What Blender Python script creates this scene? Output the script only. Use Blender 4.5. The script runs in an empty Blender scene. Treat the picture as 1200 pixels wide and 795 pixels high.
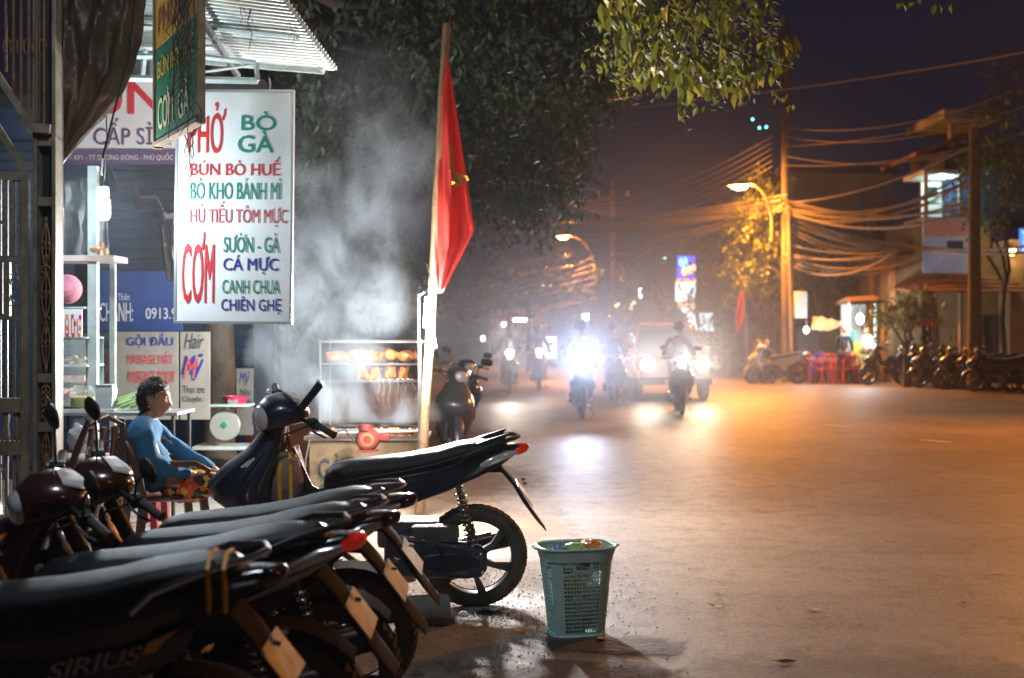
import bpy, bmesh, math, random
from math import sin, cos, pi, radians
from mathutils import Vector, Matrix, noise
random.seed(7)
C = bpy.context.scene.collection
S = bpy.context.scene

# ------------------------------------------------------------------ camera
F, H, HZ = 1500.0, 1.5, 390.0          # focal length in px of the 1200 px wide frame, eye height, horizon row
cam_d = bpy.data.cameras.new('camera'); cam = bpy.data.objects.new('camera', cam_d); C.objects.link(cam)
cam.location = (0, 0, H); cam.rotation_euler = (pi/2, 0, 0)
cam_d.lens = 45.0; cam_d.sensor_width = 36.0; cam_d.clip_end = 600; cam_d.clip_start = 0.05
cam_d.shift_y = -7.5/1200
cam_d.dof.use_dof = True; cam_d.dof.focus_distance = 7.0; cam_d.dof.aperture_fstop = 2.2
S.camera = cam
# ------------------------------------------------------------------ world (city night sky)
w = bpy.data.worlds.new('World'); S.world = w; w.use_nodes = True
nt = w.node_tree; nt.nodes.clear()
out = nt.nodes.new('ShaderNodeOutputWorld'); bg = nt.nodes.new('ShaderNodeBackground')
bg.inputs[0].default_value = (0.40, 0.42, 1.0, 1); bg.inputs[1].default_value = 0.014
nt.links.new(bg.outputs[0], out.inputs[0])
# ------------------------------------------------------------------ view
S.view_settings.view_transform = 'Standard'; S.view_settings.look = 'None'
S.view_settings.exposure = 0.2; S.view_settings.gamma = 1.0
cy = S.cycles
cy.max_bounces = 8; cy.transparent_max_bounces = 24; cy.volume_bounces = 1
cy.volume_step_rate = 1.0; cy.volume_max_steps = 256
cy.sample_clamp_indirect = 4.0; cy.use_denoising = True
cy.caustics_reflective = False; cy.caustics_refractive = False

def W(px, py, Y):                       # the point at depth Y behind picture position (px, py)
    return Vector(((px-600)/F*Y, Y, H-(py-HZ)/F*Y))

def lamp(kind, name, loc, energy, color, radius=0.05, aim=None, spot=None, blend=0.5):
    d = bpy.data.lights.new(name, kind); d.energy = energy; d.color = color
    if kind != 'AREA': d.shadow_soft_size = radius
    else: d.size = radius
    if spot: d.spot_size = radians(spot); d.spot_blend = blend
    o = bpy.data.objects.new(name, d); C.objects.link(o); o.location = loc
    if aim is not None:
        o.rotation_euler = (Vector(aim)-Vector(loc)).to_track_quat('-Z', 'Y').to_euler()
    return o

# ------------------------------------------------------------------ materials
MATS = {}
def mat(name, col, rough=0.6, metal=0.0, var=0.0, vs=8.0, bump=0.0, bs=60.0, coat=0.0, col2=None, spec=0.5,
        trans=0.0, alpha=1.0, emit=None, es=0.0, thin=False, gen=False, det=6.0):
    if name in MATS: return MATS[name]
    m = bpy.data.materials.new(name); m.use_nodes = True; MATS[name] = m
    t = m.node_tree; b = t.nodes['Principled BSDF']; L = t.links.new
    b.inputs['Base Color'].default_value = (*col, 1); b.inputs['Roughness'].default_value = rough
    b.inputs['Metallic'].default_value = metal; b.inputs['Specular IOR Level'].default_value = spec
    b.inputs['Coat Weight'].default_value = coat; b.inputs['Coat Roughness'].default_value = 0.08
    b.inputs['Transmission Weight'].default_value = trans; b.inputs['Alpha'].default_value = alpha
    if emit: b.inputs['Emission Color'].default_value = (*emit, 1); b.inputs['Emission Strength'].default_value = es
    if var or bump or col2:
        tc = t.nodes.new('ShaderNodeTexCoord')
        n = t.nodes.new('ShaderNodeTexNoise'); n.inputs['Scale'].default_value = vs; n.inputs['Detail'].default_value = det
        n.inputs['Roughness'].default_value = 0.65
        L(tc.outputs['Object'], n.inputs['Vector'])
        if var or col2:
            r = t.nodes.new('ShaderNodeValToRGB'); L(n.outputs['Fac'], r.inputs['Fac'])
            r.color_ramp.elements[0].position = 0.35; r.color_ramp.elements[1].position = 0.65
            if col2: r.color_ramp.elements[0].color = (*col, 1); r.color_ramp.elements[1].color = (*col2, 1)
            else:
                r.color_ramp.elements[0].color = (*[c*(1-var) for c in col], 1)
                r.color_ramp.elements[1].color = (*[min(1, c*(1+var)) for c in col], 1)
            L(r.outputs['Color'], b.inputs['Base Color'])
            mr = t.nodes.new('ShaderNodeMapRange'); L(n.outputs['Fac'], mr.inputs['Value'])
            mr.inputs['To Min'].default_value = max(0.03, rough*0.8); mr.inputs['To Max'].default_value = min(1, rough*1.25)
            L(mr.outputs['Result'], b.inputs['Roughness'])
        if bump:
            n2 = t.nodes.new('ShaderNodeTexNoise'); n2.inputs['Scale'].default_value = bs; n2.inputs['Detail'].default_value = 4
            L(tc.outputs['Object'], n2.inputs['Vector'])
            bp = t.nodes.new('ShaderNodeBump'); bp.inputs['Strength'].default_value = bump; bp.inputs['Distance'].default_value = 0.01
            L(n2.outputs['Fac'], bp.inputs['Height']); L(bp.outputs['Normal'], b.inputs['Normal'])
    return m
def emis(name, col, s):
    if name in MATS: return MATS[name]
    m = bpy.data.materials.new(name); m.use_nodes = True; MATS[name] = m
    t = m.node_tree; t.nodes.clear(); o = t.nodes.new('ShaderNodeOutputMaterial'); e = t.nodes.new('ShaderNodeEmission')
    e.inputs[0].default_value = (*col, 1); e.inputs[1].default_value = s; t.links.new(e.outputs[0], o.inputs[0]); return m
def leafmat(name, col, col2, tr=0.25):
    m = mat(name, col, 0.45, col2=col2, vs=1.7)
    b = m.node_tree.nodes['Principled BSDF']
    t = m.node_tree; o = t.nodes['Material Output']; tl = t.nodes.new('ShaderNodeBsdfTranslucent'); mx = t.nodes.new('ShaderNodeMixShader')
    tl.inputs[0].default_value = (*col2, 1); mx.inputs[0].default_value = tr
    t.links.new(b.outputs[0], mx.inputs[1]); t.links.new(tl.outputs[0], mx.inputs[2]); t.links.new(mx.outputs[0], o.inputs['Surface'])
    return m
black_paint = mat('black_paint', (0.006, 0.006, 0.008), 0.22, coat=0.8, var=0.3, vs=30)
lamp_tint_paint = mat('dark_paint_lamp_tint', (0.045, 0.017, 0.010), 0.25, metal=0.35, coat=0.8, var=0.2, vs=30)  # dark paint coloured brown in place of the orange lamp's reflection
navy_paint = mat('navy_paint', (0.008, 0.014, 0.035), 0.3, coat=0.4, var=0.3, vs=20, bump=0.05)
silver_paint = mat('silver_paint', (0.50, 0.50, 0.53), 0.35, metal=0.15, coat=0.5, var=0.1)
grey_paint = mat('grey_paint', (0.14, 0.14, 0.155), 0.3, metal=0.4, coat=0.5, var=0.15)
red_paint = mat('red_paint', (0.35, 0.03, 0.02), 0.3, coat=0.5, var=0.15)
black_plastic = mat('black_plastic', (0.010, 0.010, 0.011), 0.48, spec=.35, var=0.3, vs=40, bump=0.15, bs=400)
dusty_plastic = mat('dusty_plastic', (0.008, 0.008, 0.009), 0.6, col2=(0.026, 0.021, 0.018), vs=9, bump=0.2, bs=300)
vinyl = mat('seat_vinyl', (0.006, 0.0065, 0.009), 0.42, spec=.28, var=0.2, vs=25, bump=0.25, bs=350)
rubber = mat('tyre_rubber', (0.022, 0.022, 0.024), 0.75, col2=(0.075, 0.065, 0.055), vs=14, bump=0.5, bs=160)
chrome = mat('chrome', (0.6, 0.6, 0.62), 0.18, metal=1.0, var=0.15, vs=30)
alloy = mat('dark_alloy', (0.08, 0.08, 0.09), 0.4, metal=0.7, col2=(0.14, 0.12, 0.11), vs=14)
engine_m = mat('engine_alloy', (0.16, 0.16, 0.17), 0.5, metal=0.6, col2=(0.10, 0.085, 0.07), vs=12, bump=0.3, bs=80)
navy_case = mat('navy_case', (0.012, 0.022, 0.05), 0.38, col2=(0.02, 0.028, 0.05), vs=8, bump=0.15, bs=90)
plate_m = mat('plate_back', (0.40, 0.34, 0.29), 0.5, col2=(0.30, 0.22, 0.17), vs=12)
red_lens = mat('red_lens', (0.75, 0.02, 0.01), 0.12, coat=1.0, emit=(1, .03, .01), es=0.12)
orange_lens = mat('orange_lens', (0.9, 0.28, 0.03), 0.15, coat=1.0)
clear_lens = mat('clear_lens', (0.75, 0.75, 0.78), 0.1, metal=0.3, coat=1.0)
yellow_strap = mat('yellow_strap', (0.75, 0.35, 0.03), 0.5, var=0.2)
mirror_glass = mat('mirror_glass', (0.8, 0.8, 0.85), 0.04, metal=1.0)
head_on = emis('headlight_lit', (1.0, 0.97, 0.95), 60)
head_warm = emis('headlight_warm', (1.0, 0.86, 0.66), 90)

# ------------------------------------------------------------------ mesh builder
class MB:
    def __init__(s): s.v = []; s.f = []
    def add(s, vs, fs):
        k = len(s.v); s.v += [Vector(v) for v in vs]; s.f += [tuple(i+k for i in f) for f in fs]; return k
    def xf(s, m, k=0):
        for i in range(k, len(s.v)): s.v[i] = m @ s.v[i]
        return s
    def box(s, c, d, bev=0.0, rot=None):
        bm = bmesh.new(); bmesh.ops.create_cube(bm, size=1)
        for v in bm.verts: v.co = Vector((v.co.x*d[0], v.co.y*d[1], v.co.z*d[2]))
        if bev: bmesh.ops.bevel(bm, geom=bm.edges[:], offset=bev, segments=2, profile=0.6, affect='EDGES')
        R = rot if rot else Matrix.Identity(3); c = Vector(c)
        bm.verts.index_update()
        s.add([R @ v.co + c for v in bm.verts], [[v.index for v in f.verts] for f in bm.faces]); bm.free(); return s
    def tube(s, pts, r, n=8, cap=True, flat=1.0):
        pts = [Vector(p) for p in pts]; m = len(pts); rs = r if isinstance(r, (list, tuple)) else [r]*m
        rings = []; prev = None
        for i, p in enumerate(pts):
            t = (pts[min(i+1, m-1)]-pts[max(i-1, 0)]).normalized()
            if prev is None:
                a = Vector((0, 0, 1)) if abs(t.z) < 0.9 else Vector((0, 1, 0)); u = t.cross(a).normalized()
            else:
                u = prev-t*prev.dot(t); u = u.normalized() if u.length > 1e-6 else t.orthogonal().normalized()
            prev = u; v = t.cross(u)
            rings.append([p+u*(cos(2*pi*k/n)*rs[i])+v*(sin(2*pi*k/n)*rs[i]*flat) for k in range(n)])
        return s.loft(rings, cap)
    def loft(s, rings, cap=True, closed=False):
        n = len(rings[0]); m = len(rings); vs = [p for r in rings for p in r]; fs = []
        for i in range(m if closed else m-1):
            for k in range(n):
                a = i*n+k; b = i*n+(k+1) % n; c = ((i+1) % m)*n+(k+1) % n; d = ((i+1) % m)*n+k
                fs.append((a, b, c, d))
        if cap and not closed:
            fs.append(tuple(range(n-1, -1, -1))); fs.append(tuple((m-1)*n+k for k in range(n)))
        s.add(vs, fs); return s
    def sph(s, c, r, n=14, m=9, fn=None):
        c = Vector(c); r = (r, r, r) if isinstance(r, (int, float)) else r; rings = []
        for j in range(m+1):
            a = -pi/2+pi*j/m; a = max(min(a, pi/2-0.05), -pi/2+0.05)
            rings.append([Vector((cos(a)*cos(2*pi*k/n)*r[0], cos(a)*sin(2*pi*k/n)*r[1], sin(a)*r[2])) for k in range(n)])
        if fn: rings = [[fn(p) for p in q] for q in rings]
        return s.loft([[p+c for p in q] for q in rings])
    def lathe(s, prof, o=(0, 0, 0), ax='z', n=20, cap=True, closed=False):
        o = Vector(o); rings = []
        for r, h in prof:
            q = []
            for k in range(n):
                a = 2*pi*k/n
                p = Vector((r*cos(a), r*sin(a), h))
                if ax == 'y': p = Vector((p.x, p.z, p.y))
                if ax == 'x': p = Vector((p.z, p.x, p.y))
                q.append(p+o)
            rings.append(q)
        return s.loft(rings, cap, closed)
    def prism(s, pts, t, plane='xz', off=0.0):       # outline extruded by thickness t
        n = len(pts); vs = []
        for d in (off-t/2, off+t/2):
            for a, b in pts:
                vs.append({'xz': (a, d, b), 'xy': (a, b, d), 'yz': (d, a, b)}[plane])
        fs = [tuple(range(n)), tuple(range(2*n-1, n-1, -1))]+[(k, (k+1) % n, n+(k+1) % n, n+k) for k in range(n)]
        s.add(vs, fs); return s
    def quad(s, a, b, c, d): s.add([a, b, c, d], [(0, 1, 2, 3)]); return s
    def build(s, name, m, parent=None, smooth=True, ang=40, kind=None, label=None, sub=0):
        me = bpy.data.meshes.new(name); me.from_pydata([tuple(v) for v in s.v], [], s.f)
        bm = bmesh.new(); bm.from_mesh(me)
        if len(s.f) < 30000: bmesh.ops.recalc_face_normals(bm, faces=bm.faces[:])
        bm.to_mesh(me); bm.free()
        if smooth:
            me.polygons.foreach_set('use_smooth', [True]*len(me.polygons))
            try: me.set_sharp_from_angle(angle=radians(ang))
            except Exception: pass
        me.materials.append(m); o = bpy.data.objects.new(name, me); C.objects.link(o)
        if parent: o.parent = parent
        if kind: o['kind'] = kind
        if label: o['label'] = label
        if sub:
            md = o.modifiers.new('s', 'SUBSURF'); md.levels = sub; md.render_levels = sub
        return o

def ring(c, a, b, n=14, pw=2.5, ax='x'):
    q = []
    for k in range(n):
        t = 2*pi*k/n; ct, st = cos(t), sin(t)
        u = a*math.copysign(abs(ct)**(2/pw), ct); v = b*math.copysign(abs(st)**(2/pw), st)
        if ax == 'x': q.append(Vector((c[0], c[1]+u, c[2]+v)))
        elif ax == 'z': q.append(Vector((c[0]+u, c[1]+v, c[2])))
        else: q.append(Vector((c[0]+u, c[1], c[2]+v)))
    return q
def arc(c, r, a0, a1, n, plane='xz', y=0):
    out = []
    for i in range(n+1):
        a = radians(a0+(a1-a0)*i/n); p = (c[0]+r*cos(a), c[1]+r*sin(a))
        out.append((p[0], y, p[1]) if plane == 'xz' else ((p[0], p[1], y) if plane == 'xy' else (y, p[0], p[1])))
    return out

def tag(o, label, cat, group=None, kind=None):
    if label: o['label'] = label
    if cat: o['category'] = cat
    if group: o['group'] = group
    if kind: o['kind'] = kind
    return o
def thing(name, loc, label, cat, group=None, rz=0):
    o = bpy.data.objects.new(name, None); C.objects.link(o); o.location = loc; o.rotation_euler = (0, 0, rz)
    o.empty_display_size = 0.1
    return tag(o, label, cat, group)
def kids(o): return [c for c in bpy.data.objects if c.parent == o]
def copy_tree(o, parent=None):
    c = o.copy(); C.objects.link(c); c.parent = parent
    for ch in kids(o): copy_tree(ch, c)
    return c
def place(o, loc, rz=0, label=None, lean=0, sc=1.0):
    o.location = loc; o.rotation_euler = (lean, 0, rz); o.scale = (sc, sc, sc)
    if label: o['label'] = label
    return o

def glyphs(st, shear=0.0):
    cu = bpy.data.curves.new('t', 'FONT'); cu.body = st; cu.size = 1; cu.resolution_u = 3; cu.shear = shear
    to = bpy.data.objects.new('t', cu); C.objects.link(to)
    dg = bpy.context.evaluated_depsgraph_get(); me = bpy.data.meshes.new_from_object(to.evaluated_get(dg))
    bpy.data.objects.remove(to); return me
def text(parent, s, cx, cz, wd, ht, m, y=-0.012, bold=0.0, name='lettering', shear=0.0):
    rep = {'Ơ': 'O', 'Ở': 'Ỏ', 'Ờ': 'Ò', 'Ư': 'U', 'Ự': 'Ụ', 'ở': 'ỏ', 'ơ': 'o'}
    plain = ''.join(rep.get(c, c) for c in s); me = glyphs(plain, shear)
    V0 = [v.co.copy() for v in me.vertices]; F0 = [tuple(p.vertices) for p in me.polygons]
    for i, c in enumerate(s):            # the horn of the Vietnamese vowels, added at the letter's shoulder
        if c in rep:
            pm = glyphs(plain[:i+1].replace('Ỏ', 'O').replace('Ò', 'O').replace('Ụ', 'U')); xr = max(v.co.x for v in pm.vertices); cap = .73 if c not in 'ởơ' else .54; k = len(V0)
            ps = [(-.10, -.10), (-.02, -.12), (.085, .0), (.10, .09), (.02, .10), (.015, .02), (-.03, -.02)] if c in 'ƠỞỜởơ' else [(-.03, -.10), (.02, -.12), (.10, -.02), (.11, .08), (.04, .09), (.03, .01), (-.03, -.03)]
            V0 += [Vector((xr+a, cap+b, 0)) for a, b in ps]; F0.append(tuple(range(k, k+len(ps))))
    if not V0: return None
    xs = [v.x for v in V0]; ys = [v.y for v in V0]; x0, x1, y0, y1 = min(xs), max(xs), min(ys), max(ys)
    V0 = [Vector((cx+((v.x-x0)/(x1-x0)-0.5)*wd, y, cz+((v.y-y0)/(y1-y0)-0.5)*ht)) for v in V0]
    mb = MB(); e = bold*.62*min(ht, 1.5*wd/max(1, len(s)))
    for i, (dx, dz) in enumerate(((0, 0), (e, 0), (-e, 0), (0, e*.6), (0, -e*.6)) if bold else ((0, 0),)): mb.add([v+Vector((dx, -.0002*i, dz)) for v in V0], F0)
    me = bpy.data.meshes.new(name); me.from_pydata([tuple(v) for v in mb.v], [], mb.f); me.materials.append(m)
    o = bpy.data.objects.new(name, me); C.objects.link(o); o.parent = parent
    return o

# ================================================================== GROUND
def sheet(name, pts, z, m, kind='structure'):
    me = bpy.data.meshes.new(name); me.from_pydata([(x, y, z) for x, y in pts], [], [tuple(range(len(pts)))])
    me.materials.append(m); o = bpy.data.objects.new(name, me); C.objects.link(o); o['kind'] = kind; return o
def ground_mat(name, base, dust, rough, dark=None, bump=0.4, gloss=0.35):
    m = bpy.data.materials.new(name); m.use_nodes = True; t = m.node_tree; L = t.links.new; b = t.nodes['Principled BSDF']
    tc = t.nodes.new('ShaderNodeTexCoord')
    def nz(sc, det, rg=0.6, stretch=None):
        n = t.nodes.new('ShaderNodeTexNoise'); n.inputs['Scale'].default_value = sc; n.inputs['Detail'].default_value = det; n.inputs['Roughness'].default_value = rg
        if stretch:
            mp = t.nodes.new('ShaderNodeMapping'); mp.inputs['Scale'].default_value = stretch; L(tc.outputs['Object'], mp.inputs['Vector']); L(mp.outputs['Vector'], n.inputs['Vector'])
        else: L(tc.outputs['Object'], n.inputs['Vector'])
        return n
    big = nz(0.55, 7, 0.62); fine = nz(38, 5, 0.7); streak = nz(0.9, 6, 0.6, (1.0, 0.22, 1)); mid = nz(5, 6, 0.7)
    def mix(f, a, c):
        x = t.nodes.new('ShaderNodeMix'); x.data_type = 'RGBA'; L(f, x.inputs[0])
        for i, q in ((6, a), (7, c)):
            if isinstance(q, tuple): x.inputs[i].default_value = (*q, 1)
            else: L(q, x.inputs[i])
        return x.outputs[2]
    def rmp(s, a, c):
        r = t.nodes.new('ShaderNodeMapRange'); L(s, r.inputs['Value']); r.inputs['From Min'].default_value = a; r.inputs['From Max'].default_value = c; r.clamp = True
        return r.outputs['Result']
    c1 = mix(rmp(big.outputs['Fac'], 0.4, 0.66), base, dust)
    c2 = mix(rmp(streak.outputs['Fac'], 0.5, 0.75), c1, tuple(x*0.5 for x in dust))
    c3 = mix(rmp(mid.outputs['Fac'], 0.52, 0.74), c2, dark or tuple(x*0.55 for x in base))
    vor = t.nodes.new('ShaderNodeTexVoronoi'); vor.inputs['Scale'].default_value = 130; L(tc.outputs['Object'], vor.inputs['Vector'])
    c4 = mix(rmp(fine.outputs['Fac'], 0.42, 0.68), c3, tuple(min(1, x*1.7) for x in dust))
    mm = t.nodes.new('ShaderNodeMix'); mm.data_type = 'RGBA'; mm.inputs[0].default_value = 0.6; L(c3, mm.inputs[6]); L(c4, mm.inputs[7])
    wv = t.nodes.new('ShaderNodeTexVoronoi'); wv.feature = 'DISTANCE_TO_EDGE'; wv.inputs['Scale'].default_value = 0.55
    wo = nz(2.3, 5, 0.7); ad = t.nodes.new('ShaderNodeMixRGB'); ad.blend_type = 'ADD'; ad.inputs[0].default_value = 0.9
    L(tc.outputs['Object'], ad.inputs[1]); L(wo.outputs['Color'], ad.inputs[2]); L(ad.outputs[0], wv.inputs['Vector'])
    cr = t.nodes.new('ShaderNodeMapRange'); L(wv.outputs['Distance'], cr.inputs['Value']); cr.inputs['From Max'].default_value = 0.016; cr.inputs['To Min'].default_value = 0.55; cr.inputs['To Max'].default_value = 1.0
    mu = t.nodes.new('ShaderNodeMixRGB'); mu.blend_type = 'MULTIPLY'; mu.inputs[0].default_value = 0.9; L(mm.outputs[2], mu.inputs[1]); L(cr.outputs['Result'], mu.inputs[2])
    L(mu.outputs[0], b.inputs['Base Color'])
    rr = t.nodes.new('ShaderNodeMapRange'); L(mid.outputs['Fac'], rr.inputs['Value']); rr.inputs['To Min'].default_value = rough-0.12; rr.inputs['To Max'].default_value = rough+0.18
    L(rr.outputs['Result'], b.inputs['Roughness']); b.inputs['Specular IOR Level'].default_value = gloss
    bp = t.nodes.new('ShaderNodeBump'); bp.inputs['Strength'].default_value = bump; bp.inputs['Distance'].default_value = 0.008
    sm = t.nodes.new('ShaderNodeMath'); sm.operation = 'ADD'; L(fine.outputs['Fac'], sm.inputs[0]); L(vor.outputs['Distance'], sm.inputs[1])
    L(sm.outputs[0], bp.inputs['Height']); L(bp.outputs['Normal'], b.inputs['Normal'])
    return m
dirt_m = ground_mat('dirt', (0.17, 0.12, 0.085), (0.26, 0.19, 0.13), 0.8, bump=0.8, dark=(0.08, 0.055, 0.04))
road_m = ground_mat('dusty_asphalt', (0.085, 0.068, 0.056), (0.18, 0.138, 0.105), 0.50, bump=0.30, gloss=0.45)
pave_m = ground_mat('concrete_paving', (0.26, 0.26, 0.24), (0.33, 0.32, 0.29), 0.7, bump=0.3)
sheet('ground', [(-150, -20), (200, -20), (200, 300), (-150, 300)], 0.0, dirt_m)
le = [(-1.5, -20), (-1.1, 1.5), (-0.75, 3.6), (-0.35, 5.6), (-0.05, 7.4), (-0.2, 9.0), (-0.15, 11), (-0.35, 15), (-0.8, 22), (-1.6, 34), (-2.6, 60), (-4, 120)]
re_ = [(12, 120), (7.8, 60), (6.6, 47), (7.1, 41.2), (9.1, 37.2), (12.4, 31.2), (18, 24.5), (40, 8), (60, -20)]
def rough_line(ps, amp=0.06):
    o = []
    for (a, b), (c, d) in zip(ps[:-1], ps[1:]):
        L_ = math.hypot(c-a, d-b); n = max(1, min(40, int(L_/0.25)))
        for i in range(n):
            t = i/n; o.append((a+(c-a)*t+random.gauss(0, amp), b+(d-b)*t))
    o.append(ps[-1]); return o
sheet('road', rough_line(le)+rough_line(re_, 0.05), 0.004, road_m)
sheet('pavement', [(-12, 7.2), (-1.75, 7.35), (-1.5, 9.0), (-1.55, 13.0), (-12, 13.0)], 0.008, pave_m)
line_m = mat('road_paint', (0.62, 0.58, 0.50), 0.6, col2=(0.30, 0.26, 0.2), vs=14)
def G(px, py): return (1.5*(px-600)/(py-390), 2250/(py-390))
for (a, b) in [((893, 486.5), (910, 488)), ((969, 498.5), (996, 501)), ((1080, 516), (1115, 519.5)), ((1228, 541), (1275, 547))]:
    p, q = Vector(G(*a)), Vector(G(*b)); d = (q-p); n = Vector((-d.y, d.x)).normalized()*0.06
    o = sheet('lane_marking', [tuple(p-n), tuple(q-n), tuple(q+n), tuple(p+n)], 0.009, line_m)
wet_m = mat('wet_ash', (0.015, 0.014, 0.014), 0.35, col2=(0.05, 0.04, 0.035), vs=20, bump=0.5, bs=70)

# ================================================================== MOTORBIKE
def spoke_wheel(root, cx, cz, R, Wd, rimm, nsp=6, T=None, name='wheel', disc=False):
    """wheel in the xz plane; T: optional transform (steering)"""
    rm = MB()
    rr = R-0.055
    rm.lathe([(rr-0.022, -0.032), (rr, -0.038), (rr+0.006, -0.03), (rr-0.012, 0), (rr+0.006, 0.03), (rr, 0.038), (rr-0.022, 0.032), (rr-0.03, 0)], (cx, 0, cz), 'y', 36, closed=True)
    rm.lathe([(0.012, -0.06), (0.05, -0.055), (0.058, -0.02), (0.058, 0.02), (0.05, 0.055), (0.012, 0.06)], (cx, 0, cz), 'y', 18)
    for k in range(nsp):
        a = 2*pi*k/nsp+0.3; d = Vector((cos(a), 0, sin(a))); e = Vector((-sin(a), 0, cos(a)))
        c = Vector((cx, 0, cz)); rings = []
        for t, wv, th in ((0.045, 0.020, 0.022), (rr*0.5, 0.013, 0.014), (rr-0.018, 0.024, 0.018)):
            sft = e*(0.02*sin(t/rr*pi))
            p = c+d*t+sft; rings.append([p+e*wv+Vector((0, th, 0)), p-e*wv+Vector((0, th, 0)), p-e*wv-Vector((0, th, 0)), p+e*wv-Vector((0, th, 0))])
        rm.loft(rings)
    if T: rm.xf(T)
    w_ = rm.build(name, rimm, root)
    ty = MB(); prof = []
    for k in range(13):
        a = -pi*0.72+pi*1.44*k/12; prof.append((R-Wd*0.5+Wd*0.5*cos(a)*1.0, Wd*0.5*sin(a)))
    prof = [(rr-0.004, -0.03)]+prof+[(rr-0.004, 0.03)]
    ty.lathe(prof, (cx, 0, cz), 'y', 48, closed=True)
    # tread blocks proud of the carcass
    for k in range(44):
        a = 2*pi*k/44
        for sgn in (-1, 1):
            aa = a+(0.06 if sgn > 0 else 0)
            M4 = Matrix.Translation((cx, 0, cz)) @ Matrix.Rotation(-aa, 4, 'Y') @ Matrix.Translation((R-0.0035, sgn*Wd*0.20, 0)) @ Matrix.Rotation(sgn*0.42, 4, 'Z') @ Matrix.Rotation(sgn*0.5, 4, 'X')
            k0 = len(ty.v); d = (0.007, Wd*0.36, 0.021)
            ty.add([Vector((x*d[0]/2, y*d[1]/2, z*d[2]/2)) for x in (-1, 1) for y in (-1, 1) for z in (-1, 1)], [(0, 1, 3, 2), (4, 6, 7, 5), (0, 4, 5, 1), (2, 3, 7, 6), (0, 2, 6, 4), (1, 5, 7, 3)])
            for i in range(k0, len(ty.v)): ty.v[i] = M4 @ ty.v[i]
    if T: ty.xf(T)
    ty.build('tyre', rubber, w_)
    return w_

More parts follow.
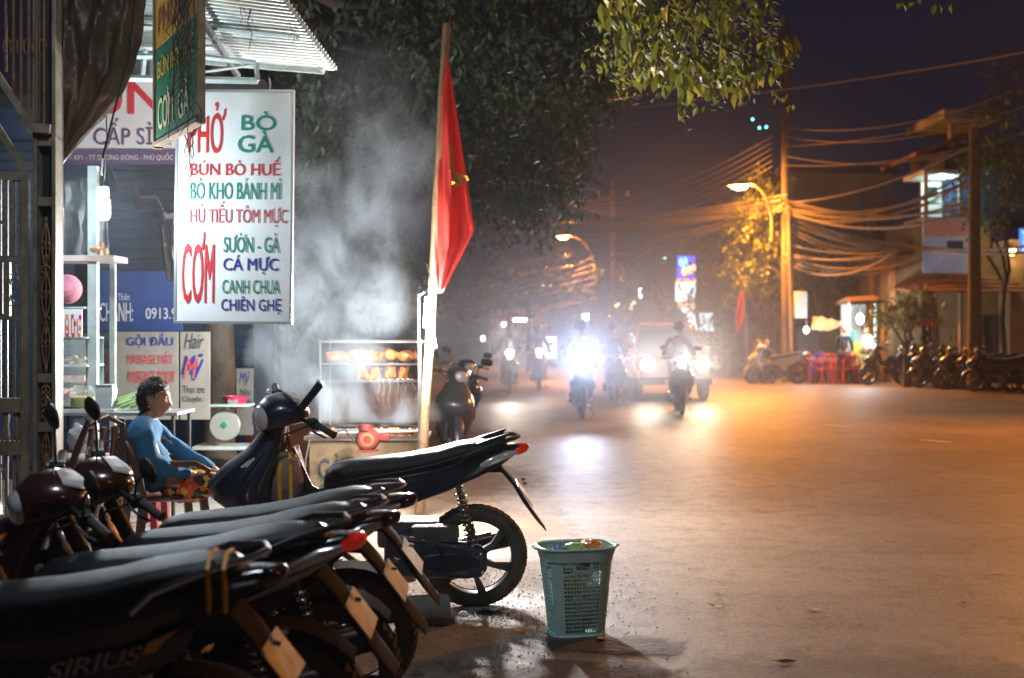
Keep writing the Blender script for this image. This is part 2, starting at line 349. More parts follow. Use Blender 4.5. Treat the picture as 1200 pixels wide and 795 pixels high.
def motorbike(label, paint=black_paint, trim=None, steer=18, scooter=False, lit=None, mirrors=True, seatm=None,
              tail='red', group=None, front='round', strap=False, plate=True, low=False, hdz=0.0, ms=1.0):
    trim = trim or paint; seatm = seatm or vinyl
    root = thing('motorbike', (0, 0, 0), label, 'motorbike', group)
    R = 0.282; FX = 1.24
    # steering axis through the head, raked
    hx, hz = 1.0, 0.90; ax = Vector((-0.45, 0, 1)).normalized()
    T = Matrix.Translation((hx, 0, hz)) @ Matrix.Rotation(radians(steer), 4, ax) @ Matrix.Translation((-hx, 0, -hz))
    TH = Matrix.Translation((0, 0, hdz)) @ T
    spoke_wheel(root, 0, R, R, 0.10, alloy, 6)
    spoke_wheel(root, FX, R, R, 0.085, alloy, 6, T)
    # seat: long, stepped
    sz = -0.02 if low else 0.0
    st = [(0.815, .695, .040, .030), (0.80, .705, .075, .062), (0.76, .722, .100, .080), (0.68, .742, .112, .078), (0.55, .765, .122, .066), (0.38, .790, .127, .058), (0.22, .825, .128, .050), (0.10, .862, .122, .045), (-0.02, .888, .110, .040), (-0.12, .900, .085, .028), (-0.17, .900, .05, .012)]
    m = MB(); m.loft([ring((x, 0, z+sz), a, b, 18, 2.7) for x, z, a, b in st]); seat = m.build('seat', seatm, root, ang=80)
    for sgn in (-1, 1):   # seat welt
        m = MB(); m.tube([(x, sgn*a*1.0, z+sz-b*0.15) for x, z, a, b in st[1:-1]], 0.005, 6)
        m.build('piping', black_plastic, seat)
    # body side cowl running up to the tail
    bt = [(0.84, .61, .07, .06), (0.74, .640, .10, .105), (0.55, .665, .125, .110), (0.35, .69, .13, .105), (0.15, .745, .12, .095), (0.0, .798, .105, .072), (-0.12, .845, .082, .046), (-0.21, .872, .055, .030), (-0.25, .885, .035, .016)]
    m = MB(); m.loft([ring((x, 0, z), a, b, 18, 3.2) for x, z, a, b in bt]); m.build('tail_cowl', paint, root, ang=60)
    for sgn in (-1, 1):   # raised side blade
        m = MB()
        pts = [(0.72, .60), (0.52, .655), (0.25, .715), (0.02, .79), (-0.17, .865), (-0.22, .860), (-0.12, .79), (-0.0, .735), (0.2, .655), (0.42, .575), (0.62, .535)]
        k = len(m.v); m.prism(pts, 0.016, 'xz', 0)
        for i in range(k, len(m.v)):
            v = m.v[i]; m.v[i] = Vector((v.x, sgn*(0.122-max(0, 0.22-v.x)*0.14)+v.y, v.z))
        m.build('side_blade', trim, root, smooth=False)
    for sgn in (-1, 1):      # upswept fins at the tail
        if scooter: m = MB(); m.prism([(.06, .90), (-.08, .945), (-.175, .975), (-.15, .94), (-.12, .918), (-.02, .90)], .012, 'xz', sgn*.074); m.build('tail_fin', paint, root, smooth=False)
        if not scooter:
            m = MB(); m.prism([(.64, .62), (.50, .66), (.10, .70), (-.06, .765), (-.03, .70), (.12, .60), (.30, .53), (.52, .50)], .016, 'xz', sgn*.122); m.build('side_cover', paint, root, smooth=False)
    m = MB()      # grab rail
    for sgn in (-1, 1):
        m.tube([(0.12, sgn*.115, .80), (0.05, sgn*.135, .865), (-0.10, sgn*.12, .925), (-0.21, sgn*.06, .945), (-0.235, 0, .945)], 0.011, 8)
    m.build('grab_rail', chrome if tail != 'red' else black_plastic, root)
    # lights at the tail
    m = MB(); m.loft([ring((x, 0, z), a, b, 14, 2.6) for x, z, a, b in [(-0.19, .872, .058, .026), (-0.235, .872, .052, .030), (-0.275, .880, .036, .024), (-0.29, .885, .015, .01)]])
    m.build('taillight', {'red': red_lens, 'dark': mat('dark_lens', (0.03, 0.008, 0.01), 0.15, coat=1.0)}.get(tail, MATS.get('dark_lens', black_plastic)), root)
    for sgn in (-1, 1):
        m = MB(); m.loft([ring((x, sgn*y, z), a, b, 12, 2.4) for x, y, z, a, b in [(-0.02, .108, .800, .006, .012), (-0.07, .098, .822, .022, .024), (-0.15, .080, .850, .026, .024), (-0.22, .062, .868, .012, .012)]])
        m.build('indicator', clear_lens if tail != 'dark' else black_plastic, root)
    # rear mudguard, plate
    m = MB()
    gp = [(-0.05, .77, .080, .012), (-0.14, .77, .076, .016), (-0.20, .70, .072, .018), (-0.26, .60, .072, .018), (-0.33, .50, .070, .012), (-0.385, .43, .060, .004)]
    m.loft([ring((x, 0, z), a, b, 12, 4) for x, z, a, b in gp]); m.build('mudguard', mat('mudguard_black', (.012, .012, .013), .9, col2=(.05, .038, .03), vs=5, spec=.12), root)
    if plate:
        R3 = Matrix.Rotation(radians(36), 3, 'Y')
        m = MB(); m.box((-0.268, 0, .63), (0.006, .19, .14), 0.002, R3); pl = m.build('licence_plate', plate_m, root, smooth=False)
        for sgn in (-1, 1):
            m = MB(); m.tube([(-0.255, sgn*.05, .695), (-0.275, sgn*.05, .69)], 0.008, 6); m.build('bolt', chrome, pl)
    # rear inner guard over the wheel
    m = MB(); rg = []
    for a in range(20, 150, 12) if not scooter else range(95, 150, 12):
        rr = R+0.035; c = Vector((cos(radians(a))*rr, 0, R+sin(radians(a))*rr)); rg.append([c+Vector((0, -.06, -0.02)), c+Vector((0, -.055, 0)), c+Vector((0, .055, 0)), c+Vector((0, .06, -.02)), c+Vector((0, .05, -.006)), c+Vector((0, -.05, -.006))])
    if not scooter: m.loft(rg); m.build('inner_guard', mat('guard_black', (.010, .010, .011), .85, spec=.15, var=.3), root)
    # shocks with spring coils
    for sgn in (-1, 1):
        a, b = Vector((0.0, sgn*.125, R+.02)), Vector((0.10, sgn*.13, .70))
        m = MB(); m.tube([a, b], 0.011, 8); m.tube([a, a.lerp(b, .35)], 0.020, 10); sh = m.build('shock_absorber', engine_m, root)
        m = MB(); pts = []
        for i in range(100):
            t = i/99; ang_ = t*2*pi*10; p = a.lerp(b, .18+.70*t); pts.append(p+Vector((cos(ang_)*.026, sin(ang_)*.026, 0)))
        m.tube(pts, 0.0048, 5); m.build('spring', chrome, sh)
    # swingarm / belt case and engine
    if scooter:
        m = MB(); yy = 0.115
        m.loft([ring((x, yy, z), a, b, 16, 3) for x, z, a, b in [(-0.06, .285, .02, .05), (-0.03, .285, .04, .085), (0.05, .29, .05, .10), (0.18, .30, .052, .105), (0.30, .315, .055, .12), (0.40, .33, .055, .125), (0.47, .335, .04, .10), (0.49, .335, .02, .06)]])
        cs = m.build('belt_case', navy_case, root, ang=60)
        m = MB(); m.loft([ring((x, yy+.048, z), a, b, 14, 2.6) for x, z, a, b in [(-0.02, .285, .008, .03), (0.05, .285, .016, .062), (0.2, .285, .018, .055), (0.30, .29, .010, .04)]])
        m.build('case_cover', navy_paint, cs)
        for x, z in [(-.02, .34), (-.03, .24), (.12, .385), (.12, .205), (.28, .42), (.28, .215), (.42, .42), (.44, .25)]:
            m = MB(); m.lathe([(0.007, 0), (0.008, 0.01), (0.002, 0.013)], (x, yy+.05, z), 'y', 8); m.build('bolt', chrome, cs)
        m = MB(); m.box((0.36, 0.0, .42), (.34, .17, .15), .03); m.box((0.22, 0.11, .44), (.26, .09, .09), .025); m.build('engine', engine_m, root)
    else:
        for sgn in (-1, 1):
            m = MB(); m.tube([(0.0, sgn*.105, R), (0.20, sgn*.10, R+.03), (0.46, sgn*.08, R+.06)], [.018, .022, .024], 8)
            m.build('swingarm', dusty_plastic, root)
        m = MB(); m.loft([ring((x, .075, z), a, b, 12, 3) for x, z, a, b in [(-0.07, R, .012, .05), (0.0, R, .018, .075), (0.24, R+.015, .018, .065), (0.44, R+.03, .018, .06), (.5, R+.03, .01, .03)]])
        m.build('chain_case', dusty_plastic, root)
        m = MB(); m.lathe([(0.03, -.10), (0.10, -.095), (0.115, -.05), (0.115, .05), (0.10, .095), (0.03, .10)], (0.56, 0, .33), 'y', 20)
        m.tube([(0.62, 0, .36), (0.88, 0, .42)], [.075, .062], 12)
        for k in range(6): m.lathe([(0.085, -.006), (0.085, .006)], (0.70+.028*k, 0, .378+.0065*k), 'x', 14)
        m.build('engine', engine_m, root)
    m = MB(); m.tube([(0.82, 0, .62), (0.70, 0, .50), (0.62, 0, .45)], .03, 10); m.tube([(1.0, 0, .88), (0.90, 0, .66), (0.70, 0, .55), (0.3, 0, .62)], .032, 10)
    m.build('frame', black_plastic, root)
    m = MB(); m.loft([ring((x, 0, z), a, b, 14, 2.8) for x, z, a, b in [(0.72, .60, .07, .05), (0.82, .58, .085, .055), (0.93, .60, .095, .06), (1.0, .70, .10, .07), (1.03, .80, .08, .06)]])
    m.build('step_through_cover', paint, root)
    # exhaust on the right side
    m = MB(); m.tube([(0.78, -.05, .34), (0.62, -.10, .20), (0.40, -.14, .20), (0.22, -.155, .24)], .018, 8)
    m.tube([(0.26, -.155, .235), (0.22, -.158, .243), (0.18, -.16, .252), (-0.18, -.165, .33), (-0.22, -.165, .338), (-0.235, -.165, .342)], [.02, .034, .044, .048, .044, .03], 14)
    ex = m.build('exhaust', dusty_plastic, root)
    m = MB(); m.tube([(0.16, -.17, .29), (-0.10, -.175, .35)], .05, 12, flat=.5); m.build('heat_shield', chrome, ex)
    # footpegs, side stand, pedal
    for sgn in (-1, 1):
        m = MB(); m.tube([(0.60, sgn*.08, .27), (0.60, sgn*.24, .275)], .014, 8); m.build('footpeg', rubber, root)
        m = MB(); m.tube([(0.22, sgn*.10, .40), (0.20, sgn*.22, .41)], .012, 8); m.build('footpeg', rubber, root)
    m = MB(); m.tube([(0.50, .09, .25), (0.46, .19, .10), (0.44, .235, .02)], .010, 8); m.box((0.45, .24, .012), (.06, .04, .008)); m.build('side_stand', chrome, root)
    m = MB(); m.tube([(0.56, .13, .30), (0.72, .16, .25)], .008, 6); m.tube([(0.72, .15, .25), (0.72, .21, .25)], .012, 6); m.build('gear_pedal', chrome, root)
    # leg shield
    ls = [(1.00+hdz, 1.04, .045, .06), (.95+hdz*.7, 1.055, .080, .10), (.88, 1.10, .130, .14), (.80, 1.16, .185, .185), (.72, 1.205, .215, .215), (.64, 1.205, .205, .225), (.54, 1.14, .13, .215), (.42, 1.055, .07, .19), (.32, .99, .04, .14)]
    m = MB(); rings = []
    for z, x, a, b in ls:
        rg = []
        for k in range(20):
            t = 2*pi*k/20; ct, stn = cos(t), sin(t)
            u = a*math.copysign(abs(ct)**0.8, ct); v = b*math.copysign(abs(stn)**0.8, stn)
            if ct < 0: u *= 0.55
            rg.append(Vector((x+u, v, z)))
        rings.append(rg)
    m.loft(rings); lsd = m.build('leg_shield', paint, root, ang=50)
    for sgn in (-1, 1):
        m = MB(); m.loft([ring((x, sgn*y, z), a, b, 10, 2.2) for x, y, z, a, b in [(1.08, .10, .90, .008, .008), (1.20, .15, .815, .020, .035), (1.29, .15, .74, .018, .038), (1.34, .13, .68, .006, .010)]])
        m.build('front_indicator', clear_lens if front == 'round' else orange_lens, lsd)
    for sgn in (-1, 1):
        m = MB(); m.tube([(1.06, sgn*.085, .95), (1.13, sgn*.15, .87), (1.20, sgn*.20, .79), (1.25, sgn*.222, .70), (1.2, sgn*.228, .62), (1.13, sgn*.218, .52)], .006, 6)
        m.build('shield_trim', silver_paint if trim is silver_paint else black_plastic, lsd)
    m = MB(); m.tube([(1.0, 0, .80), (.985, .0, .78), (.965, 0, .79), (.96, 0, .81)], .006, 6); m.build('bag_hook', chrome, lsd)
    # front fork, mudguard (steered)
    m = MB()
    for sgn in (-1, 1): m.tube([(FX-.01, sgn*.075, R), (1.12, sgn*.08, .60), (1.06, sgn*.06, .80)], [.020, .020, .016], 10)
    m.box((1.075, 0, .72), (.05, .18, .03), .008); m.xf(T); m.build('fork', engine_m, root)
    m = MB(); rg = []
    for i, a in enumerate(range(-5, 156, 14)):
        rr = R+0.03; wv = 0.062*min(1, .55+i*.2, .55+(12-i)*.15); c = Vector((FX+cos(radians(a))*rr, 0, R+sin(radians(a))*rr)); u = Vector((cos(radians(a)), 0, sin(radians(a))))
        rg.append([c+Vector((0, wv*s_, 0))+u*(-.045 if abs(s_) > .95 else (.0 if abs(s_) > .5 else .014)) for s_ in (-1, -.8, -.3, .3, .8, 1)]+[c+Vector((0, wv*s_*.93, 0))+u*(-.048 if abs(s_) > .95 else -.008) for s_ in (1, .8, .3, -.3, -.8, -1)])
    m.loft(rg); m.xf(T); m.build('front_mudguard', paint, root)
    # handlebar cowl + headlight + grips (steered)
    m = MB()
    hc = [(0.905, 1.01, .03, .02), (0.925, 1.02, .09, .045), (0.97, 1.035, .125, .062), (1.03, 1.045, .13, .074), (1.10, 1.035, .115, .080), (1.155, 1.01, .085, .070), (1.175, 1.0, .06, .055)]
    m.loft([ring((x, 0, z), a, b, 18, 2.5) for x, z, a, b in hc]); m.xf(TH); cw = m.build('handlebar_cowl', paint, root)
    m = MB(); m.loft([ring((x, 0, z), a, b, 18, 2.4) for x, z, a, b in [(1.158, 1.012, .078, .062), (1.185, 1.005, .070, .055), (1.198, 1.0, .045, .036), (1.202, .998, .012, .01)]]); m.xf(TH)
    m.build('headlight', lit or clear_lens, cw)
    m = MB(); m.loft([ring((x, 0, z), a, b, 14, 3) for x, z, a, b in [(0.915, 1.06, .05, .012), (0.95, 1.088, .085, .014), (1.01, 1.108, .07, .010)]]); m.xf(TH); m.build('instrument_panel', clear_lens, cw)
    for sgn in (-1, 1):
        m = MB(); m.tube([(1.0, sgn*.09, 1.03), (0.985, sgn*.20, 1.035), (0.955, sgn*.25, 1.03), (0.925, sgn*.34, 1.02)], .012, 8); m.xf(TH); hb = m.build('handlebar', black_plastic, root)
        m = MB(); m.tube([(0.955, sgn*.245, 1.03), (0.95, sgn*.26, 1.03), (0.925, sgn*.345, 1.02), (0.918, sgn*.362, 1.018)], [.022, .018, .018, .021], 10); m.xf(TH); m.build('grip', rubber, hb)
        m = MB(); m.box((0.972, sgn*.215, 1.033), (.055, .055, .05), .012); m.xf(TH); m.build('switch_box', black_plastic, hb)
        m = MB(); m.tube([(0.995, sgn*.215, 1.03), (1.01, sgn*.25, 1.03), (0.99, sgn*.31, 1.015), (.965, sgn*.355, 1.01)], [.008, .007, .006, .006], 6); m.xf(TH); m.build('brake_lever', chrome, hb)
        if mirrors:
            m = MB(); m.tube([(0.975, sgn*.215, 1.05), (0.97, sgn*.23, 1.13), (0.955, sgn*.29, 1.19)], .006, 6); m.xf(TH); ms = m.build('mirror_stem', black_plastic, root)
            m = MB(); m.loft([ring((x, sgn*.315, 1.215), a, b, 16, 3) for x, a, b in [(.945, .066, .038), (.955, .072, .043), (.972, .060, .034), (.982, .03, .015)]]); m.xf(TH); mm_ = m.build('mirror', black_plastic, ms)
            m = MB(); m.loft([ring((x, sgn*.315, 1.215), a, b, 16, 3) for x, a, b in [(.9425, .062, .035), (.9445, .063, .036)]]); m.xf(TH)
    for sgn in (-1, 1):
        m = MB(); m.tube([(0.97, sgn*.20, 1.02), (1.03, sgn*.17, .99), (1.07, sgn*.08, .93), (1.06, sgn*.03, .80)], .005, 6)
        m.xf(TH); m.build('cable', rubber, root)
    if strap:
        for dx in (0, .045):
            m = MB(); m.tube([(-.09-dx, .10, .80), (-.10-dx, .125, .84), (-.10-dx, .13, .93), (-.09-dx, .06, .955), (-.09-dx, 0, .945)], .007, 6)
            m.build('bungee_strap', yellow_strap, root)
    return root

G_ROW = 'motorbikes parked in the foreground row'
bikeA = motorbike('scooter with dark blue belt case parked closest to the green waste basket', navy_paint, steer=34, scooter=True, mirrors=False, hdz=.07, group=G_ROW)
place(bikeA, (-0.205, 7.03, 0), radians(184), lean=radians(-6))
m = MB(); k0 = Vector((.93, .15, 1.13))
m.tube([(.96, .13, 1.10), (.94, .15, 1.14), (.90, .16, 1.17)], .008, 6); m.box((.865, .165, 1.20), (.045, .13, .17), .015, Matrix.Rotation(radians(-38), 3, 'Y')); m.build('folded_mirror', black_plastic, bikeA)
bikeB = motorbike('dark motorbike with orange lamp reflection coloured into its cowl, parked right beside the scooter with the dark blue belt case', lamp_tint_paint, trim=grey_paint, steer=38, tail='clear', hdz=-.05, group=G_ROW)
place(bikeB, (-0.66, 5.25, 0), radians(182), lean=radians(-7), sc=.95)
bikeX = motorbike('dark blue sided motorbike in the middle of the foreground row', lamp_tint_paint, trim=navy_paint, steer=34, tail='clear', front='o', hdz=-.05, group=G_ROW)
place(bikeX, (-0.68, 4.78, 0), radians(180), lean=radians(-8), sc=.95)
bikeC = motorbike('motorbike with silver tail panels and red tail light, second nearest of the row', black_paint, trim=silver_paint, steer=24, tail='red', front='o', hdz=-.05, group=G_ROW)
place(bikeC, (-0.74, 4.18, 0), radians(179), lean=radians(-8), sc=.97)
bikeD = motorbike('nearest black motorbike with yellow bungee strap round its seat', black_paint, trim=black_paint, steer=20, tail='dark', strap=True, hdz=-.05, group=G_ROW)
place(bikeD, (-0.885, 3.62, 0), radians(177), lean=radians(-8), sc=.97)
# side badge of the nearest motorbike
silver_txt = mat('silver_lettering', (0.75, 0.75, 0.78), 0.4, metal=0.0)
def badge(root, s, x, z, wd, ht):
    t = text(root, s, 0, 0, wd, ht, silver_txt, y=0, name='lettering', shear=0.3, bold=0.012)
    for v in t.data.vertices:
        px, pz = v.co.x, v.co.z; v.co = Vector((x-px, 0.142, z+pz+px*0.22))
badge(bikeD, 'SIRIUS', 0.22, 0.665, 0.27, 0.048)
m = MB(); m.prism([(.09, .690), (.07, .725), (-.02, .765), (.02, .735), (.05, .70)], .003, 'xz', .138); m.build('stripe', mat('decal_orange', (.7, .32, .04), .4), bikeD, smooth=False)
# ================================================================== SHARED COLOURS
white_sign = mat('sign_white', (0.82, 0.84, 0.86), 0.45, col2=(0.66, 0.68, 0.69), vs=2.2, bump=.12, bs=6)
ink_red = mat('ink_red', (0.62, 0.02, 0.03), 0.5); ink_green = mat('ink_green', (0.0, 0.24, 0.17), 0.5); ink_blue = mat('ink_blue', (0.01, 0.03, 0.30), 0.5)
ink_soft = mat('ink_rose', (0.55, 0.06, 0.08), 0.5); ink_purple = mat('ink_purple', (0.10, 0.04, 0.14), 0.5); ink_yellow = mat('ink_yellow', (0.72, 0.45, 0.04), 0.5)
ink_cream = mat('ink_cream', (0.75, 0.62, 0.36), 0.5); ink_brown = mat('ink_brown', (0.35, 0.06, 0.02), 0.5); ink_dark = mat('ink_dark', (0.02, 0.04, 0.07), 0.5)
steel_white = mat('painted_steel', (0.48, 0.56, 0.55), 0.45, col2=(0.32, 0.38, 0.36), vs=6, bump=0.1)
gate_m = mat('gate_cream', (.27, .24, .18), .42, col2=(.15, .12, .085), vs=9, bump=0.15)
gold_m = mat('gate_gold', (0.42, 0.26, 0.13), 0.38, metal=0.5, col2=(0.22, 0.12, 0.06), vs=14)
dark_metal = mat('dark_metal', (0.03, 0.03, 0.032), 0.5, var=0.3, vs=8)
wood_m = mat('weathered_wood', (0.30, 0.19, 0.10), 0.7, col2=(0.18, 0.11, 0.055), vs=10, bump=0.3, bs=50)
darkwood = mat('dark_brown_plastic', (0.075, 0.030, 0.020), 0.3, var=0.2, coat=0.3)
navy_wall = mat('navy_wall', (0.012, 0.045, 0.12), 0.8, col2=(0.008, 0.028, 0.08), vs=3, bump=0.3)
skin = mat('skin', (0.46, 0.24, 0.14), 0.5, var=0.12, vs=14)
hair_m = mat('black_hair', (0.010, 0.008, 0.008), 0.42, var=0.3, vs=50, bump=0.9, bs=120)
red_plastic = mat('red_plastic', (0.60, 0.03, 0.015), 0.35, var=0.12)
blue_plastic = mat('blue_plastic', (0.02, 0.05, 0.40), 0.35, var=0.12)
maroon_plastic = mat('maroon_plastic', (0.20, 0.02, 0.03), 0.4, var=0.12)
glass_m = mat('clear_glass', (0.9, 0.95, 0.95), 0.03, trans=0.0, alpha=0.16, spec=1.0)

def panel_sign(name, px0, py0, px1, py1, Y, mt, label, thick=0.03, rz=0, framem=None, group=None):
    a, b = W(px0, py1, Y), W(px1, py0, Y); wd, ht = b.x-a.x, b.z-a.z
    r = thing(name, ((a.x+b.x)/2, Y, a.z), label, 'sign', group, rz)
    m = MB(); m.box((0, thick/2, ht/2), (wd, thick, ht), 0.003); m.build('board', mt, r, smooth=False)
    if framem:
        for c, d in (((0, 0, 0), (wd+.02, .045, .02)), ((0, 0, ht), (wd+.02, .045, .02)), ((-wd/2, 0, ht/2), (.02, .041, ht-.02)), ((wd/2, 0, ht/2), (.02, .041, ht-.02))):
            m = MB(); m.box((c[0], thick/2, c[2]), d, .003); m.build('frame_bar', framem, r, smooth=False)
    sc = Y/F
    def put(s, x0, y0, x1, y1, ink, bold=0.012, shear=0.0, y=-0.004):
        return text(r, s, ((x0+x1)/2-(px0+px1)/2)*sc, (py1-(y0+y1)/2)*sc, (x1-x0)*sc, (y1-y0)*sc, ink, y=y, bold=bold, shear=shear)
    return r, put

# ------------------------------------------------------------------ big menu sign
sg, put = panel_sign('menu_sign', 204, 107, 341, 378, 9.0, white_sign, 'tall white menu board with red, green and blue lettering hung under the awning', framem=mat('alu_frame', (.5, .52, .55), .35, metal=.6))
sg.rotation_euler = (0, radians(0.6), radians(-3))
for a in [('PHỞ', 218, 121, 262, 180, ink_red, .03), ('BÒ', 281, 131, 322, 153, ink_green, .03), ('GÀ', 277, 154, 319, 179, ink_green, .03),
          ('BÚN BÒ HUẾ', 221, 184, 327, 206, ink_red, .02), ('BÒ KHO BÁNH MÌ', 221, 209, 328, 234, ink_green, .015), ('HỦ TIẾU TÔM MỰC', 221, 236, 336, 266, ink_soft, .01),
          ('CƠM', 212, 272, 250, 356, ink_red, .03), ('SƯỜN - GÀ', 261, 273, 327, 296, ink_green, .015), ('CÁ MỰC', 261, 299, 326, 321, ink_blue, .025),
          ('CANH CHUA', 260, 328, 328, 344, ink_green, .012), ('CHIÊN GHẸ', 259, 347, 330, 368, ink_blue, .02)]: put(*a)
for dx in (-.24, .24):
    m = MB(); m.tube([(dx, .015, 1.63), (dx+.01, .01, 1.67), (dx, .015, 1.72)], .006, 6); m.build('hook', steel_white, sg)
# ------------------------------------------------------------------ slanted green sign
gs_m = mat('sign_green', (0.02, 0.17, 0.09), 0.5, col2=(0.03, 0.12, 0.06), vs=6); gy_m = mat('sign_yellow', (0.66, 0.36, 0.02), 0.5, col2=(0.45, 0.22, 0.02), vs=6)
A_, B_ = Vector(((181-600)/F*8.35, 8.35, 0)), Vector(((232-600)/F*7.35, 7.35, 0))
gs = thing('hanging_sign', ((A_+B_)/2)+Vector((0, 0, 2.72)), 'yellow and green hanging board seen nearly edge on above the menu sign', 'sign', rz=math.atan2(B_.y-A_.y, B_.x-A_.x))
gw = (B_-A_).length
m = MB(); m.box((0, .02, .32), (gw, .035, .60), .002); m.build('board', gs_m, gs, smooth=False)
m = MB(); m.box((0, .02, .815), (gw, .035, .385), .002); m.build('board', gy_m, gs, smooth=False, label='yellow upper board')
for c, d in (((-gw/2, .02, .5), (.03, .06, 1.04)), ((gw/2, .02, .5), (.03, .040, 1.04)), ((0, .02, .005), (gw-.03, .06, .03))):
    m = MB(); m.box(c, d, .003); m.build('frame_bar', wood_m, gs, smooth=False)
for s_, cx, cz, wd, ht, ink in [('PHỞ BÒ', 0, .80, gw*.8, .22, ink_brown), ('BÚN BÒ HUẾ', 0, .50, gw*.82, .17, ink_yellow), ('CƠM', -gw*.22, .20, gw*.36, .24, ink_cream), ('GÀ', gw*.2, .18, gw*.24, .22, ink_cream)]:
    text(gs, s_, cx, cz, wd, ht, ink, y=-.002, bold=.03)
# aerial roots hanging over the signs
root_m = mat('root_brown', (0.07, 0.05, 0.035), 0.8, var=0.3)
def roots(px, py0, py1, Y, n, label, spread=10):
    m = MB()
    for i in range(n):
        x = px+random.gauss(0, spread*.4); L_ = (py1-py0)*random.uniform(.5, 1); pts = []
        for k in range(8):
            pts.append(W(x+random.gauss(0, 2.2)+(k*spread*.06*random.choice((-1, 1))), py0+L_*k/7, Y+random.gauss(0, .02)))
        m.tube(pts, [random.uniform(.002, .006)*(1-k/12) for k in range(8)], 4)
    o = m.build('aerial_root', root_m); tag(o, label, 'aerial root', 'aerial roots hanging from the tree'); o['kind'] = 'stuff'
roots(212, -20, 165, 7.2, 22, 'dark tangled aerial roots hanging across the green and yellow board', 22)
roots(290, -10, 75, 8.3, 5, 'thin aerial root hanging in front of the corrugated awning', 6)
roots(222, 150, 235, 8.8, 8, 'fine root ends over the left edge of the menu sign', 8)
roots(341, -10, 55, 8.4, 4, 'thin root at the right end of the awning', 4)

# ------------------------------------------------------------------ awning
aw = thing('corrugated_awning', (-2.7, 9.6, 3.45), 'white corrugated metal awning sloping above the menu sign', 'awning')
P0, P1, P2, P3 = W(120, 62, 10.6), W(394, 82, 9.4), W(318, -22, 7.6), W(60, -60, 8.2)     # back-left, front-right tip ...
def awn(u, v): return P0.lerp(P1, u).lerp(P3.lerp(P2, u), v)
nz_ = (P1-P0).cross(P3-P0).normalized()
if nz_.z < 0: nz_ = -nz_
NW = 260; vs = []; fs = []
for k in range(NW+1):
    v = k/NW; off = nz_*(0.022*sin(v*2*pi*26))
    for u in (0, 1): vs.append(awn(u, v)+off)
for k in range(NW): fs.append((2*k, 2*k+1, 2*k+3, 2*k+2))
m = MB(); m.add([p-aw.location for p in vs], fs)
aws = m.build('corrugated_sheet', mat('galvanised', (0.60, 0.66, 0.68), 0.42, metal=0.25, col2=(0.42, 0.45, 0.45), vs=2.5), aw, ang=80)
md = aws.modifiers.new('t', 'SOLIDIFY'); md.thickness = 0.006
for v in (.06, .5, .93):
    m = MB(); a, b = awn(0, v)-nz_*.05-aw.location, awn(.97, v)-nz_*.05-aw.location; m.tube([a, b], .022, 6); m.build('rafter', steel_white, aw)
for u in (.12, .62):
    m = MB(); a, b = awn(u, 0)-nz_*.10-aw.location, awn(u, 1)-nz_*.10-aw.location; m.tube([a, b], .028, 6); m.build('purlin', dark_metal if u > .5 else steel_white, aw)
br = thing('sign_bracket', W(270, 96, 9.0), 'pale steel frame under the awning carrying the menu sign', 'bracket')
def bar(r, a, b, w=.02, mt=steel_white, name='bar'):
    m = MB(); m.tube([Vector(a)-r.location, Vector(b)-r.location], w, 4); return m.build(name, mt, r, smooth=False)
for a, b, w_ in [((150, 92, 9.0), (302, 95, 9.0), .024), ((232, 66, 9.0), (300, 74, 9.0), .02), ((300, 74, 9.0), (302, 95, 9.0), .018), ((200, 90, 9.0), (300, 76, 9.0), .010), ((150, 32, 9.3), (252, 32, 9.3), .022), ((150, 56, 9.3), (252, 56, 9.3), .022), ((251, 30, 9.3), (251, 58, 9.3), .02), ((170, 60, 9.3), (166, 95, 9.3), .02), ((150, 66, 9.02), (232, 66, 9.02), .02)]:
    bar(br, W(*a), W(*b), w_)

# ------------------------------------------------------------------ shop name sign behind
ss, put = panel_sign('shop_sign', 60, 92, 236, 192, 11.6, white_sign, 'white shop sign with big red letters behind the hanging boards')
put('HÙNG', 62, 84, 236, 134, ink_red, .04); put('CẤP SỈ & LẺ', 110, 139, 232, 170, ink_purple, .02)
m = MB(); m.box((0, -.012, .058), (1.36, .012, .125), .002); m.build('strip', ink_purple, ss, smooth=False)
put('- KP1 - TT DƯƠNG ĐÔNG - PHÚ QUỐC - KG - ĐT', 84, 179, 234, 189, mat('ink_white', (.7, .7, .7), .5), .02, y=-.022)
ub, _p = panel_sign('upper_billboard', 150, 55, 214, 92, 12.0, mat('poster_pale', (.5, .55, .6), .5, col2=(.08, .15, .4), vs=3.2), 'pale and blue poster panel above the white shop sign')

# ------------------------------------------------------------------ shop building at the back
sh = thing('shop_building', W(-60, 545, 13.0).xyz*Vector((1, 1, 0)) if False else (-3.6, 13.0, 0), 'low dark blue shop front behind the food stall', 'building')
m = MB(); m.box((-1.15, .15, 1.9), (4.8, .2, 3.8)); m.build('wall', navy_wall, sh, smooth=False)
for i in range(26):
    m = MB(); m.box((-2.3+1.7, .02, .9+i*.10), (3.4, .03, .085), .01); m.build('shutter_slat', mat('shutter_blue', (.008, .034, .085), .6, var=.3), sh, smooth=False)
m = MB(); m.box((-1.2, -.3, 3.85), (4.9, 1.1, .12), .01); m.build('roof', dark_metal, sh, smooth=False)
for x in (-2.35, 1.1):
    m = MB(); m.box((x, -.02, 1.85), (.22, .14, 3.7), .01); m.build('pillar', mat('pillar_blue', (.06, .10, .16), .7, var=.2), sh, smooth=False)
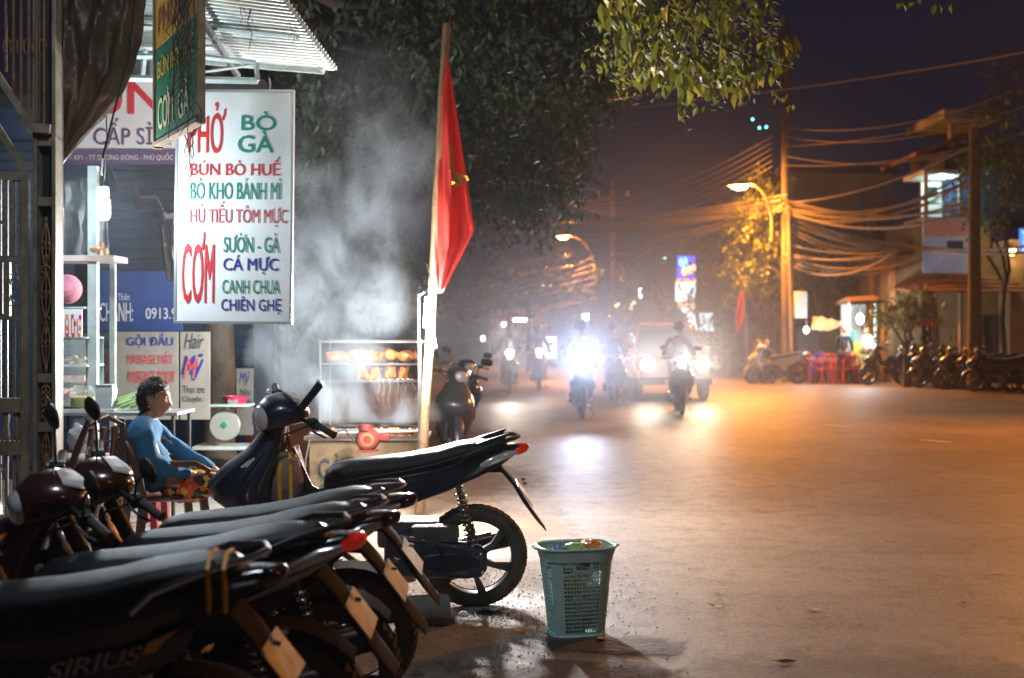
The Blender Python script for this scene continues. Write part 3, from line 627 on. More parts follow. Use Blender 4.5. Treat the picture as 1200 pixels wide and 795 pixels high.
# navy banner
nb, put = panel_sign('phone_banner', 100, 318, 214, 388, 11.3, mat('banner_navy', (.006, .025, .14), .45, col2=(.01, .05, .22), vs=2), 'navy blue banner with a phone number behind the food stall', thick=.012)
wt = mat('ink_pale', (.55, .58, .66), .5)
put('CHÁNH:', 117, 349, 156, 377, wt, .02); put('0913.98', 171, 361, 214, 374, wt, .02); put('Gia Thiên', 128, 344, 152, 352, wt, 0)
# massage banners
bw = mat('banner_cloth', (.30, .30, .27), .7, col2=(.22, .22, .20), vs=3, bump=.2)
b1, put = panel_sign('massage_banner', 134, 389, 209, 492, 11.0, bw, 'cream banner reading Goi Dau and Massage behind the seated woman', thick=.012)
put('GỘI ĐẦU', 149, 390, 203, 408, ink_blue, .03); put('MASSAGE MẶT', 150, 412, 203, 430, ink_soft, .03); put('MASSAGE BODY', 151, 435, 206, 449, ink_soft, .03)
b2, put = panel_sign('massage_banner', 96, 391, 131, 492, 11.1, bw, 'narrow end of a cream massage banner left of the tent pole', thick=.012)
put('ĐẦU', 108, 393, 136-4, 409, ink_blue, .03); put('E MẶT', 104, 414, 131, 432, ink_soft, .03); put('E BODY', 104, 437, 131, 449, ink_soft, .03)
b3, put = panel_sign('hair_banner', 211, 389, 246, 492, 11.0, bw, 'cream hair salon banner with blue script left of the tree trunk', thick=.012)
put('Hair', 216, 391, 239, 409, ink_dark, .0, .4); put('Mỹ', 213, 415, 239, 446, ink_blue, .02, .4); put('M', 216, 420, 232, 444, ink_soft, .01, .3, -.008); put('Than tre', 214, 452, 240, 461, ink_dark, .01); put('Chuyên :', 214, 464, 240, 473, ink_dark, .01)
b4, put = panel_sign('hair_banner', 277, 432, 297, 510, 12.4, bw, 'narrow salon banner with blue script right of the tree trunk', thick=.012)
put('Mỹ', 280, 436, 293, 452, ink_blue, .02, .4); put('Nha', 282, 456, 294, 463, ink_dark); put('massage', 279, 469, 294, 475, ink_dark)
tp = thing('tent_pole', (W(133, 390, 10.4).x, 10.4, 0), 'thin white pole between the two massage banners', 'pole')
m = MB(); m.tube([(0, 0, 0), (-.02, 0, 1.59)], .018, 8); m.build('shaft', steel_white, tp); m = MB(); m.lathe([(.03, .93), (.045, .96), (.03, 1.0)], (-.02, 0, 0), 'z', 10); m.build('collar', wood_m, tp)
# hanging tarpaulins over the stall
tarp = mat('dull_tarp', (.10, .085, .07), .6, col2=(.05, .055, .07), vs=3, bump=.4, bs=9)
def cloth(name, pts4, label, cat, m_, sag=.1, n=16, seed=0, parent=None, rip=.02):
    a, b, c, d = [Vector(p) for p in pts4]; nn = (b-a).cross(d-a).normalized(); vs = []; fs = []
    for j in range(n+1):
        for i in range(n+1):
            u, v = i/n, j/n; p = a.lerp(b, u).lerp(d.lerp(c, u), v)
            p = p+nn*(rip*2*noise.noise(Vector((u*5+seed, v*4, 0)))+rip*sin(u*19+seed+v*3))+Vector((0, 0, -sag*sin(pi*u)*sin(pi*v)))
            vs.append(p)
    for j in range(n):
        for i in range(n): k = j*(n+1)+i; fs.append((k, k+1, k+n+2, k+n+1))
    m = MB(); m.add(vs, fs); o = m.build(name, m_, parent); md = o.modifiers.new('t', 'SOLIDIFY'); md.thickness = .006
    if not parent: tag(o, label, cat)
    return o
cloth('tarpaulin', [W(118, 195, 9.6), W(205, 250, 9.4), W(215, 262, 11), W(118, 205, 11)], 'grey tarpaulin edge sloping down behind the hanging bulb', 'tarpaulin', tarp)
cloth('tarpaulin', [W(183, 262, 10.2), W(214, 262, 10.2), W(222, 335, 10.2), W(196, 328, 10.2)], 'dark folded tarpaulin flap hanging beside the menu sign', 'tarpaulin', tarp, sag=.03)
cloth('plastic_curtain', [W(64, 215, 10.6), W(120, 205, 10.6), W(128, 300, 10.6), W(64, 300, 10.6)], 'greyish plastic curtain behind the hanging bulb', 'curtain', mat('plastic_curtain', (.22, .30, .34), .35, col2=(.10, .12, .13), vs=5), sag=.0)

# ------------------------------------------------------------------ hanging bulb
bl = thing('hanging_bulb', W(122, 254, 8.7), 'bright white energy saving bulb hanging over the food stall', 'lamp')
m = MB(); m.lathe([(.012, .215), (.035, .20), (.038, .12), (.02, .11)], (0, 0, 0), 'z', 14); m.build('socket', steel_white, bl)
em = emis('bulb_white', (0.86, 0.95, 1.0), 30)
m = MB()
for k in range(4):
    a = k*pi/2; m.tube([(cos(a)*.028, sin(a)*.028, .11), (cos(a)*.03, sin(a)*.03, 0), (cos(a+.6)*.02, sin(a+.6)*.02, -.012), (cos(a)*.012, sin(a)*.012, .0)], .0135, 8)
m.build('tube', em, bl)
m = MB(); m.tube([(0, 0, .21), (.02, 0, .5), (0, 0, 1.2)], .005, 5); m.build('flex', dark_metal, bl)
lamp('POINT', 'bulb_light', W(122, 240, 8.7)+Vector((0, -.08, 0)), 95, (.78, .92, 1), .06)

# ================================================================== IRON GATE (left edge)
YG = 7.0
gt = thing('iron_gate', (W(20, 0, YG).x, YG, 0), 'cream and gold ornamental iron gate at the left edge', 'gate')
def gp(px, py, dy=0): p = W(px, py, YG+dy); return p-gt.location
def gbar(a, b, w_, mt=gate_m, name='bar', dy=0, d2=None):
    a, b = gp(a[0], a[1], dy), gp(b[0], b[1], dy); t = (b-a).normalized(); s_ = Vector((0, 1, 0)).cross(t).normalized()*w_/2; dd = Vector((0, (d2 or w_)/2, 0))
    m = MB(); m.loft([[p+s_+dd, p-s_+dd, p-s_-dd, p+s_-dd] for p in (a, b)]); return m.build(name, mt, gt, smooth=False)
gbar((-60, 205), (33, 207), .045, name='rail'); gbar((30, 202), (30, 720), .040, name='stile')
for y, h in ((260, .018), (304, .026), (474, .075), (524, .075), (372, .022)):
    gbar((-60 if y != 260 else -60, y), (27 if y not in (260, 372) else (8 if y == 260 else 27), y+1), h, name='rail')
for x in (-30, -20, -10, 0, 8, 17, 24):
    gbar((x, 210), (x, 300), .016, dy=.0) if x < 27 else None
    gbar((x, 375), (x, 466), .014); gbar((x, 533), (x, 715), .016)
for x in (2, 6.5):
    gbar((x, 308), (x, 368), .012)
gbar((9, 305), (9, 372), .03)
def scroll(c, w_, h_, mt=gold_m, r=.006):
    px, py = c; m = MB(); q = []
    for k in range(25):
        t = 2*pi*k/24; q.append(gp(px+w_*sin(t)*abs(cos(t/2+pi/4)), py-h_*cos(t)))
    m.tube([gp(px+w_*sin(2*pi*k/24), py-h_*cos(2*pi*k/24)) for k in range(25)], r, 5); m.build('scroll', mt, gt)
def diamond(px, py, w_, h_):
    m = MB()
    for sx in (-1, 1):
        for sy in (-1, 1):
            m.tube([gp(px+sx*w_*(1-t)**1.6, py+sy*h_*t**.9) for t in [k/8 for k in range(9)]], .005, 5)
            m.tube([gp(px+sx*(w_*.55+w_*.42*cos(a)), py+sy*h_*.5+h_*.12*sin(a)) for a in [k*.75 for k in range(8)]], .004, 5)
    m.build('ornament', gate_m, gt)
diamond(18, 340, 8, 30)
for x in (2, 14, 27): scroll((x-1, 499), 4.5, 19)
for x in (8, 20):
    m = MB(); m.lathe([(.005, -.09), (.02, -.05), (.012, 0), (.02, .05), (.005, .09)], gp(x, 499), 'z', 8); m.build('baluster', gate_m, gt)
# overhead part: thin bars and diagonal braces
for x in (7, 16, 25, 34, 43, 52): gbar((x, -30), (x, 150 if x > 30 else 60+x*3.4), .012, gold_m)
gbar((-8, 80), (40, 152), .035); gbar((-8, 140), (32, 205), .035); gbar((33, 150), (60, 152), .05, mt=gate_m, name='hinge', d2=.06)
for x in (8, 16, 24, 32, 42, 50):
    m = MB(); q = gp(x, 55); m.tube([q+Vector((cos(a)*.02, 0, sin(a)*.045)) for a in [k*pi/5 for k in range(9)]], .003, 4); m.build('scroll', gold_m, gt)
gp_ = thing('gate_post', (W(50, 0, YG).x, YG+.05, 0), 'dark square gate post with gilt scroll ornaments', 'post')
m = MB(); m.box((0, .10, 1.7), (.095, .08, 3.4), .004); m.build('backing', mat('post_dark', (.012, .012, .013), .5, var=.3), gp_, smooth=False)
for dx, w_ in ((-.052, .022), (.052, .022)):
    m = MB(); m.box((dx, .02, 1.7), (w_, .10, 3.4), .004); m.build('stile', gate_m, gp_, smooth=False)
for z in (.35, 1.25, 2.22, 2.55, .98):
    m = MB(); m.box((0, .02, z), (.080, .08, .05), .004); m.build('cross_bar', gate_m, gp_, smooth=False)
def filigree(z0, z1):
    m = MB(); n = 36; zc = (z0+z1)/2; hh = (z1-z0)/2
    for sx in (-1, 1):
        m.tube([(sx*.026*abs(sin(3*pi*t))*(1-.25*abs(2*t-1)), 0, z0+(z1-z0)*t) for t in [k/n for k in range(n+1)]], .0045, 5)
        for t in (.17, .33, .5, .67, .83):
            z = z0+(z1-z0)*t; m.tube([(sx*(.012+.010*cos(a)), -.005, z+.02*sin(a)) for a in [k*.8 for k in range(8)]], .004, 5)
    m.tube([(0, 0, z0), (0, 0, z1)], .004, 5)
    for t in (.0, .25, .5, .75, 1): m.sph((0, 0, z0+(z1-z0)*t), (.011, .008, .02), 8, 6)
    m.build('filigree', gold_m, gp_)
filigree(1.30, 2.12); filigree(.42, .95); filigree(1.02, 1.22)
# bundled tarpaulin at the top left
m = MB(); rings = []
outl = [(-25, 62, 163), (10, 60, 160), (45, 58, 155), (80, 57, 146), (110, 56, 132), (135, 57, 112), (158, 58, 92), (175, 59, 78), (190, 60, 66), (200, 61, 63)]
Yt = 7.7
for i in range(110):
    i = i*60/110; t = i/60*(len(outl)-1); k = min(int(t), len(outl)-2); f = t-k; py, xa, xb = [outl[k][j]*(1-f)+outl[k+1][j]*f for j in range(3)]
    a, b = W(xa, py, Yt), W(xb, py, Yt); c = (a+b)/2; hw = max(.01, (b.x-a.x)/2); rg = []
    for q in range(110):
        th = 2*pi*q/110; fold = .05*sin(th*9+i*.10+3*noise.noise(Vector((i*.06, 3, 1))))+.10*noise.noise(Vector((cos(th)*1.6, sin(th)*1.6+5, i*.07)))+.06*noise.noise(Vector((cos(th)*5, sin(th)*5, i*.16)))
        fold += .05*abs(sin(th*4-i*.12))+.10*abs(noise.noise(Vector((cos(th)*3.2, sin(th)*3.2, i*.11+9))))-.05*abs(noise.noise(Vector((cos(th)*9, sin(th)*9, i*.3))))
        rg.append(c+Vector((cos(th)*hw*(1+fold*.5), sin(th)*(hw*.7)*(1+fold*3.2)+.1, 0)))
    rings.append(rg)
m.loft(rings)
o = m.build('tarpaulin_bundle', mat('black_tarp', (.05, .032, .02), .48, col2=(.15, .085, .045), vs=2.2, bump=.9, bs=14), ang=70); tag(o, 'rolled dark brown tarpaulin bulging beside the gate at the top left', 'tarpaulin')
m = MB(); m.tube([W(158, -5, 7.3), W(152, 60, 7.3), W(134, 130, 7.3), W(120, 185, 7.3), W(119, 205, 8.0)], .006, 5); o = m.build('rope', dark_metal); tag(o, 'thin dark rope hanging down the edge of the tarpaulin bundle', 'rope')

# ================================================================== FOOD STALL (cabinet, table)
YC = 9.4
cb = thing('food_cabinet', (W(88, 0, YC).x, YC, 0), 'tall glass street food cabinet with white posts beside the gate', 'cabinet')
def cp(px, py, dy=0): return W(px, py, YC+dy)-cb.location
def cbox(x0, y0, x1, y1, dy, th, mt, name, bev=.004):
    a, b = cp(x0, y1), cp(x1, y0); m = MB(); m.box(((a.x+b.x)/2, dy, (a.z+b.z)/2), (b.x-a.x, th, b.z-a.z), bev); return m.build(name, mt, cb, smooth=False)
cbox(104, 195, 115, 625, 0, .06, steel_white, 'post'); cbox(104, 300, 111, 625, .5, .04, steel_white, 'post')
cbox(60, 300, 137, 307, .1, .34, mat('shelf_pale', (.5, .52, .5), .5, col2=(.45, .3, .26), vs=9), 'shelf')
cbox(90, 300, 101, 358, .3, .03, mat('bright_blue', (.03, .14, .45), .4), 'blue_panel')
cbox(65, 300, 92, 358, .42, .02, dark_metal, 'back_panel')
cbox(66, 360, 104, 362, .1, .40, steel_white, 'shelf'); cbox(66, 395, 107, 397, .1, .40, steel_white, 'shelf'); cbox(66, 427, 107, 430, .1, .40, steel_white, 'shelf'); cbox(64, 472, 107, 476, .1, .42, steel_white, 'shelf')
fr_ = cbox(66, 363, 103, 395, -.12, .01, white_sign, 'front_panel')
for i, (x, y) in enumerate([(86, 371), (92, 371), (70, 384), (86, 384), (95, 379), (101, 372), (101, 384), (72, 393), (86, 393), (100, 393), (93, 393), (68, 372)]):
    cbox(x-1.4, y-2.2, x+1.4, y+2.2, -.13, .004, ink_red if i % 3 else mat('ink_orange', (.8, .2, .02), .5), 'printed_mark', 0)
for i in range(9): cbox(70+i*3.4, 374, 71+i*3.4, 392, -.128, .002, ink_soft if i > 3 else ink_blue, 'printed_line', 0)
cbox(66, 397, 106, 470, .30, .005, mat('pale_teal', (.35, .55, .58), .4, var=.2), 'back_panel')
cbox(65, 398, 107, 470, -.13, .004, glass_m, 'glass_pane', 0); 
for yy in (415, 450):
    m = MB()
    for k in range(26): q = cp(random.uniform(70, 103), yy+random.uniform(4, 12) if yy < 430 else random.uniform(455, 470)); m.sph((q.x, .08+random.uniform(-.08, .08), q.z), (random.uniform(.02, .045), .02, random.uniform(.008, .02)), 7, 5)
    m.build('noodles', mat('noodle', (.62, .52, .34), .6, var=.2) if yy < 430 else mat('herb_red', (.5, .16, .1), .6, col2=(.55, .5, .45), vs=20), cb, kind='stuff')
cbox(75, 440, 103, 448, -.05, .05, mat('carton', (.55, .2, .12), .5, col2=(.6, .6, .6), vs=30), 'carton')
# things on top of the cabinet
def bottle(px, py0, py1, w_, Y, mt, label, lid=None):
    a = W(px, py1, Y); h_ = (py1-py0)/F*Y; r = w_/F*Y/2
    t = thing('bottle', a, label, 'bottle'); m = MB(); m.lathe([(r*.9, 0), (r, .01), (r, h_*.65), (r*.45, h_*.82), (r*.4, h_*.93)], (0, 0, 0), 'z', 14); m.build('glass_body', mt, t)
    m = MB(); m.lathe([(r*.45, h_*.93), (r*.45, h_)], (0, 0, 0), 'z', 10); m.build('cap', lid or red_plastic, t)
bottle(119, 292, 303-1, 5, 9.4, mat('pale_bottle', (.7, .6, .45), .2), 'small pale bottle on the cabinet roof, right of its neighbour'); bottle(125, 290, 302, 5, 9.4, mat('amber_bottle', (.5, .3, .12), .2), 'amber bottle on the right end of the cabinet roof')
m = MB()
for k in range(14): q = W(random.uniform(106, 117), random.uniform(284, 299), 9.4); m.sph(q+Vector((0, random.uniform(-.03, .05), 0)), (.022, .02, .018), 7, 5)
o = m.build('dried_goods', mat('dried_goods', (.40, .16, .06), .7, var=.3)); tag(o, 'small orange brown heap of dried goods on top of the food cabinet', 'food', kind='stuff')
m = MB(); c = W(78, 339, 9.28); m.lathe([(.005, -.045), (.05, -.04), (.088, -.015), (.104, .01), (.108, .02), (.10, .015), (.08, -.008), (.045, -.03), (.004, -.036)], (0, 0, 0), 'y', 30)
pb = thing('pink_basket', c, 'round pink woven basket hung on its side in the cabinet', 'basket', rz=radians(8)); m.build('bowl', mat('pink_weave', (.55, .20, .26), .6, bump=.8, bs=160, var=.15), pb)
for k in range(5):
    m = MB(); m.lathe([(.02+.018*k, -.052+.006*k), (.023+.018*k, -.050+.006*k), (.02+.018*k, -.046+.006*k)], (0, 0, 0), 'y', 28, closed=True); m.build('band', mat('rose_band', (.42, .12, .17), .6), pb)
# stall table
tb = thing('stall_table', (W(140, 0, 9.1).x, 9.1, 0), 'metal topped stall table behind the seated woman', 'table')
zt = W(0, 481, 9.1).z
m = MB(); m.box((0, 0, zt-.012), (.95, .5, .022), .003); m.build('tabletop', mat('tin_top', (.42, .46, .47), .35, metal=.5, var=.2), tb, smooth=False)
for x in (-.44, .44):
    for y in (-.22, .22):
        m = MB(); m.tube([(x, y, 0), (x, y, zt-.02)], .014, 6); m.build('leg', dark_metal, tb)
for z in (zt-.13, zt-.2): m = MB(); m.tube([(-.44, -.22, z), (.44, -.22, z)], .009, 6); m.build('cross_bar', dark_metal, tb)
m = MB(); m.box((.02, .0, zt-.33), (.9, .44, .015), .003); m.build('lower_shelf', steel_white, tb, smooth=False)
jr = thing('pickle_jar', W(97, 478, 9.0), 'squat glass jar of yellow pickles on the stall table', 'jar')
m = MB(); m.lathe([(.075, 0), (.088, .02), (.088, .11), (.065, .135), (.065, .155)], (0, 0, 0), 'z', 22, cap=False); m.build('glass', glass_m, jr)
m = MB(); m.lathe([(.01, .004), (.078, .006), (.083, .03), (.08, .075), (.01, .085)], (0, 0, 0), 'z', 18); m.build('pickles', mat('pickle', (.42, .36, .04), .4, col2=(.55, .5, .2), vs=40, bump=.6, bs=60), jr)
m = MB(); m.tube([(0, 0, .07), (.03, 0, .21)], .006, 6); m.build('ladle', chrome, jr)
tbx = thing('plastic_tub', W(124.5, 478, 8.95), 'translucent white plastic tub between the pickle jar and the cucumbers', 'tub')
m = MB(); m.loft([[Vector((sx*a, sy*b, z)) for sx, sy in ((-1, -1), (1, -1), (1, 1), (-1, 1))] for z, a, b in ((0, .052, .05), (.12, .062, .055), (.155, .055, .05))]); m.build('body', mat('milky', (.6, .66, .66), .3, var=.1), tbx)
m = MB(); m.box((0, 0, .158), (.12, .11, .012), .003); m.build('lid', steel_white, tbx)
ptr = thing('serving_tray', W(158, 479, 9.1), 'large round pale tray propped on the stall table', 'tray')
m = MB(); m.lathe([(.01, .0), (.13, .004), (.17, .03), (.172, .04), (.13, .014), (.01, .01)], (0, 0, 0), 'z', 26); m.xf(Matrix.Translation((0, .06, .0)) @ Matrix.Rotation(radians(24), 4, 'X')); m.build('dish', mat('tin_tray', (.62, .62, .60), .3, metal=.3), ptr)
for i in range(7):
    q = W(143+i*3.6, 473-(i % 3)*4, 9.0+.03*(i % 3)); cu = thing('cucumber', q, 'green striped cucumber in the pile on the stall tray, %s' % ['at its left end', 'second from the left', 'third from the left', 'in the middle', 'third from the right', 'second from the right', 'at its right end'][i], 'cucumber', 'cucumbers piled on the stall tray')
    m = MB(); d = Vector((.075, .02, .028)); m.tube([-d, -d*.8, d*.8, d], [.005, .016, .016, .006], 8); m.build('flesh', mat('cucumber', (.10, .30, .05), .4, col2=(.5, .58, .3), vs=35), cu)
# plastic bag below
m = MB(); q = W(94, 512, 8.9); m.sph(q, (.085, .07, .12), 22, 14, fn=lambda p: p*(1+.25*noise.noise(p*22))); o = m.build('plastic_bag', mat('clear_bag', (.55, .55, .58), .2, alpha=.75, bump=.9, bs=30)); tag(o, 'crumpled translucent plastic bag hanging below the stall table', 'bag')

# stools and chairs ---------------------------------------------------------
def stool(loc, mt, label, h=.44, w_=.30, group='plastic stools around the stall', slat=True):
    r = thing('plastic_stool', loc, label, 'stool', group)
    m = MB(); m.box((0, 0, h), (w_, w_, .03), .01); m.build('seat', mt, r)
    for sx in (-1, 1):
        for sy in (-1, 1):
            m = MB(); a, b = Vector((sx*w_*.42, sy*w_*.42, h)), Vector((sx*w_*.52, sy*w_*.52, 0)); m.loft([[p+Vector((u*.025, v*.025, 0)) for u, v in ((-1, -1), (1, -1), (1, 1), (-1, 1))] for p in (a, b)]); m.build('leg', mt, r, smooth=False)
    for sx, sy, d in ((0, -1, (w_*.9, .015, .09)), (0, 1, (w_*.9, .015, .09)), (-1, 0, (.015, w_*.9, .09)), (1, 0, (.015, w_*.9, .09))):
        m = MB(); m.box((sx*w_*.45, sy*w_*.45, h-.06), d, .004); m.build('apron', mt, r, smooth=False)
    return r
stool((W(143, 0, 9.3).x, 9.75, 0), maroon_plastic, 'dark red plastic stool behind the stall table', .62)
stool((W(122, 0, 9.5).x, 10.2, 0), maroon_plastic, 'dark red stool at the left under the massage banner', .60)
stool((W(160, 0, 10).x, 9.0, 0), maroon_plastic, 'low dark red stool on the paving left of the brown chair', .30, .26)
stool((W(305, 0, 12.5).x, 12.9, 0), maroon_plastic, 'dark red stool right of the tree behind the kitchen scale', .75, .34)
def armchair(loc, rz, mt, label, hb=.86, group=None, cat='chair'):
    r = thing('chair', loc, label, cat, group, rz)        # faces local +x
    m = MB(); m.loft([ring((x, 0, .44), b, .016, 14, 4) for x, b in [(-.21, .19), (-.15, .205), (.1, .22), (.22, .20), (.24, .15)]]); m.build('seat', mt, r)
    for sx in (-1, 1):
        for sy in (-1, 1):
            m = MB(); m.loft([[p+Vector((u*.024, v*.022, 0)) for u, v in ((-1, -1), (1, -1), (1, 1), (-1, 1))] for p in (Vector((sx*.19, sy*.19, .44)), Vector((sx*.245, sy*.22, 0)))]); m.build('leg', mt, r, smooth=False)
    for sy in (-1, 1):
        m = MB(); m.tube([(-.19, sy*.20, .44), (-.23, sy*.21, .62), (-.27, sy*.19, .78), (-.31, sy*.13, hb+.02)], [.024, .026, .028, .020], 8, flat=.6); m.build('back_upright', mt, r)
        m = MB(); m.tube([(.20, sy*.215, .44), (.21, sy*.235, .62), (.12, sy*.245, .665), (-.10, sy*.24, .67), (-.24, sy*.21, .65)], [.018, .02, .024, .022, .018], 8, flat=.7); m.build('armrest', mt, r)
    for k in range(3):
        y = (k-1)*.10; m = MB(); m.tube([(-.205, y, .46), (-.25, y, .62), (-.30, y*.9, hb-.03)], .013, 6, flat=1.8); m.build('slat', mt, r)
    m = MB(); m.tube([(-.30, -.15, hb-.02), (-.325, 0, hb+.035), (-.30, .15, hb-.02)], [.02, .026, .02], 8, flat=.7); m.build('top_rail', mt, r)
    return r
YW = 8.3
XW = W(205, 0, YW).x
armchair((XW-.06, YW, 0), radians(30), darkwood, 'dark brown plastic armchair the woman sits on')
armchair((W(95, 0, 8.2).x, 8.0, 0), radians(150), darkwood, 'empty dark brown chair with curved uprights beside the gate', hb=.95)
# ================================================================== PEOPLE
def skin_body(name, pts, edges, mt, parent, root=0, lev=2, extra=None):
    """pts: list of (x, y, z, r); one continuous surface grown over the joints"""
    me = bpy.data.meshes.new(name); me.from_pydata([p[:3] for p in pts], edges, [])
    o = bpy.data.objects.new(name, me); C.objects.link(o)
    o.modifiers.new('skin', 'SKIN'); sv = me.skin_vertices
    layer = sv[0] if len(sv) else None
    if layer is None:
        bm = bmesh.new(); bm.from_mesh(me); bm.verts.layers.skin.verify(); bm.to_mesh(me); bm.free(); layer = me.skin_vertices[0]
    for i, p in enumerate(pts):
        r = p[3]; layer.data[i].radius = r if isinstance(r, tuple) else (r, r)
    layer.data[root].use_root = True
    sb = o.modifiers.new('sub', 'SUBSURF'); sb.levels = lev; sb.render_levels = lev
    bpy.context.view_layer.update()
    dg = bpy.context.evaluated_depsgraph_get(); m2 = bpy.data.meshes.new_from_object(o.evaluated_get(dg))
    bpy.data.objects.remove(o)
    mb = MB(); mb.add([v.co.copy() for v in m2.vertices], [tuple(p.vertices) for p in m2.polygons]); bpy.data.meshes.remove(m2)
    if extra: extra(mb)
    return mb.build(name, mt, parent, ang=180)

def head_mesh(mb, c, s, yaw, pitch=0.0):
    """a face: forehead, brow, nose, lips, chin, ears, neck socket; faces local +x before turning"""
    k0 = len(mb.v); n, m = 36, 26; rings = []
    for j in range(m+1):
        a = max(min(-pi/2+pi*j/m, pi/2-.04), -pi/2+.04); rg = []
        for k in range(n):
            t = 2*pi*k/n; x, y, z = cos(a)*cos(t)*.096, cos(a)*sin(t)*.074, sin(a)*.118
            if z < 0: y *= 1+z*2.4; x *= 1+z*.6 if x < 0 else 1+z*.2
            if x > 0:
                g = lambda cy, cz, sy, sz: math.exp(-((y-cy)/sy)**2-((z-cz)/sz)**2)
                x = min(x, .085+.02*x)
                x += .028*g(0, -.026, .015, .016)+.015*g(0, .005, .012, .024)     # nose
                x += .009*g(0, -.055, .022, .010)+.006*g(0, -.067, .020, .008)-.004*g(0, -.061, .03, .004)   # lips
                x += .011*g(0, -.098, .024, .018)                                   # chin
                x += .005*g(.03, .032, .03, .009)+.005*g(-.03, .032, .03, .009)     # brow
                x -= .010*g(.030, .014, .016, .011)+.010*g(-.030, .014, .016, .011)     # eye sockets
                x += .006*g(.042, -.022, .022, .02)+.006*g(-.042, -.022, .022, .02) # cheeks
            rg.append(Vector((x, y, z)))
        rings.append(rg)
    mb.loft(rings)
    for sy in (-1, 1):
        mb.loft([ring((-.004+u*.010, sy*(.070+u*.012), -.005), .004+.010*(1-abs(u*2-1)), .030-.008*u, 10, 2, 'z') if False else [Vector((-.006+cos(t)*(.017-.006*u), sy*(.066+u*.014), -.004+sin(t)*(.032-.010*u))) for t in [q*2*pi/12 for q in range(12)]] for u in (0, .5, 1)])
    Mx = Matrix.Translation(c) @ Matrix.Rotation(yaw, 4, 'Z') @ Matrix.Rotation(pitch, 4, 'Y') @ Matrix.Scale(s, 4)
    mb.xf(Mx, k0); return Mx

def hand(mb, wrist, d, up, s=1.0, curl=.5):
    """palm, four unequal fingers bent at the knuckles and a thumb from the side of the palm"""
    d = Vector(d).normalized(); up = Vector(up); up = (up-d*up.dot(d)).normalized(); sd = d.cross(up); w_ = Vector(wrist)
    k0 = len(mb.v)
    mb.loft([[w_+d*a*s+sd*(cos(t)*b*s)+up*(sin(t)*c*s) for t in [q*pi/5 for q in range(10)]] for a, b, c in ((-.01, .024, .018), (.02, .033, .016), (.06, .040, .014), (.088, .038, .011), (.096, .030, .006))])
    for i, (o_, L_) in enumerate(((-.029, .066), (-.010, .075), (.010, .070), (.028, .054))):
        p = w_+d*.085*s+sd*o_*s; pts = [p]; a = 0.12
        for q in range(3): a += curl*(.55+.1*i); p = p+(d*cos(a)-up*sin(a))*(L_*s/3)*(1.15-.12*q); pts.append(p)
        mb.tube(pts, [.0095*s, .009*s, .008*s, .006*s], 8)
    p = w_+d*.03*s-sd*.030*s; mb.tube([p, p+(d*.5-sd*.7-up*.2)*.035*s, p+(d*.9-sd*.65-up*.4)*.062*s], [.012*s, .010*s, .007*s], 8)

# ---- the seated woman: local frame, facing +x, origin on the ground under the seat
wo = thing('person', (XW+.07, YW, 0), 'seated woman with short black hair in a blue cardigan and flowered trousers, facing the street', 'person', rz=radians(8))
hipz = .50
Pn = (-.02, 0, hipz, (.13, .11)); 
def woman():
    pts = [(-.04, 0, .52, (.12, .10)), (-.09, 0, .66, (.09, .07)), (-.15, 0, .82, (.09, .065)), (-.14, 0, .95, (.07, .05)), (-.105, 0, 1.02, (.046, .046)), (-.085, 0, 1.10, (.045, .045)),
           (.02, .09, .50, .085), (.40, .10, .52, .062), (.44, .11, .28, .045), (.46, .11, .06, .034), (.56, .12, .035, .028),
           (.02, -.09, .50, .085), (.38, -.12, .50, .062), (.40, -.13, .26, .045), (.40, -.13, .06, .034), (.50, -.14, .035, .028),
           (-.13, .16, .93, .052), (.03, .22, .74, .038), (.22, .17, .60, .026), (.27, .16, .575, .022),
           (-.13, -.16, .93, .052), (-.06, -.24, .68, .038), (.12, -.14, .60, .026), (.16, -.12, .595, .022)]
    ed = [(0, 1), (1, 2), (2, 3), (3, 4), (4, 5), (0, 6), (6, 7), (7, 8), (8, 9), (9, 10), (0, 11), (11, 12), (12, 13), (13, 14), (14, 15), (3, 16), (16, 17), (17, 18), (18, 19), (3, 20), (20, 21), (21, 22), (22, 23)]
    def ex(mb):
        head_mesh(mb, Vector((-.065, 0, 1.12)), 1.06, radians(-12), radians(11))
        hand(mb, (.28, .155, .572), (.8, -.1, -.2), (0, 0, 1), .95, .35); hand(mb, (.17, -.115, .595), (.75, .45, -.1), (0, 0, 1), .95, .35)
    return skin_body('body', pts, ed, skin, wo, 0, 2, ex)
wb = woman(); wo.rotation_euler = (0, radians(-7), radians(8)); wo.scale = (.97,)*3
card = mat('cardigan_blue', (.008, .14, .30), .8, col2=(.005, .09, .20), vs=5, bump=.5, bs=90)
def cloth_skin(name, pts, ed, mt, par, root=0, wr=.012):
    def ex(mb):
        for i, v in enumerate(mb.v):
            f = noise.noise(v*9)*wr+noise.noise(v*24)*wr*.5; mb.v[i] = v+Vector((noise.noise(v*11+Vector((5, 0, 0))), noise.noise(v*11), noise.noise(v*11+Vector((0, 9, 0)))))*wr*1.6
    return skin_body(name, pts, ed, mt, par, root, 3, ex)
cloth_skin('cardigan', [(-.06, 0, .50, (.175, .14)), (-.11, 0, .66, (.155, .125)), (-.17, 0, .82, (.16, .125)), (-.165, 0, .945, (.115, .10)), (-.115, 0, 1.00, (.068, .070)),
      (-.16, .175, .935, .082), (.02, .225, .75, .056), (.20, .18, .615, .043), (.25, .165, .585, .036), (-.17, -.175, .935, .088), (-.09, -.25, .70, .068), (.09, -.155, .612, .044), (.12, -.14, .603, .038)],
     [(0, 1), (1, 2), (2, 3), (3, 4), (3, 5), (5, 6), (6, 7), (7, 8), (3, 9), (9, 10), (10, 11), (11, 12)], card, wo, 0)
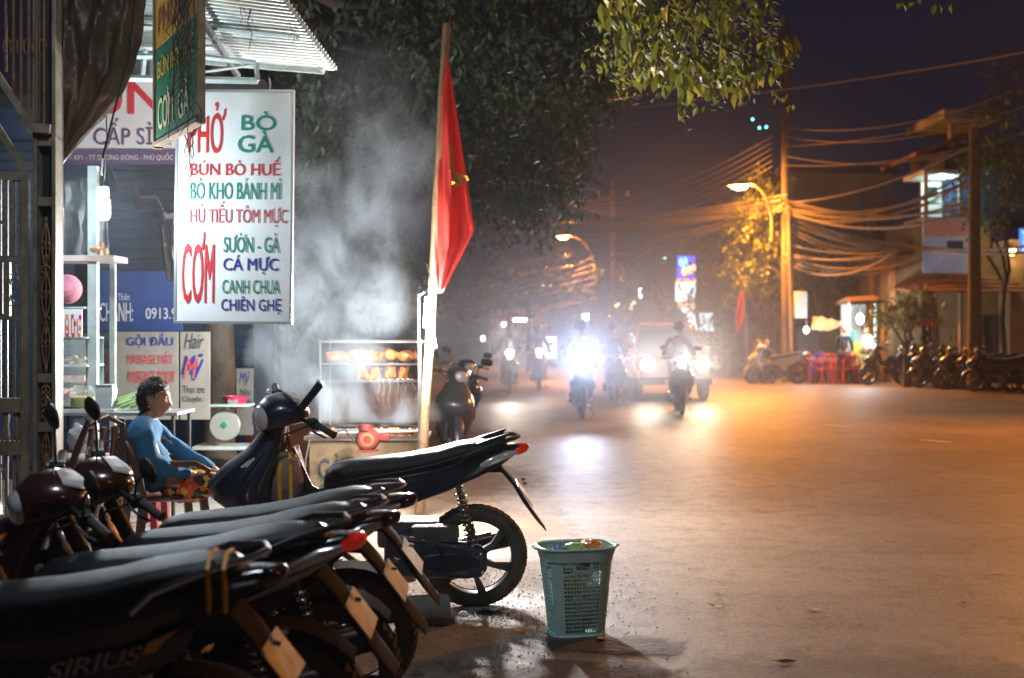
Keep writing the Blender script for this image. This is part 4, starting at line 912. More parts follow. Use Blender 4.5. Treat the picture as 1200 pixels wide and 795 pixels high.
flow = bpy.data.materials.new('flowered_cloth'); flow.use_nodes = True
_t = flow.node_tree; _b = _t.nodes['Principled BSDF']; _v = _t.nodes.new('ShaderNodeTexVoronoi'); _v.inputs['Scale'].default_value = 26; _tc = _t.nodes.new('ShaderNodeTexCoord'); _t.links.new(_tc.outputs['Object'], _v.inputs['Vector'])
_r = _t.nodes.new('ShaderNodeValToRGB'); _r.color_ramp.interpolation = 'CONSTANT'; _sp = _t.nodes.new('ShaderNodeSeparateColor'); _t.links.new(_v.outputs['Color'], _sp.inputs[0]); _t.links.new(_sp.outputs[0], _r.inputs[0])
for i, (p, c) in enumerate([(0, (.02, .012, .02)), (.35, (.65, .03, .015)), (.6, (.75, .42, .03)), (.8, (.03, .15, .05)), (.9, (.7, .12, .02))]):
    e = _r.color_ramp.elements[i] if i < 2 else _r.color_ramp.elements.new(p); e.position = p; e.color = (*c, 1)
_t.links.new(_r.outputs[0], _b.inputs['Base Color']); _b.inputs['Roughness'].default_value = .8
cloth_skin('trousers', [(-.04, 0, .52, (.15, .12)), (-.09, 0, .62, (.12, .10)), (.02, .09, .505, .105), (.39, .10, .525, .082), (.44, .11, .30, .065), (.46, .11, .14, .055), (.02, -.09, .505, .105), (.37, -.12, .505, .082), (.40, -.13, .28, .065), (.40, -.13, .14, .055)],
     [(0, 1), (0, 2), (2, 3), (3, 4), (4, 5), (0, 6), (6, 7), (7, 8), (8, 9)], flow, wo, 0)
for sy, q in ((1, (.50, .115)), (-1, (.44, -.135))):
    m = MB(); m.loft([ring((q[0]+x, q[1], .02), b, .014, 12, 3) for x, b in ((-.11, .02), (-.07, .036), (.03, .042), (.10, .03), (.125, .012))]); m.build('sandal', dark_metal, wo)
m = MB()     # short hair: cap over skull and nape
MH = Matrix.Translation((-.065, 0, 1.12)) @ Matrix.Rotation(radians(-12), 4, 'Z') @ Matrix.Rotation(radians(11), 4, 'Y') @ Matrix.Scale(1.06, 4)
rings = []
for j in range(27):
    a = -pi/2+.5+(pi-.53)*j/26; rg = []
    for k in range(40):
        t = 2*pi*k/40; p = Vector((cos(a)*cos(t)*.106-.010, cos(a)*sin(t)*.086, sin(a)*.128+.008))
        if p.x > .015:
            lim = .062-.9*(max(0, .055-p.x))       # hairline over the forehead and in front of the ears
            if p.z < lim: p = Vector((min(p.x, .05)*.72, p.y*.80, p.z*.85))
        if -.045 < p.x <= .02 and p.z < .03: p.y *= .80; p.x -= .02
        p *= 1+.07*noise.noise(p*30)+.035*noise.noise(p*75); rg.append(p)
    rings.append(rg)
m.loft(rings); m.xf(MH); hr = m.build('hair', hair_m, wo, ang=180)
m = MB()
for k in range(1500):
    rg = random.choice(rings[4:]); q = random.choice(rg); nn = (q-Vector((-.01, 0, 0))).normalized()
    tn = Vector((random.gauss(.15, .25), random.gauss(0, .22), -.8)); tn = (tn-nn*tn.dot(nn)).normalized(); a = q*.985; sd_ = nn.cross(tn)*.0022; L_ = random.uniform(.018, .036)
    m.add([a-sd_, a+sd_, a+tn*L_*.6+nn*.007+sd_*.7, a+tn*L_+nn*.006, a+tn*L_*.6+nn*.007-sd_*.7], [(0, 1, 2, 3, 4)])
m.xf(MH); m.build('hair_strands', hair_m, wo, smooth=False, kind='stuff')
for sy in (-1, 1):
    m = MB(); m.sph((.076, sy*.030, .016), (.008, .013, .006), 10, 6); m.xf(MH); m.build('eye', mat('eye_dark', (.02, .015, .012), .15), wo)
    m = MB(); m.tube([(.086, sy*.012, .034), (.088, sy*.03, .040), (.078, sy*.046, .034)], .003, 6); m.xf(MH); m.build('eyebrow', hair_m, wo)
m = MB(); m.tube([(.099, -.018, -.062), (.103, 0, -.060), (.099, .018, -.062)], [.002, .004, .002], 6); m.xf(MH); m.build('lips', mat('lips', (.30, .07, .06), .4), wo)
m = MB(); m.sph((-.006, -.082, -.042), .007, 8, 6); m.xf(MH); m.build('earring', mat('gold', (.8, .5, .15), .2, metal=1), wo)

# ---- riders and small background people (sitting pose / standing pose prototypes)
def person(label, top, legs, pose='ride', helmet=None, group=None, hairy=True):
    r = thing('person', (0, 0, 0), label, 'person', group)
    if pose == 'ride':
        P = [(-.02, 0, .90, (.13, .11)), (.02, 0, 1.10, (.12, .09)), (.07, 0, 1.30, (.11, .08)), (.09, 0, 1.40, .06), (.11, 0, 1.48, .045),
             (.10, .10, .86, .08), (.42, .14, .80, .06), (.36, .14, .45, .045), (.34, .14, .34, .035), (.46, .15, .31, .03),
             (.10, -.10, .86, .08), (.42, -.14, .80, .06), (.36, -.14, .45, .045), (.34, -.14, .34, .035), (.46, -.15, .31, .03),
             (.08, .17, 1.34, .05), (.22, .27, 1.12, .04), (.48, .28, 1.06, .028), (.08, -.17, 1.34, .05), (.22, -.27, 1.12, .04), (.48, -.28, 1.06, .028)]
        hc = Vector((.13, 0, 1.60)); hands = [((.50, s_*.28, 1.05), (.9, 0, -.2)) for s_ in (1, -1)]
    elif pose == 'sit':
        P = [(-.02, 0, .50, (.13, .11)), (-.04, 0, .70, (.12, .09)), (-.03, 0, .90, (.12, .08)), (-.02, 0, 1.0, .06), (0, 0, 1.07, .045),
             (.08, .09, .48, .08), (.40, .12, .48, .06), (.42, .12, .26, .045), (.42, .12, .06, .035), (.52, .13, .04, .03),
             (.08, -.09, .48, .08), (.40, -.12, .48, .06), (.42, -.12, .26, .045), (.42, -.12, .06, .035), (.52, -.13, .04, .03),
             (-.03, .17, .93, .05), (.05, .22, .70, .04), (.28, .14, .62, .028), (-.03, -.17, .93, .05), (.05, -.22, .70, .04), (.28, -.14, .62, .028)]
        hc = Vector((.02, 0, 1.18)); hands = [((.30, s_*.14, .62), (.8, -s_*.2, -.3)) for s_ in (1, -1)]
    else:
        P = [(0, 0, .92, (.13, .10)), (0, 0, 1.10, (.11, .085)), (.0, 0, 1.30, (.12, .08)), (0, 0, 1.40, .06), (.01, 0, 1.47, .045),
             (0, .09, .86, .08), (.02, .10, .48, .058), (0, .10, .28, .045), (-.01, .10, .07, .034), (.12, .11, .035, .03),
             (0, -.09, .86, .08), (.02, -.10, .48, .058), (0, -.10, .28, .045), (-.01, -.10, .07, .034), (.12, -.11, .035, .03),
             (0, .18, 1.34, .05), (.04, .24, 1.08, .04), (.28, .16, 1.02, .028), (0, -.18, 1.34, .05), (.04, -.24, 1.08, .04), (.28, -.16, 1.02, .028)]
        hc = Vector((.02, 0, 1.58)); hands = [((.30, s_*.15, 1.02), (.8, -s_*.3, -.1)) for s_ in (1, -1)]
    E = [(0, 1), (1, 2), (2, 3), (3, 4), (0, 5), (5, 6), (6, 7), (7, 8), (8, 9), (0, 10), (10, 11), (11, 12), (12, 13), (13, 14), (3, 15), (15, 16), (16, 17), (3, 18), (18, 19), (19, 20)]
    def ex(mb):
        head_mesh(mb, hc, 1.0, 0)
        for w_, d in hands: hand(mb, w_, d, (0, 0, 1), 1.0, .6)
    skin_body('body', P, E, skin, r, 0, 2, ex)
    g = lambda i, k=1.28: (*P[i][:3], tuple(x*k for x in P[i][3]) if isinstance(P[i][3], tuple) else P[i][3]*k+.006)
    mid = lambda a, b, t: (*[P[a][j]+(P[b][j]-P[a][j])*t for j in range(3)], .04)
    T_ = [g(0, 1.15), g(1), g(2), g(3), g(15), g(16), mid(16, 17, .8), g(18), g(19), mid(19, 20, .8)]
    skin_body('shirt', T_, [(0, 1), (1, 2), (2, 3), (3, 4), (4, 5), (5, 6), (3, 7), (7, 8), (8, 9)], top, r, 0, 2)
    B_2 = [g(0, 1.1), g(5), g(6), g(7), g(8), g(10), g(11), g(12), g(13)]
    skin_body('trousers', B_2, [(0, 1), (1, 2), (2, 3), (3, 4), (0, 5), (5, 6), (6, 7), (7, 8)], legs, r, 0, 2)
    if helmet:
        m = MB(); rings = []
        for j in range(13):
            a = -.25+(pi/2+.21)*j/12; rings.append([hc+Vector((cos(a)*cos(t)*.135-.01, cos(a)*sin(t)*.118, sin(a)*.14+.02)) for t in [2*pi*k/24 for k in range(24)]])
        m.loft(rings); m.tube([hc+Vector((.10, -.09, .04)), hc+Vector((.155, 0, .03)), hc+Vector((.10, .09, .04))], .012, 6, flat=.5); m.build('helmet', helmet, r)
    else:
        m = MB(); m.sph(hc+Vector((-.018, 0, .028)), (.098, .082, .108), 20, 12, fn=lambda p: p*(1+.08*noise.noise(p*40)) if p.x < .05 or p.z > .05 else p*.8); m.build('hair', hair_m, r)
    return r
dk = lambda n, c: mat(n, c, .8, var=.25, vs=12, bump=.3)
c_dark, c_navy, c_red, c_grey, c_white, c_brown = dk('cloth_dark', (.025, .025, .03)), dk('cloth_navy', (.02, .03, .08)), dk('cloth_red', (.3, .03, .03)), dk('cloth_grey', (.12, .12, .13)), dk('cloth_white', (.5, .5, .52)), dk('cloth_brown', (.10, .06, .04))

# ================================================================== GRILL CART
YB = 11.6
gc = thing('grill_cart', (W(432, 0, YB).x, YB, 0), 'smoking charcoal grill cart with roast chickens behind glass and a wooden base', 'food cart')
def q_(px, py, dy=0): return W(px, py, YB+dy)-gc.location
def gbox(x0, y0, x1, y1, dy, th, mt, name, bev=.004):
    a, b = q_(x0, y1), q_(x1, y0); m = MB(); m.box(((a.x+b.x)/2, dy, (a.z+b.z)/2), (b.x-a.x, th, b.z-a.z), bev); return m.build(name, mt, gc, smooth=False)
ply = mat('stained_plywood', (.20, .14, .07), .7, col2=(.09, .06, .035), vs=4, bump=.3, bs=30)
gbox(363, 516, 495, 580, .28, .60, ply, 'base_box'); gbox(357, 511, 500, 516, .28, .66, mat('tin_edge', (.35, .34, .32), .4, metal=.6, var=.3), 'rim')
text(gc, 'GÀ', q_(388, 0).x, q_(0, 546).z, .22, .23, ink_dark, y=-.030, bold=.01)
for x in (368, 489):
    for dy in (.0, .5): m = MB(); a = q_(x, 580, dy); m.tube([Vector((a.x, a.y, -.0)), Vector((a.x, a.y, .2))], .02, 6); m.build('leg', dark_metal, gc)
stl = mat('cart_steel', (.48, .49, .5), .3, metal=.8, var=.2)
for x, dy in ((375, 0), (493, 0), (378, .5), (488, .5)):
    m = MB(); a, b = q_(x, 514), q_(x, 398); a.y = b.y = dy; m.tube([a, b], .012, 6); m.build('corner_post', stl, gc)
for py in (400, 427, 447, 504):
    for dy in (0, .5):
        m = MB(); a, b = q_(374, py), q_(494, py); a.y = b.y = dy; m.tube([a, b], .008 if py != 504 else .012, 6); m.build('rail', stl, gc)
gbox(374, 427, 494, 429, .25, .50, dark_metal, 'shelf'); gbox(376, 400, 494, 402, .25, .5, stl, 'top_plate')
m = MB(); a, b = q_(385, 507), q_(500, 504); m.tube([a+Vector((-.15, -.12, .0)), b+Vector((0, -.12, 0))], .016, 8); m.build('push_handle', stl, gc)
gp2 = cloth('back_glass', [q_(376, 500, .5), q_(492, 500, .5), q_(492, 402, .5), q_(376, 402, .5)], None, None, mat('back_tin', (.11, .065, .045), .5, metal=.1, var=.4), 0, 4, 1, gc, .003)
# charcoal bed and grate
m = MB()
for k in range(110):
    p = Vector((random.uniform(-.45, .45), random.uniform(.06, .5), q_(0, 511).z+.02)); s_ = random.uniform(.012, .028); m.box(p, (s_*1.4, s_, s_), 0, Matrix.Rotation(random.random()*3, 3, (random.random(), random.random(), 1)))
m.build('charcoal', mat('charcoal', (.02, .018, .016), .8, col2=(.12, .11, .10), vs=20), gc, kind='stuff')
emb = emis('ember', (1.0, .25, .04), 14.0)
m = MB()
for k in range(36):
    p = Vector((random.uniform(-.44, .46), random.uniform(.03, .3), q_(0, 510).z+.035)); m.box(p, (.022, .018, .014), 0, Matrix.Rotation(random.random()*3, 3, 'Z'))
m.build('ember', emb, gc, kind='stuff')
for k in range(26):
    x = -.47+k*.0375; m = MB(); m.tube([(x, .0, q_(0, 507).z+.03), (x, .5, q_(0, 507).z+.03)], .004, 4); m.build('grate_bar', stl, gc)
# chickens
roast = mat('roast_skin', (.72, .30, .06), .3, col2=(.45, .13, .02), vs=16, coat=.5, bump=.3, bs=60)
def chicken(loc, rz, label, s=1.0, mt=roast):
    r = thing('roast_chicken', loc, label, 'roast chicken', 'roast chickens on the cart', rz)
    m = MB(); m.loft([ring((x*s, 0, z*s), a*s, b*s, 14, 2.1) for x, z, a, b in [(-.12, .02, .01, .01), (-.10, .02, .05, .045), (-.03, .015, .072, .062), (.05, .02, .066, .06), (.10, .03, .035, .035), (.12, .035, .01, .01)]]); m.build('carcass', mt, r)
    for sy in (-1, 1):
        m = MB(); m.tube([(.03*s, sy*.06*s, .02*s), (.10*s, sy*.065*s, -.01*s), (.15*s, sy*.04*s, .05*s), (.165*s, sy*.036*s, .06*s)], [.035*s, .03*s, .010*s, .013*s], 9); m.build('drumstick', mt, r)
        m = MB(); m.tube([(-.07*s, sy*.065*s, .03*s), (-.10*s, sy*.10*s, .0), (-.04*s, sy*.115*s, .0)], [.018*s, .014*s, .006*s], 7); m.build('wing', mt, r)
    return r
for i, (px, py, rz) in enumerate([(394, 421, 20), (419, 419, -40), (438, 421, 60), (456, 418, 100), (476, 420, 75)]):
    chicken(W(px, py, YB+.2), radians(rz), 'glossy roast chicken lying on the cart top shelf, %s' % ['at its left end in the smoke', 'second from the left', 'in the middle', 'second from the right', 'at the right end by the pole'][i], .95)
for i, (px, py) in enumerate([(425, 436), (440, 437), (459, 434), (474, 435)]):
    c_ = chicken(W(px, py, YB+.1), radians(90), 'roast chicken portion hanging under the cart shelf, %s' % ['leftmost', 'second from left', 'third from left', 'rightmost'][i], .62); c_.rotation_euler = (0, radians(70), radians(90+i*20))
dkm = mat('dark_meat', (.07, .035, .022), .28, col2=(.14, .07, .04), vs=20, coat=.5)
for i, px in enumerate((443, 449, 456, 466, 472, 478, 483)):
    p = W(px, 449, YB-.02); r = thing('hanging_sausage', p, 'dark skewered meat hanging from the cart rail, %s' % ['leftmost of seven', 'second from left', 'third from left', 'fourth, in the middle', 'fifth from left', 'sixth from left', 'rightmost by the post'][i], 'meat', 'dark meats hanging in the cart')
    m = MB(); L_ = .17+.04*(i % 3); m.tube([(0, 0, 0), (.01, 0, -.04), (-.008, 0, -L_*.6), (.006, 0, -L_)], [.006, .020, .026, .008], 8); m.build('meat', dkm, r)
    m = MB(); m.tube([(0, 0, 0), (.005, 0, .03), (-.01, 0, .035)], .003, 5); m.build('hook', stl, r)
# red blower
fb = thing('red_blower', W(431, 527, 11.2), 'round red metal blower on the front edge of the grill cart', 'blower')
rm_ = mat('blower_red', (.22, .03, .025), .4, col2=(.10, .02, .016), vs=12)
m = MB(); m.lathe([(.03, -.05), (.085, -.045), (.105, -.02), (.105, .02), (.085, .045), (.03, .05)], (0, 0, .09), 'y', 24); m.build('housing', rm_, fb)
m = MB(); m.lathe([(.035, -.054), (.062, -.05), (.058, -.04)], (0, 0, .09), 'y', 20, closed=True); m.build('intake_ring', mat('orange_ring', (.30, .10, .04), .5), fb)
m = MB(); m.tube([(-.02, 0, .17), (-.02, 0, .22)], [.06, .055], 14); m.build('motor', rm_, fb); m = MB(); m.box((0, 0, -.01), (.18, .12, .02), .004); m.box((.13, 0, .11), (.12, .06, .06), .01); m.build('mount', rm_, fb)
m = MB(); m.tube([W(388, 512, 11.0), W(392, 508, 11.1), W(404, 503, 11.2), W(417, 521, 11.15), W(424, 524, 11.2)], .006, 5); o = m.build('power_cord', dark_metal); tag(o, 'black power cord looping to the red blower', 'cord')
m = MB(); m.tube([W(363, 515, 10.9), W(358, 540, 10.8), W(357, 570, 10.7), W(362, 592, 10.6)], .008, 5); o = m.build('hose', dark_metal); tag(o, 'thin black hose hanging at the left corner of the cart', 'hose')
# kitchen scale
ks = thing('kitchen_scale', W(263, 525, 11.6)*1, 'kitchen scale with pale blue pan and round dial by the tree', 'scale')
ks.location = W(264, 522, 11.6)
m = MB(); m.lathe([(.02, -.05), (.13, -.045), (.14, 0), (.13, .045), (.02, .05)], (0, 0, .18), 'y', 26); m.build('dial_case', mat('dial_white', (.28, .31, .29), .4), ks)
m = MB(); m.box((0, -.052, .185), (.05, .006, .05), .004, Matrix.Rotation(.78, 3, 'Y')); m.build('dial_mark', ink_green, ks)
m = MB(); m.tube([(.02, 0, .31), (.02, 0, .36)], .02, 8); m.box((.06, 0, .365), (.36, .28, .02), .006); m.build('pan', mat('pan_blue', (.40, .58, .58), .35), ks)
pk = thing('scale_table', (W(270, 0, 11.7).x, 11.7, 0), 'low table under the kitchen scale', 'table'); zz = W(0, 522, 11.6).z
m = MB(); m.box((0, 0, zz-.02), (.6, .4, .03), .004); m.build('tabletop', steel_white, pk, smooth=False)
for x in (-.27, .27):
    for y in (-.17, .17): m = MB(); m.tube([(x, y, 0), (x, y, zz-.03)], .015, 6); m.build('leg', dark_metal, pk)
rp = thing('pink_bowl', W(270, 480, 11.5)+Vector((0, .2, 0)), 'small dark pink plastic basin behind the scale', 'bowl')
m = MB(); m.lathe([(.07, 0), (.10, .05), (.115, .11), (.11, .11), (.095, .05), (.065, .01)], (0, 0, 0), 'z', 20); m.build('basin', mat('magenta_plastic', (.45, .02, .08), .4), rp)
m = MB(); m.box((0, -.10, .06), (.09, .01, .05), .004); m.build('sticker', bw, rp)

# ================================================================== FLAG POLE + TUBES
YP = 10.4
def flagpole(name, base, top, r, label):
    t = thing(name, base, label, 'flagpole'); d = Vector(top)-Vector(base); n = 14
    m = MB(); m.tube([d*(k/n)+Vector((noise.noise(Vector((k*.5, base[0], 0)))*.012, 0, 0)) for k in range(n+1)], [r*(1-.25*k/n) for k in range(n+1)], 10); m.build('shaft', wood_m, t); return t
b_ = W(497, 0, YP); b_.z = 0
fp = flagpole('flagpole', Vector((W(492, 0, YP).x, YP, 0)), W(523, 28, YP), .042, 'leaning wooden pole carrying a red flag and two lit tubes beside the cart')
m = MB(); pts = []
fl_red = mat('flag_red', (.50, .05, .035), .8, col2=(.40, .035, .025), vs=4, bump=.2, bs=200)
b = fl_red.node_tree.nodes['Principled BSDF']; tl = fl_red.node_tree.nodes.new('ShaderNodeBsdfTranslucent'); tl.inputs[0].default_value = (1, .16, .09, 1); mx = fl_red.node_tree.nodes.new('ShaderNodeMixShader'); mx.inputs[0].default_value = .6
fl_red.node_tree.links.new(b.outputs[0], mx.inputs[1]); fl_red.node_tree.links.new(tl.outputs[0], mx.inputs[2]); fl_red.node_tree.links.new(mx.outputs[0], fl_red.node_tree.nodes['Material Output'].inputs['Surface'])
def flag(Y, hoist, fly, label, star=True, bottom=None, folds=3.2, mt=None):
    """limp flag hanging from its hoist: rows from top to bottom, each from pole side to free side"""
    r = thing('flag', W(hoist[0][0], hoist[0][1], Y), label, 'flag'); n, mm = 40, 16; vs = []; fs = []
    def ev(L_, t):
        s_ = t*(len(L_)-1); k = min(int(s_), len(L_)-2); f = s_-k; return [L_[k][j]*(1-f)+L_[k+1][j]*f for j in range(2)]
    for i in range(n+1):
        t = i/n; a, c = ev(hoist, t), ev(fly, t)
        for j in range(mm+1):
            u = j/mm; dy = (.06*sin(u*pi*folds+t*1.2)+.022*sin(u*17+t*5)+.015*sin(u*31-t*9)+.03*noise.noise(Vector((u*3, t*6, 2))))*min(1, t*2.5)-.02
            vs.append(W(a[0]*(1-u)+c[0]*u, a[1]*(1-u)+c[1]*u, Y+dy)-r.location)
    for i in range(n):
        for j in range(mm): k = i*(mm+1)+j; fs.append((k, k+1, k+mm+2, k+mm+1))
    m = MB(); m.add(vs, fs); o = m.build('cloth', mt or fl_red, r, ang=180); md = o.modifiers.new('t', 'SOLIDIFY'); md.thickness = .003
    return r, vs, mm
fr, fvs, fmm = flag(YP-.05, [(523, 70), (516, 130), (511, 215), (509, 300), (513, 344)], [(526, 72), (535, 130), (549, 225), (556, 270), (519, 343)], 'large red flag with a yellow star hanging limp from the leaning pole')
m = MB(); k0 = 0; S_ = []
star_m = mat('star_yellow', (.60, .32, .03), .8)
def fpt(px, py, off=-.03):      # a point just proud of the cloth
    best = min(fvs, key=lambda v: (W(px, py, YP-.05)-fr.location-v).to_2d().length*0+abs((v.x)-(W(px, py, YP-.05)-fr.location).x)+abs(v.z-(W(px, py, YP-.05)-fr.location).z))
    q = W(px, py, YP-.05)-fr.location; return Vector((q.x, best.y+off*.8, q.z))
poly = [(529, 202), (533, 203), (539, 206), (548, 208), (550, 213), (541, 217), (532, 221), (530, 215), (530, 208)]
vs = [fpt(*p, -.05) for p in poly]; m.add(vs, [tuple(range(len(vs)))]); o = m.build('star', star_m, fr, smooth=False)
poly = [(528, 170), (531, 172), (532, 203), (528, 203)]
m = MB(); m.add([fpt(*p, -.05) for p in poly], [(0, 1, 2, 3)]); m.build('star', star_m, fr, smooth=False)
# lit tubes strapped to the pole
tube_e = emis('tube_white', (1.0, .93, .80), 40)
for i, (x0, y0, x1, y1, lab) in enumerate([(499, 384, 501, 352, 'upper glowing white tube lamp strapped to the flagpole'), (508, 408, 504, 386, 'lower glowing lamp hanging on the flagpole just under the upper one')]):
    a, b = W(x0, y0, YP-.10), W(x1, y1, YP-.10); r = thing('tube_lamp', a, lab, 'lamp'); d = b-a
    m = MB(); m.tube([Vector((0, 0, 0)), d], .022 if i == 0 else .028, 10); m.build('tube', tube_e, r)
    m = MB(); m.tube([d, d*1.12], .024, 10); m.build('cap', steel_white, r)
    m = MB(); m.tube([d*1.1, d*1.3+Vector((-.03, 0, 0)), d*1.6+Vector((.02, .05, 0)), d*1.9+Vector((-.02, .05, .1))], .005, 5); m.build('flex', dark_metal, r)
    lamp('POINT', 'tube_light', (a+b)/2+Vector((.0, -.03, 0)), 680 if i == 0 else 540, (1, .95, .90), .05)
sp_ = thing('steel_post', (W(491, 0, 10.7).x, 10.7, 0), 'slim pale steel post between the flagpole and the cart', 'post')
m = MB(); m.tube([(0, 0, 0), (0, 0, W(0, 345, 10.7).z)], .011, 8); m.build('shaft', mat('grey_tube', (.10, .10, .11), .6), sp_); m = MB(); m.tube([(0, 0, W(0, 347, 10.7).z), (.05, 0, W(0, 342, 10.7).z)], .008, 6); m.build('arm', stl, sp_)

# ================================================================== WASTE BASKET
bk_p = (W(675, 0, 6.4).x, 6.38)
bk = thing('waste_basket', (bk_p[0], bk_p[1], .004), 'tall pale green latticed plastic basket full of rubbish on the road edge', 'basket', rz=radians(10))
bk.rotation_euler = (0, radians(-.5), radians(12))
bkm = mat('basket_green', (.56, .86, .84), .4, col2=(.46, .76, .74), vs=5, bump=.15, bs=40)
HB = .435
def bpt(u, v):      # u: 0..1 round, v: 0..1 up; rounded rectangle that tapers
    a = .135+.045*v**1.1+.012*max(0, v-.9)*8; b = .105+.045*v; t = 2*pi*u-pi/2; pw = 3.4
    ct, st = cos(t), sin(t); return Vector((a*math.copysign(abs(ct)**(2/pw), ct), b*math.copysign(abs(st)**(2/pw), st), v*HB))
# arclength reparametrisation
NU = 64; smp = [bpt(i/720, .5) for i in range(721)]; acc = [0]
for i in range(720): acc.append(acc[-1]+(smp[i+1]-smp[i]).length)
def uu(s_):
    s_ = (s_ % 1.0)*acc[-1]; lo = 0
    import bisect
    k = bisect.bisect_left(acc, s_); return min(k, 720)/720
us = [uu(i/NU) for i in range(NU)]; us.append(1.0+us[0])
NV = 22; m = MB()
for j in range(NV):
    v0, v1 = j/NV, (j+1)/NV
    for i in range(NU):
        u0, u1 = us[i], us[i+1]; c4 = [bpt(u0, v0), bpt(u1, v0), bpt(u1, v1), bpt(u0, v1)]
        side = (i+.5)/NU*4 % 1; mid_ = abs(((i+.5)/NU*4) % 1-.5 if False else 0)
        seg = ((i+.5)/NU+.125) % .25/.25       # 0..1 within a side, corners near 0 and 1
        hole = .14 < seg < .86 and 1 <= j < NV-3
        if j >= NV-8 and .30 < seg < .70 and (int(((i+.5)/NU+.125)*4) % 2 == 0): hole = j in () or (j < NV-6)
        slot = (int(((i+.5)/NU+.125)*4) % 2 == 0) and .36 < seg < .64 and NV-5 <= j < NV-3
        if slot: continue
        if hole:
            cc = sum(c4, Vector())/4; k = [cc+(p-cc)*.80 for p in c4]
            b0 = m.add(c4+k, [(0, 1, 5, 4), (1, 2, 6, 5), (2, 3, 7, 6), (3, 0, 4, 7)])
        else: m.add(c4, [(0, 1, 2, 3)])
ob = m.build('lattice_wall', bkm, bk, smooth=False); md = ob.modifiers.new('t', 'SOLIDIFY'); md.thickness = .004; md.offset = -1
m = MB(); m.tube([bpt(i/60, 1.0)*1 for i in range(60)]+[bpt(0, 1)], .008, 8, cap=False); m.build('rim', bkm, bk)
m = MB(); m.tube([bpt(i/60, 0.01) for i in range(60)]+[bpt(0, .01)], .007, 8, cap=False); m.build('foot_rim', bkm, bk)
m = MB(); m.add([bpt(i/40, .02) for i in range(40)], [tuple(range(40))]); m.build('bottom', bkm, bk, smooth=False)
for sx in (-1, 1):
    m = MB(); e = bpt(.25 if sx > 0 else .75, 1.0); m.tube([e+Vector((0, -.05, .0)), e+Vector((sx*.02, -.035, .0)), e+Vector((sx*.02, .035, 0)), e+Vector((0, .05, 0))], .007, 6); m.build('handle', bkm, bk)
# rubbish bags inside
def bag(off, r, mt, label, name='plastic_bag', sd=0):
    p = Vector(bk.location)+Vector(off); m = MB(); m.sph(p, r, 26, 18, fn=lambda q: q*(1+.45*noise.noise(q*14+Vector((sd, 0, 0)))+.35*abs(noise.noise(q*55+Vector((sd, 3, 0))))+.2*noise.noise(q*130)))
    o = m.build(name, mt, ang=25); tag(o, label, 'rubbish'); return o
bag((0, 0, .17), (.115, .085, .16), mat('clear_rubbish', (.60, .66, .64), .3, col2=(.30, .33, .32), vs=14, bump=.8, bs=30), 'crumpled translucent bag filling the lower part of the green basket', sd=1)
bag((.0, .02, .36), (.13, .09, .06), mat('dark_rubbish', (.05, .05, .055), .4, col2=(.16, .15, .14), vs=14), 'dark crumpled rubbish near the top of the green basket', sd=4)
bag((.075, .0, .437), (.055, .045, .026), mat('orange_bag', (.70, .20, .06), .35, bump=.6, bs=40), 'orange plastic bag poking over the basket rim', sd=7)
bag((-.005, -.01, .432), (.045, .04, .018), mat('green_bag', (.30, .48, .15), .4, bump=.6), 'light green wrapper on top of the rubbish', sd=9)
bag((.02, -.03, .425), (.04, .02, .014), red_plastic, 'small red wrapper between the green and orange ones', sd=12)
bag((-.11, -.06, .36), (.018, .03, .07), blue_plastic, 'blue wrapper pressed against the left wall of the basket', sd=2)
bag((-.03, -.085, .26), (.04, .012, .05), mat('yellow_wrap', (.6, .5, .12), .4), 'yellow wrapper behind the basket lattice', sd=3)
m = MB(); p = Vector(bk.location)+Vector((-.085, -.06, .43)); m.box(p, (.018, .008, .07), .002, Matrix.Rotation(.3, 3, 'Y')); o = m.build('blue_strip', mat('blue_strip', (.06, .2, .6), .4)); tag(o, 'blue plastic strip standing up at the left of the basket', 'rubbish')
# debris on the ground
m = MB()
for k in range(900):
    a, r = random.random()*2*pi, abs(random.gauss(0, 1)); x = -.115+cos(a)*r*.12; y = 6.78+sin(a)*r*.13; s_ = random.uniform(.004, .012)
    m.add([(x, y, .008+s_*.3), (x+s_, y+s_*.3, .008), (x+s_*.4, y+s_, .007), (x-s_*.5, y+s_*.4, .009)], [(0, 1, 2), (0, 2, 3)])
o = m.build('ash_flakes', mat('ash_white', (.62, .60, .64), .8), smooth=False); tag(o, 'pale patch of ash flakes on the dirt beside the scooter wheel', 'ash', kind='stuff')
m = MB()
for k in range(420):
    a, r = random.random()*2*pi, abs(random.gauss(0, 1)); x = -.135+cos(a)*r*.065; y = 6.80+sin(a)*r*.055; s_ = random.uniform(.006, .015)
    m.add([(x, y, .014+s_*.4), (x+s_, y+s_*.3, .012), (x+s_*.4, y+s_, .012), (x-s_*.5, y+s_*.4, .013)], [(0, 1, 2), (0, 2, 3)])
o = m.build('burnt_remains', wet_m, smooth=False); tag(o, 'black burnt remains in the middle of the ash patch', 'ash', kind='stuff')
m = MB()
for k in range(2600):
    x, y = random.gauss(-.1, .42), random.uniform(4.4, 8.2); s_ = random.uniform(.002, .0075); z = .006
    if abs(x) > 1.2: continue
    m.add([(x-s_, y, z), (x, y-s_, z), (x+s_, y, z), (x, y+s_, z), (x+s_*.2, y, z+s_*.8)], [(0, 1, 4), (1, 2, 4), (2, 3, 4), (3, 0, 4)])
o = m.build('gravel', mat('gravel', (.26, .20, .15), .85, col2=(.13, .10, .08), vs=11), smooth=False); tag(o, 'loose grit scattered along the road edge', 'gravel', kind='stuff')
rubble = mat('old_concrete', (.20, .19, .17), .85, col2=(.12, .105, .085), vs=14, bump=.6, bs=60)
m = MB(); c = Vector((W(497, 0, 6.6).x, 6.55, .075))
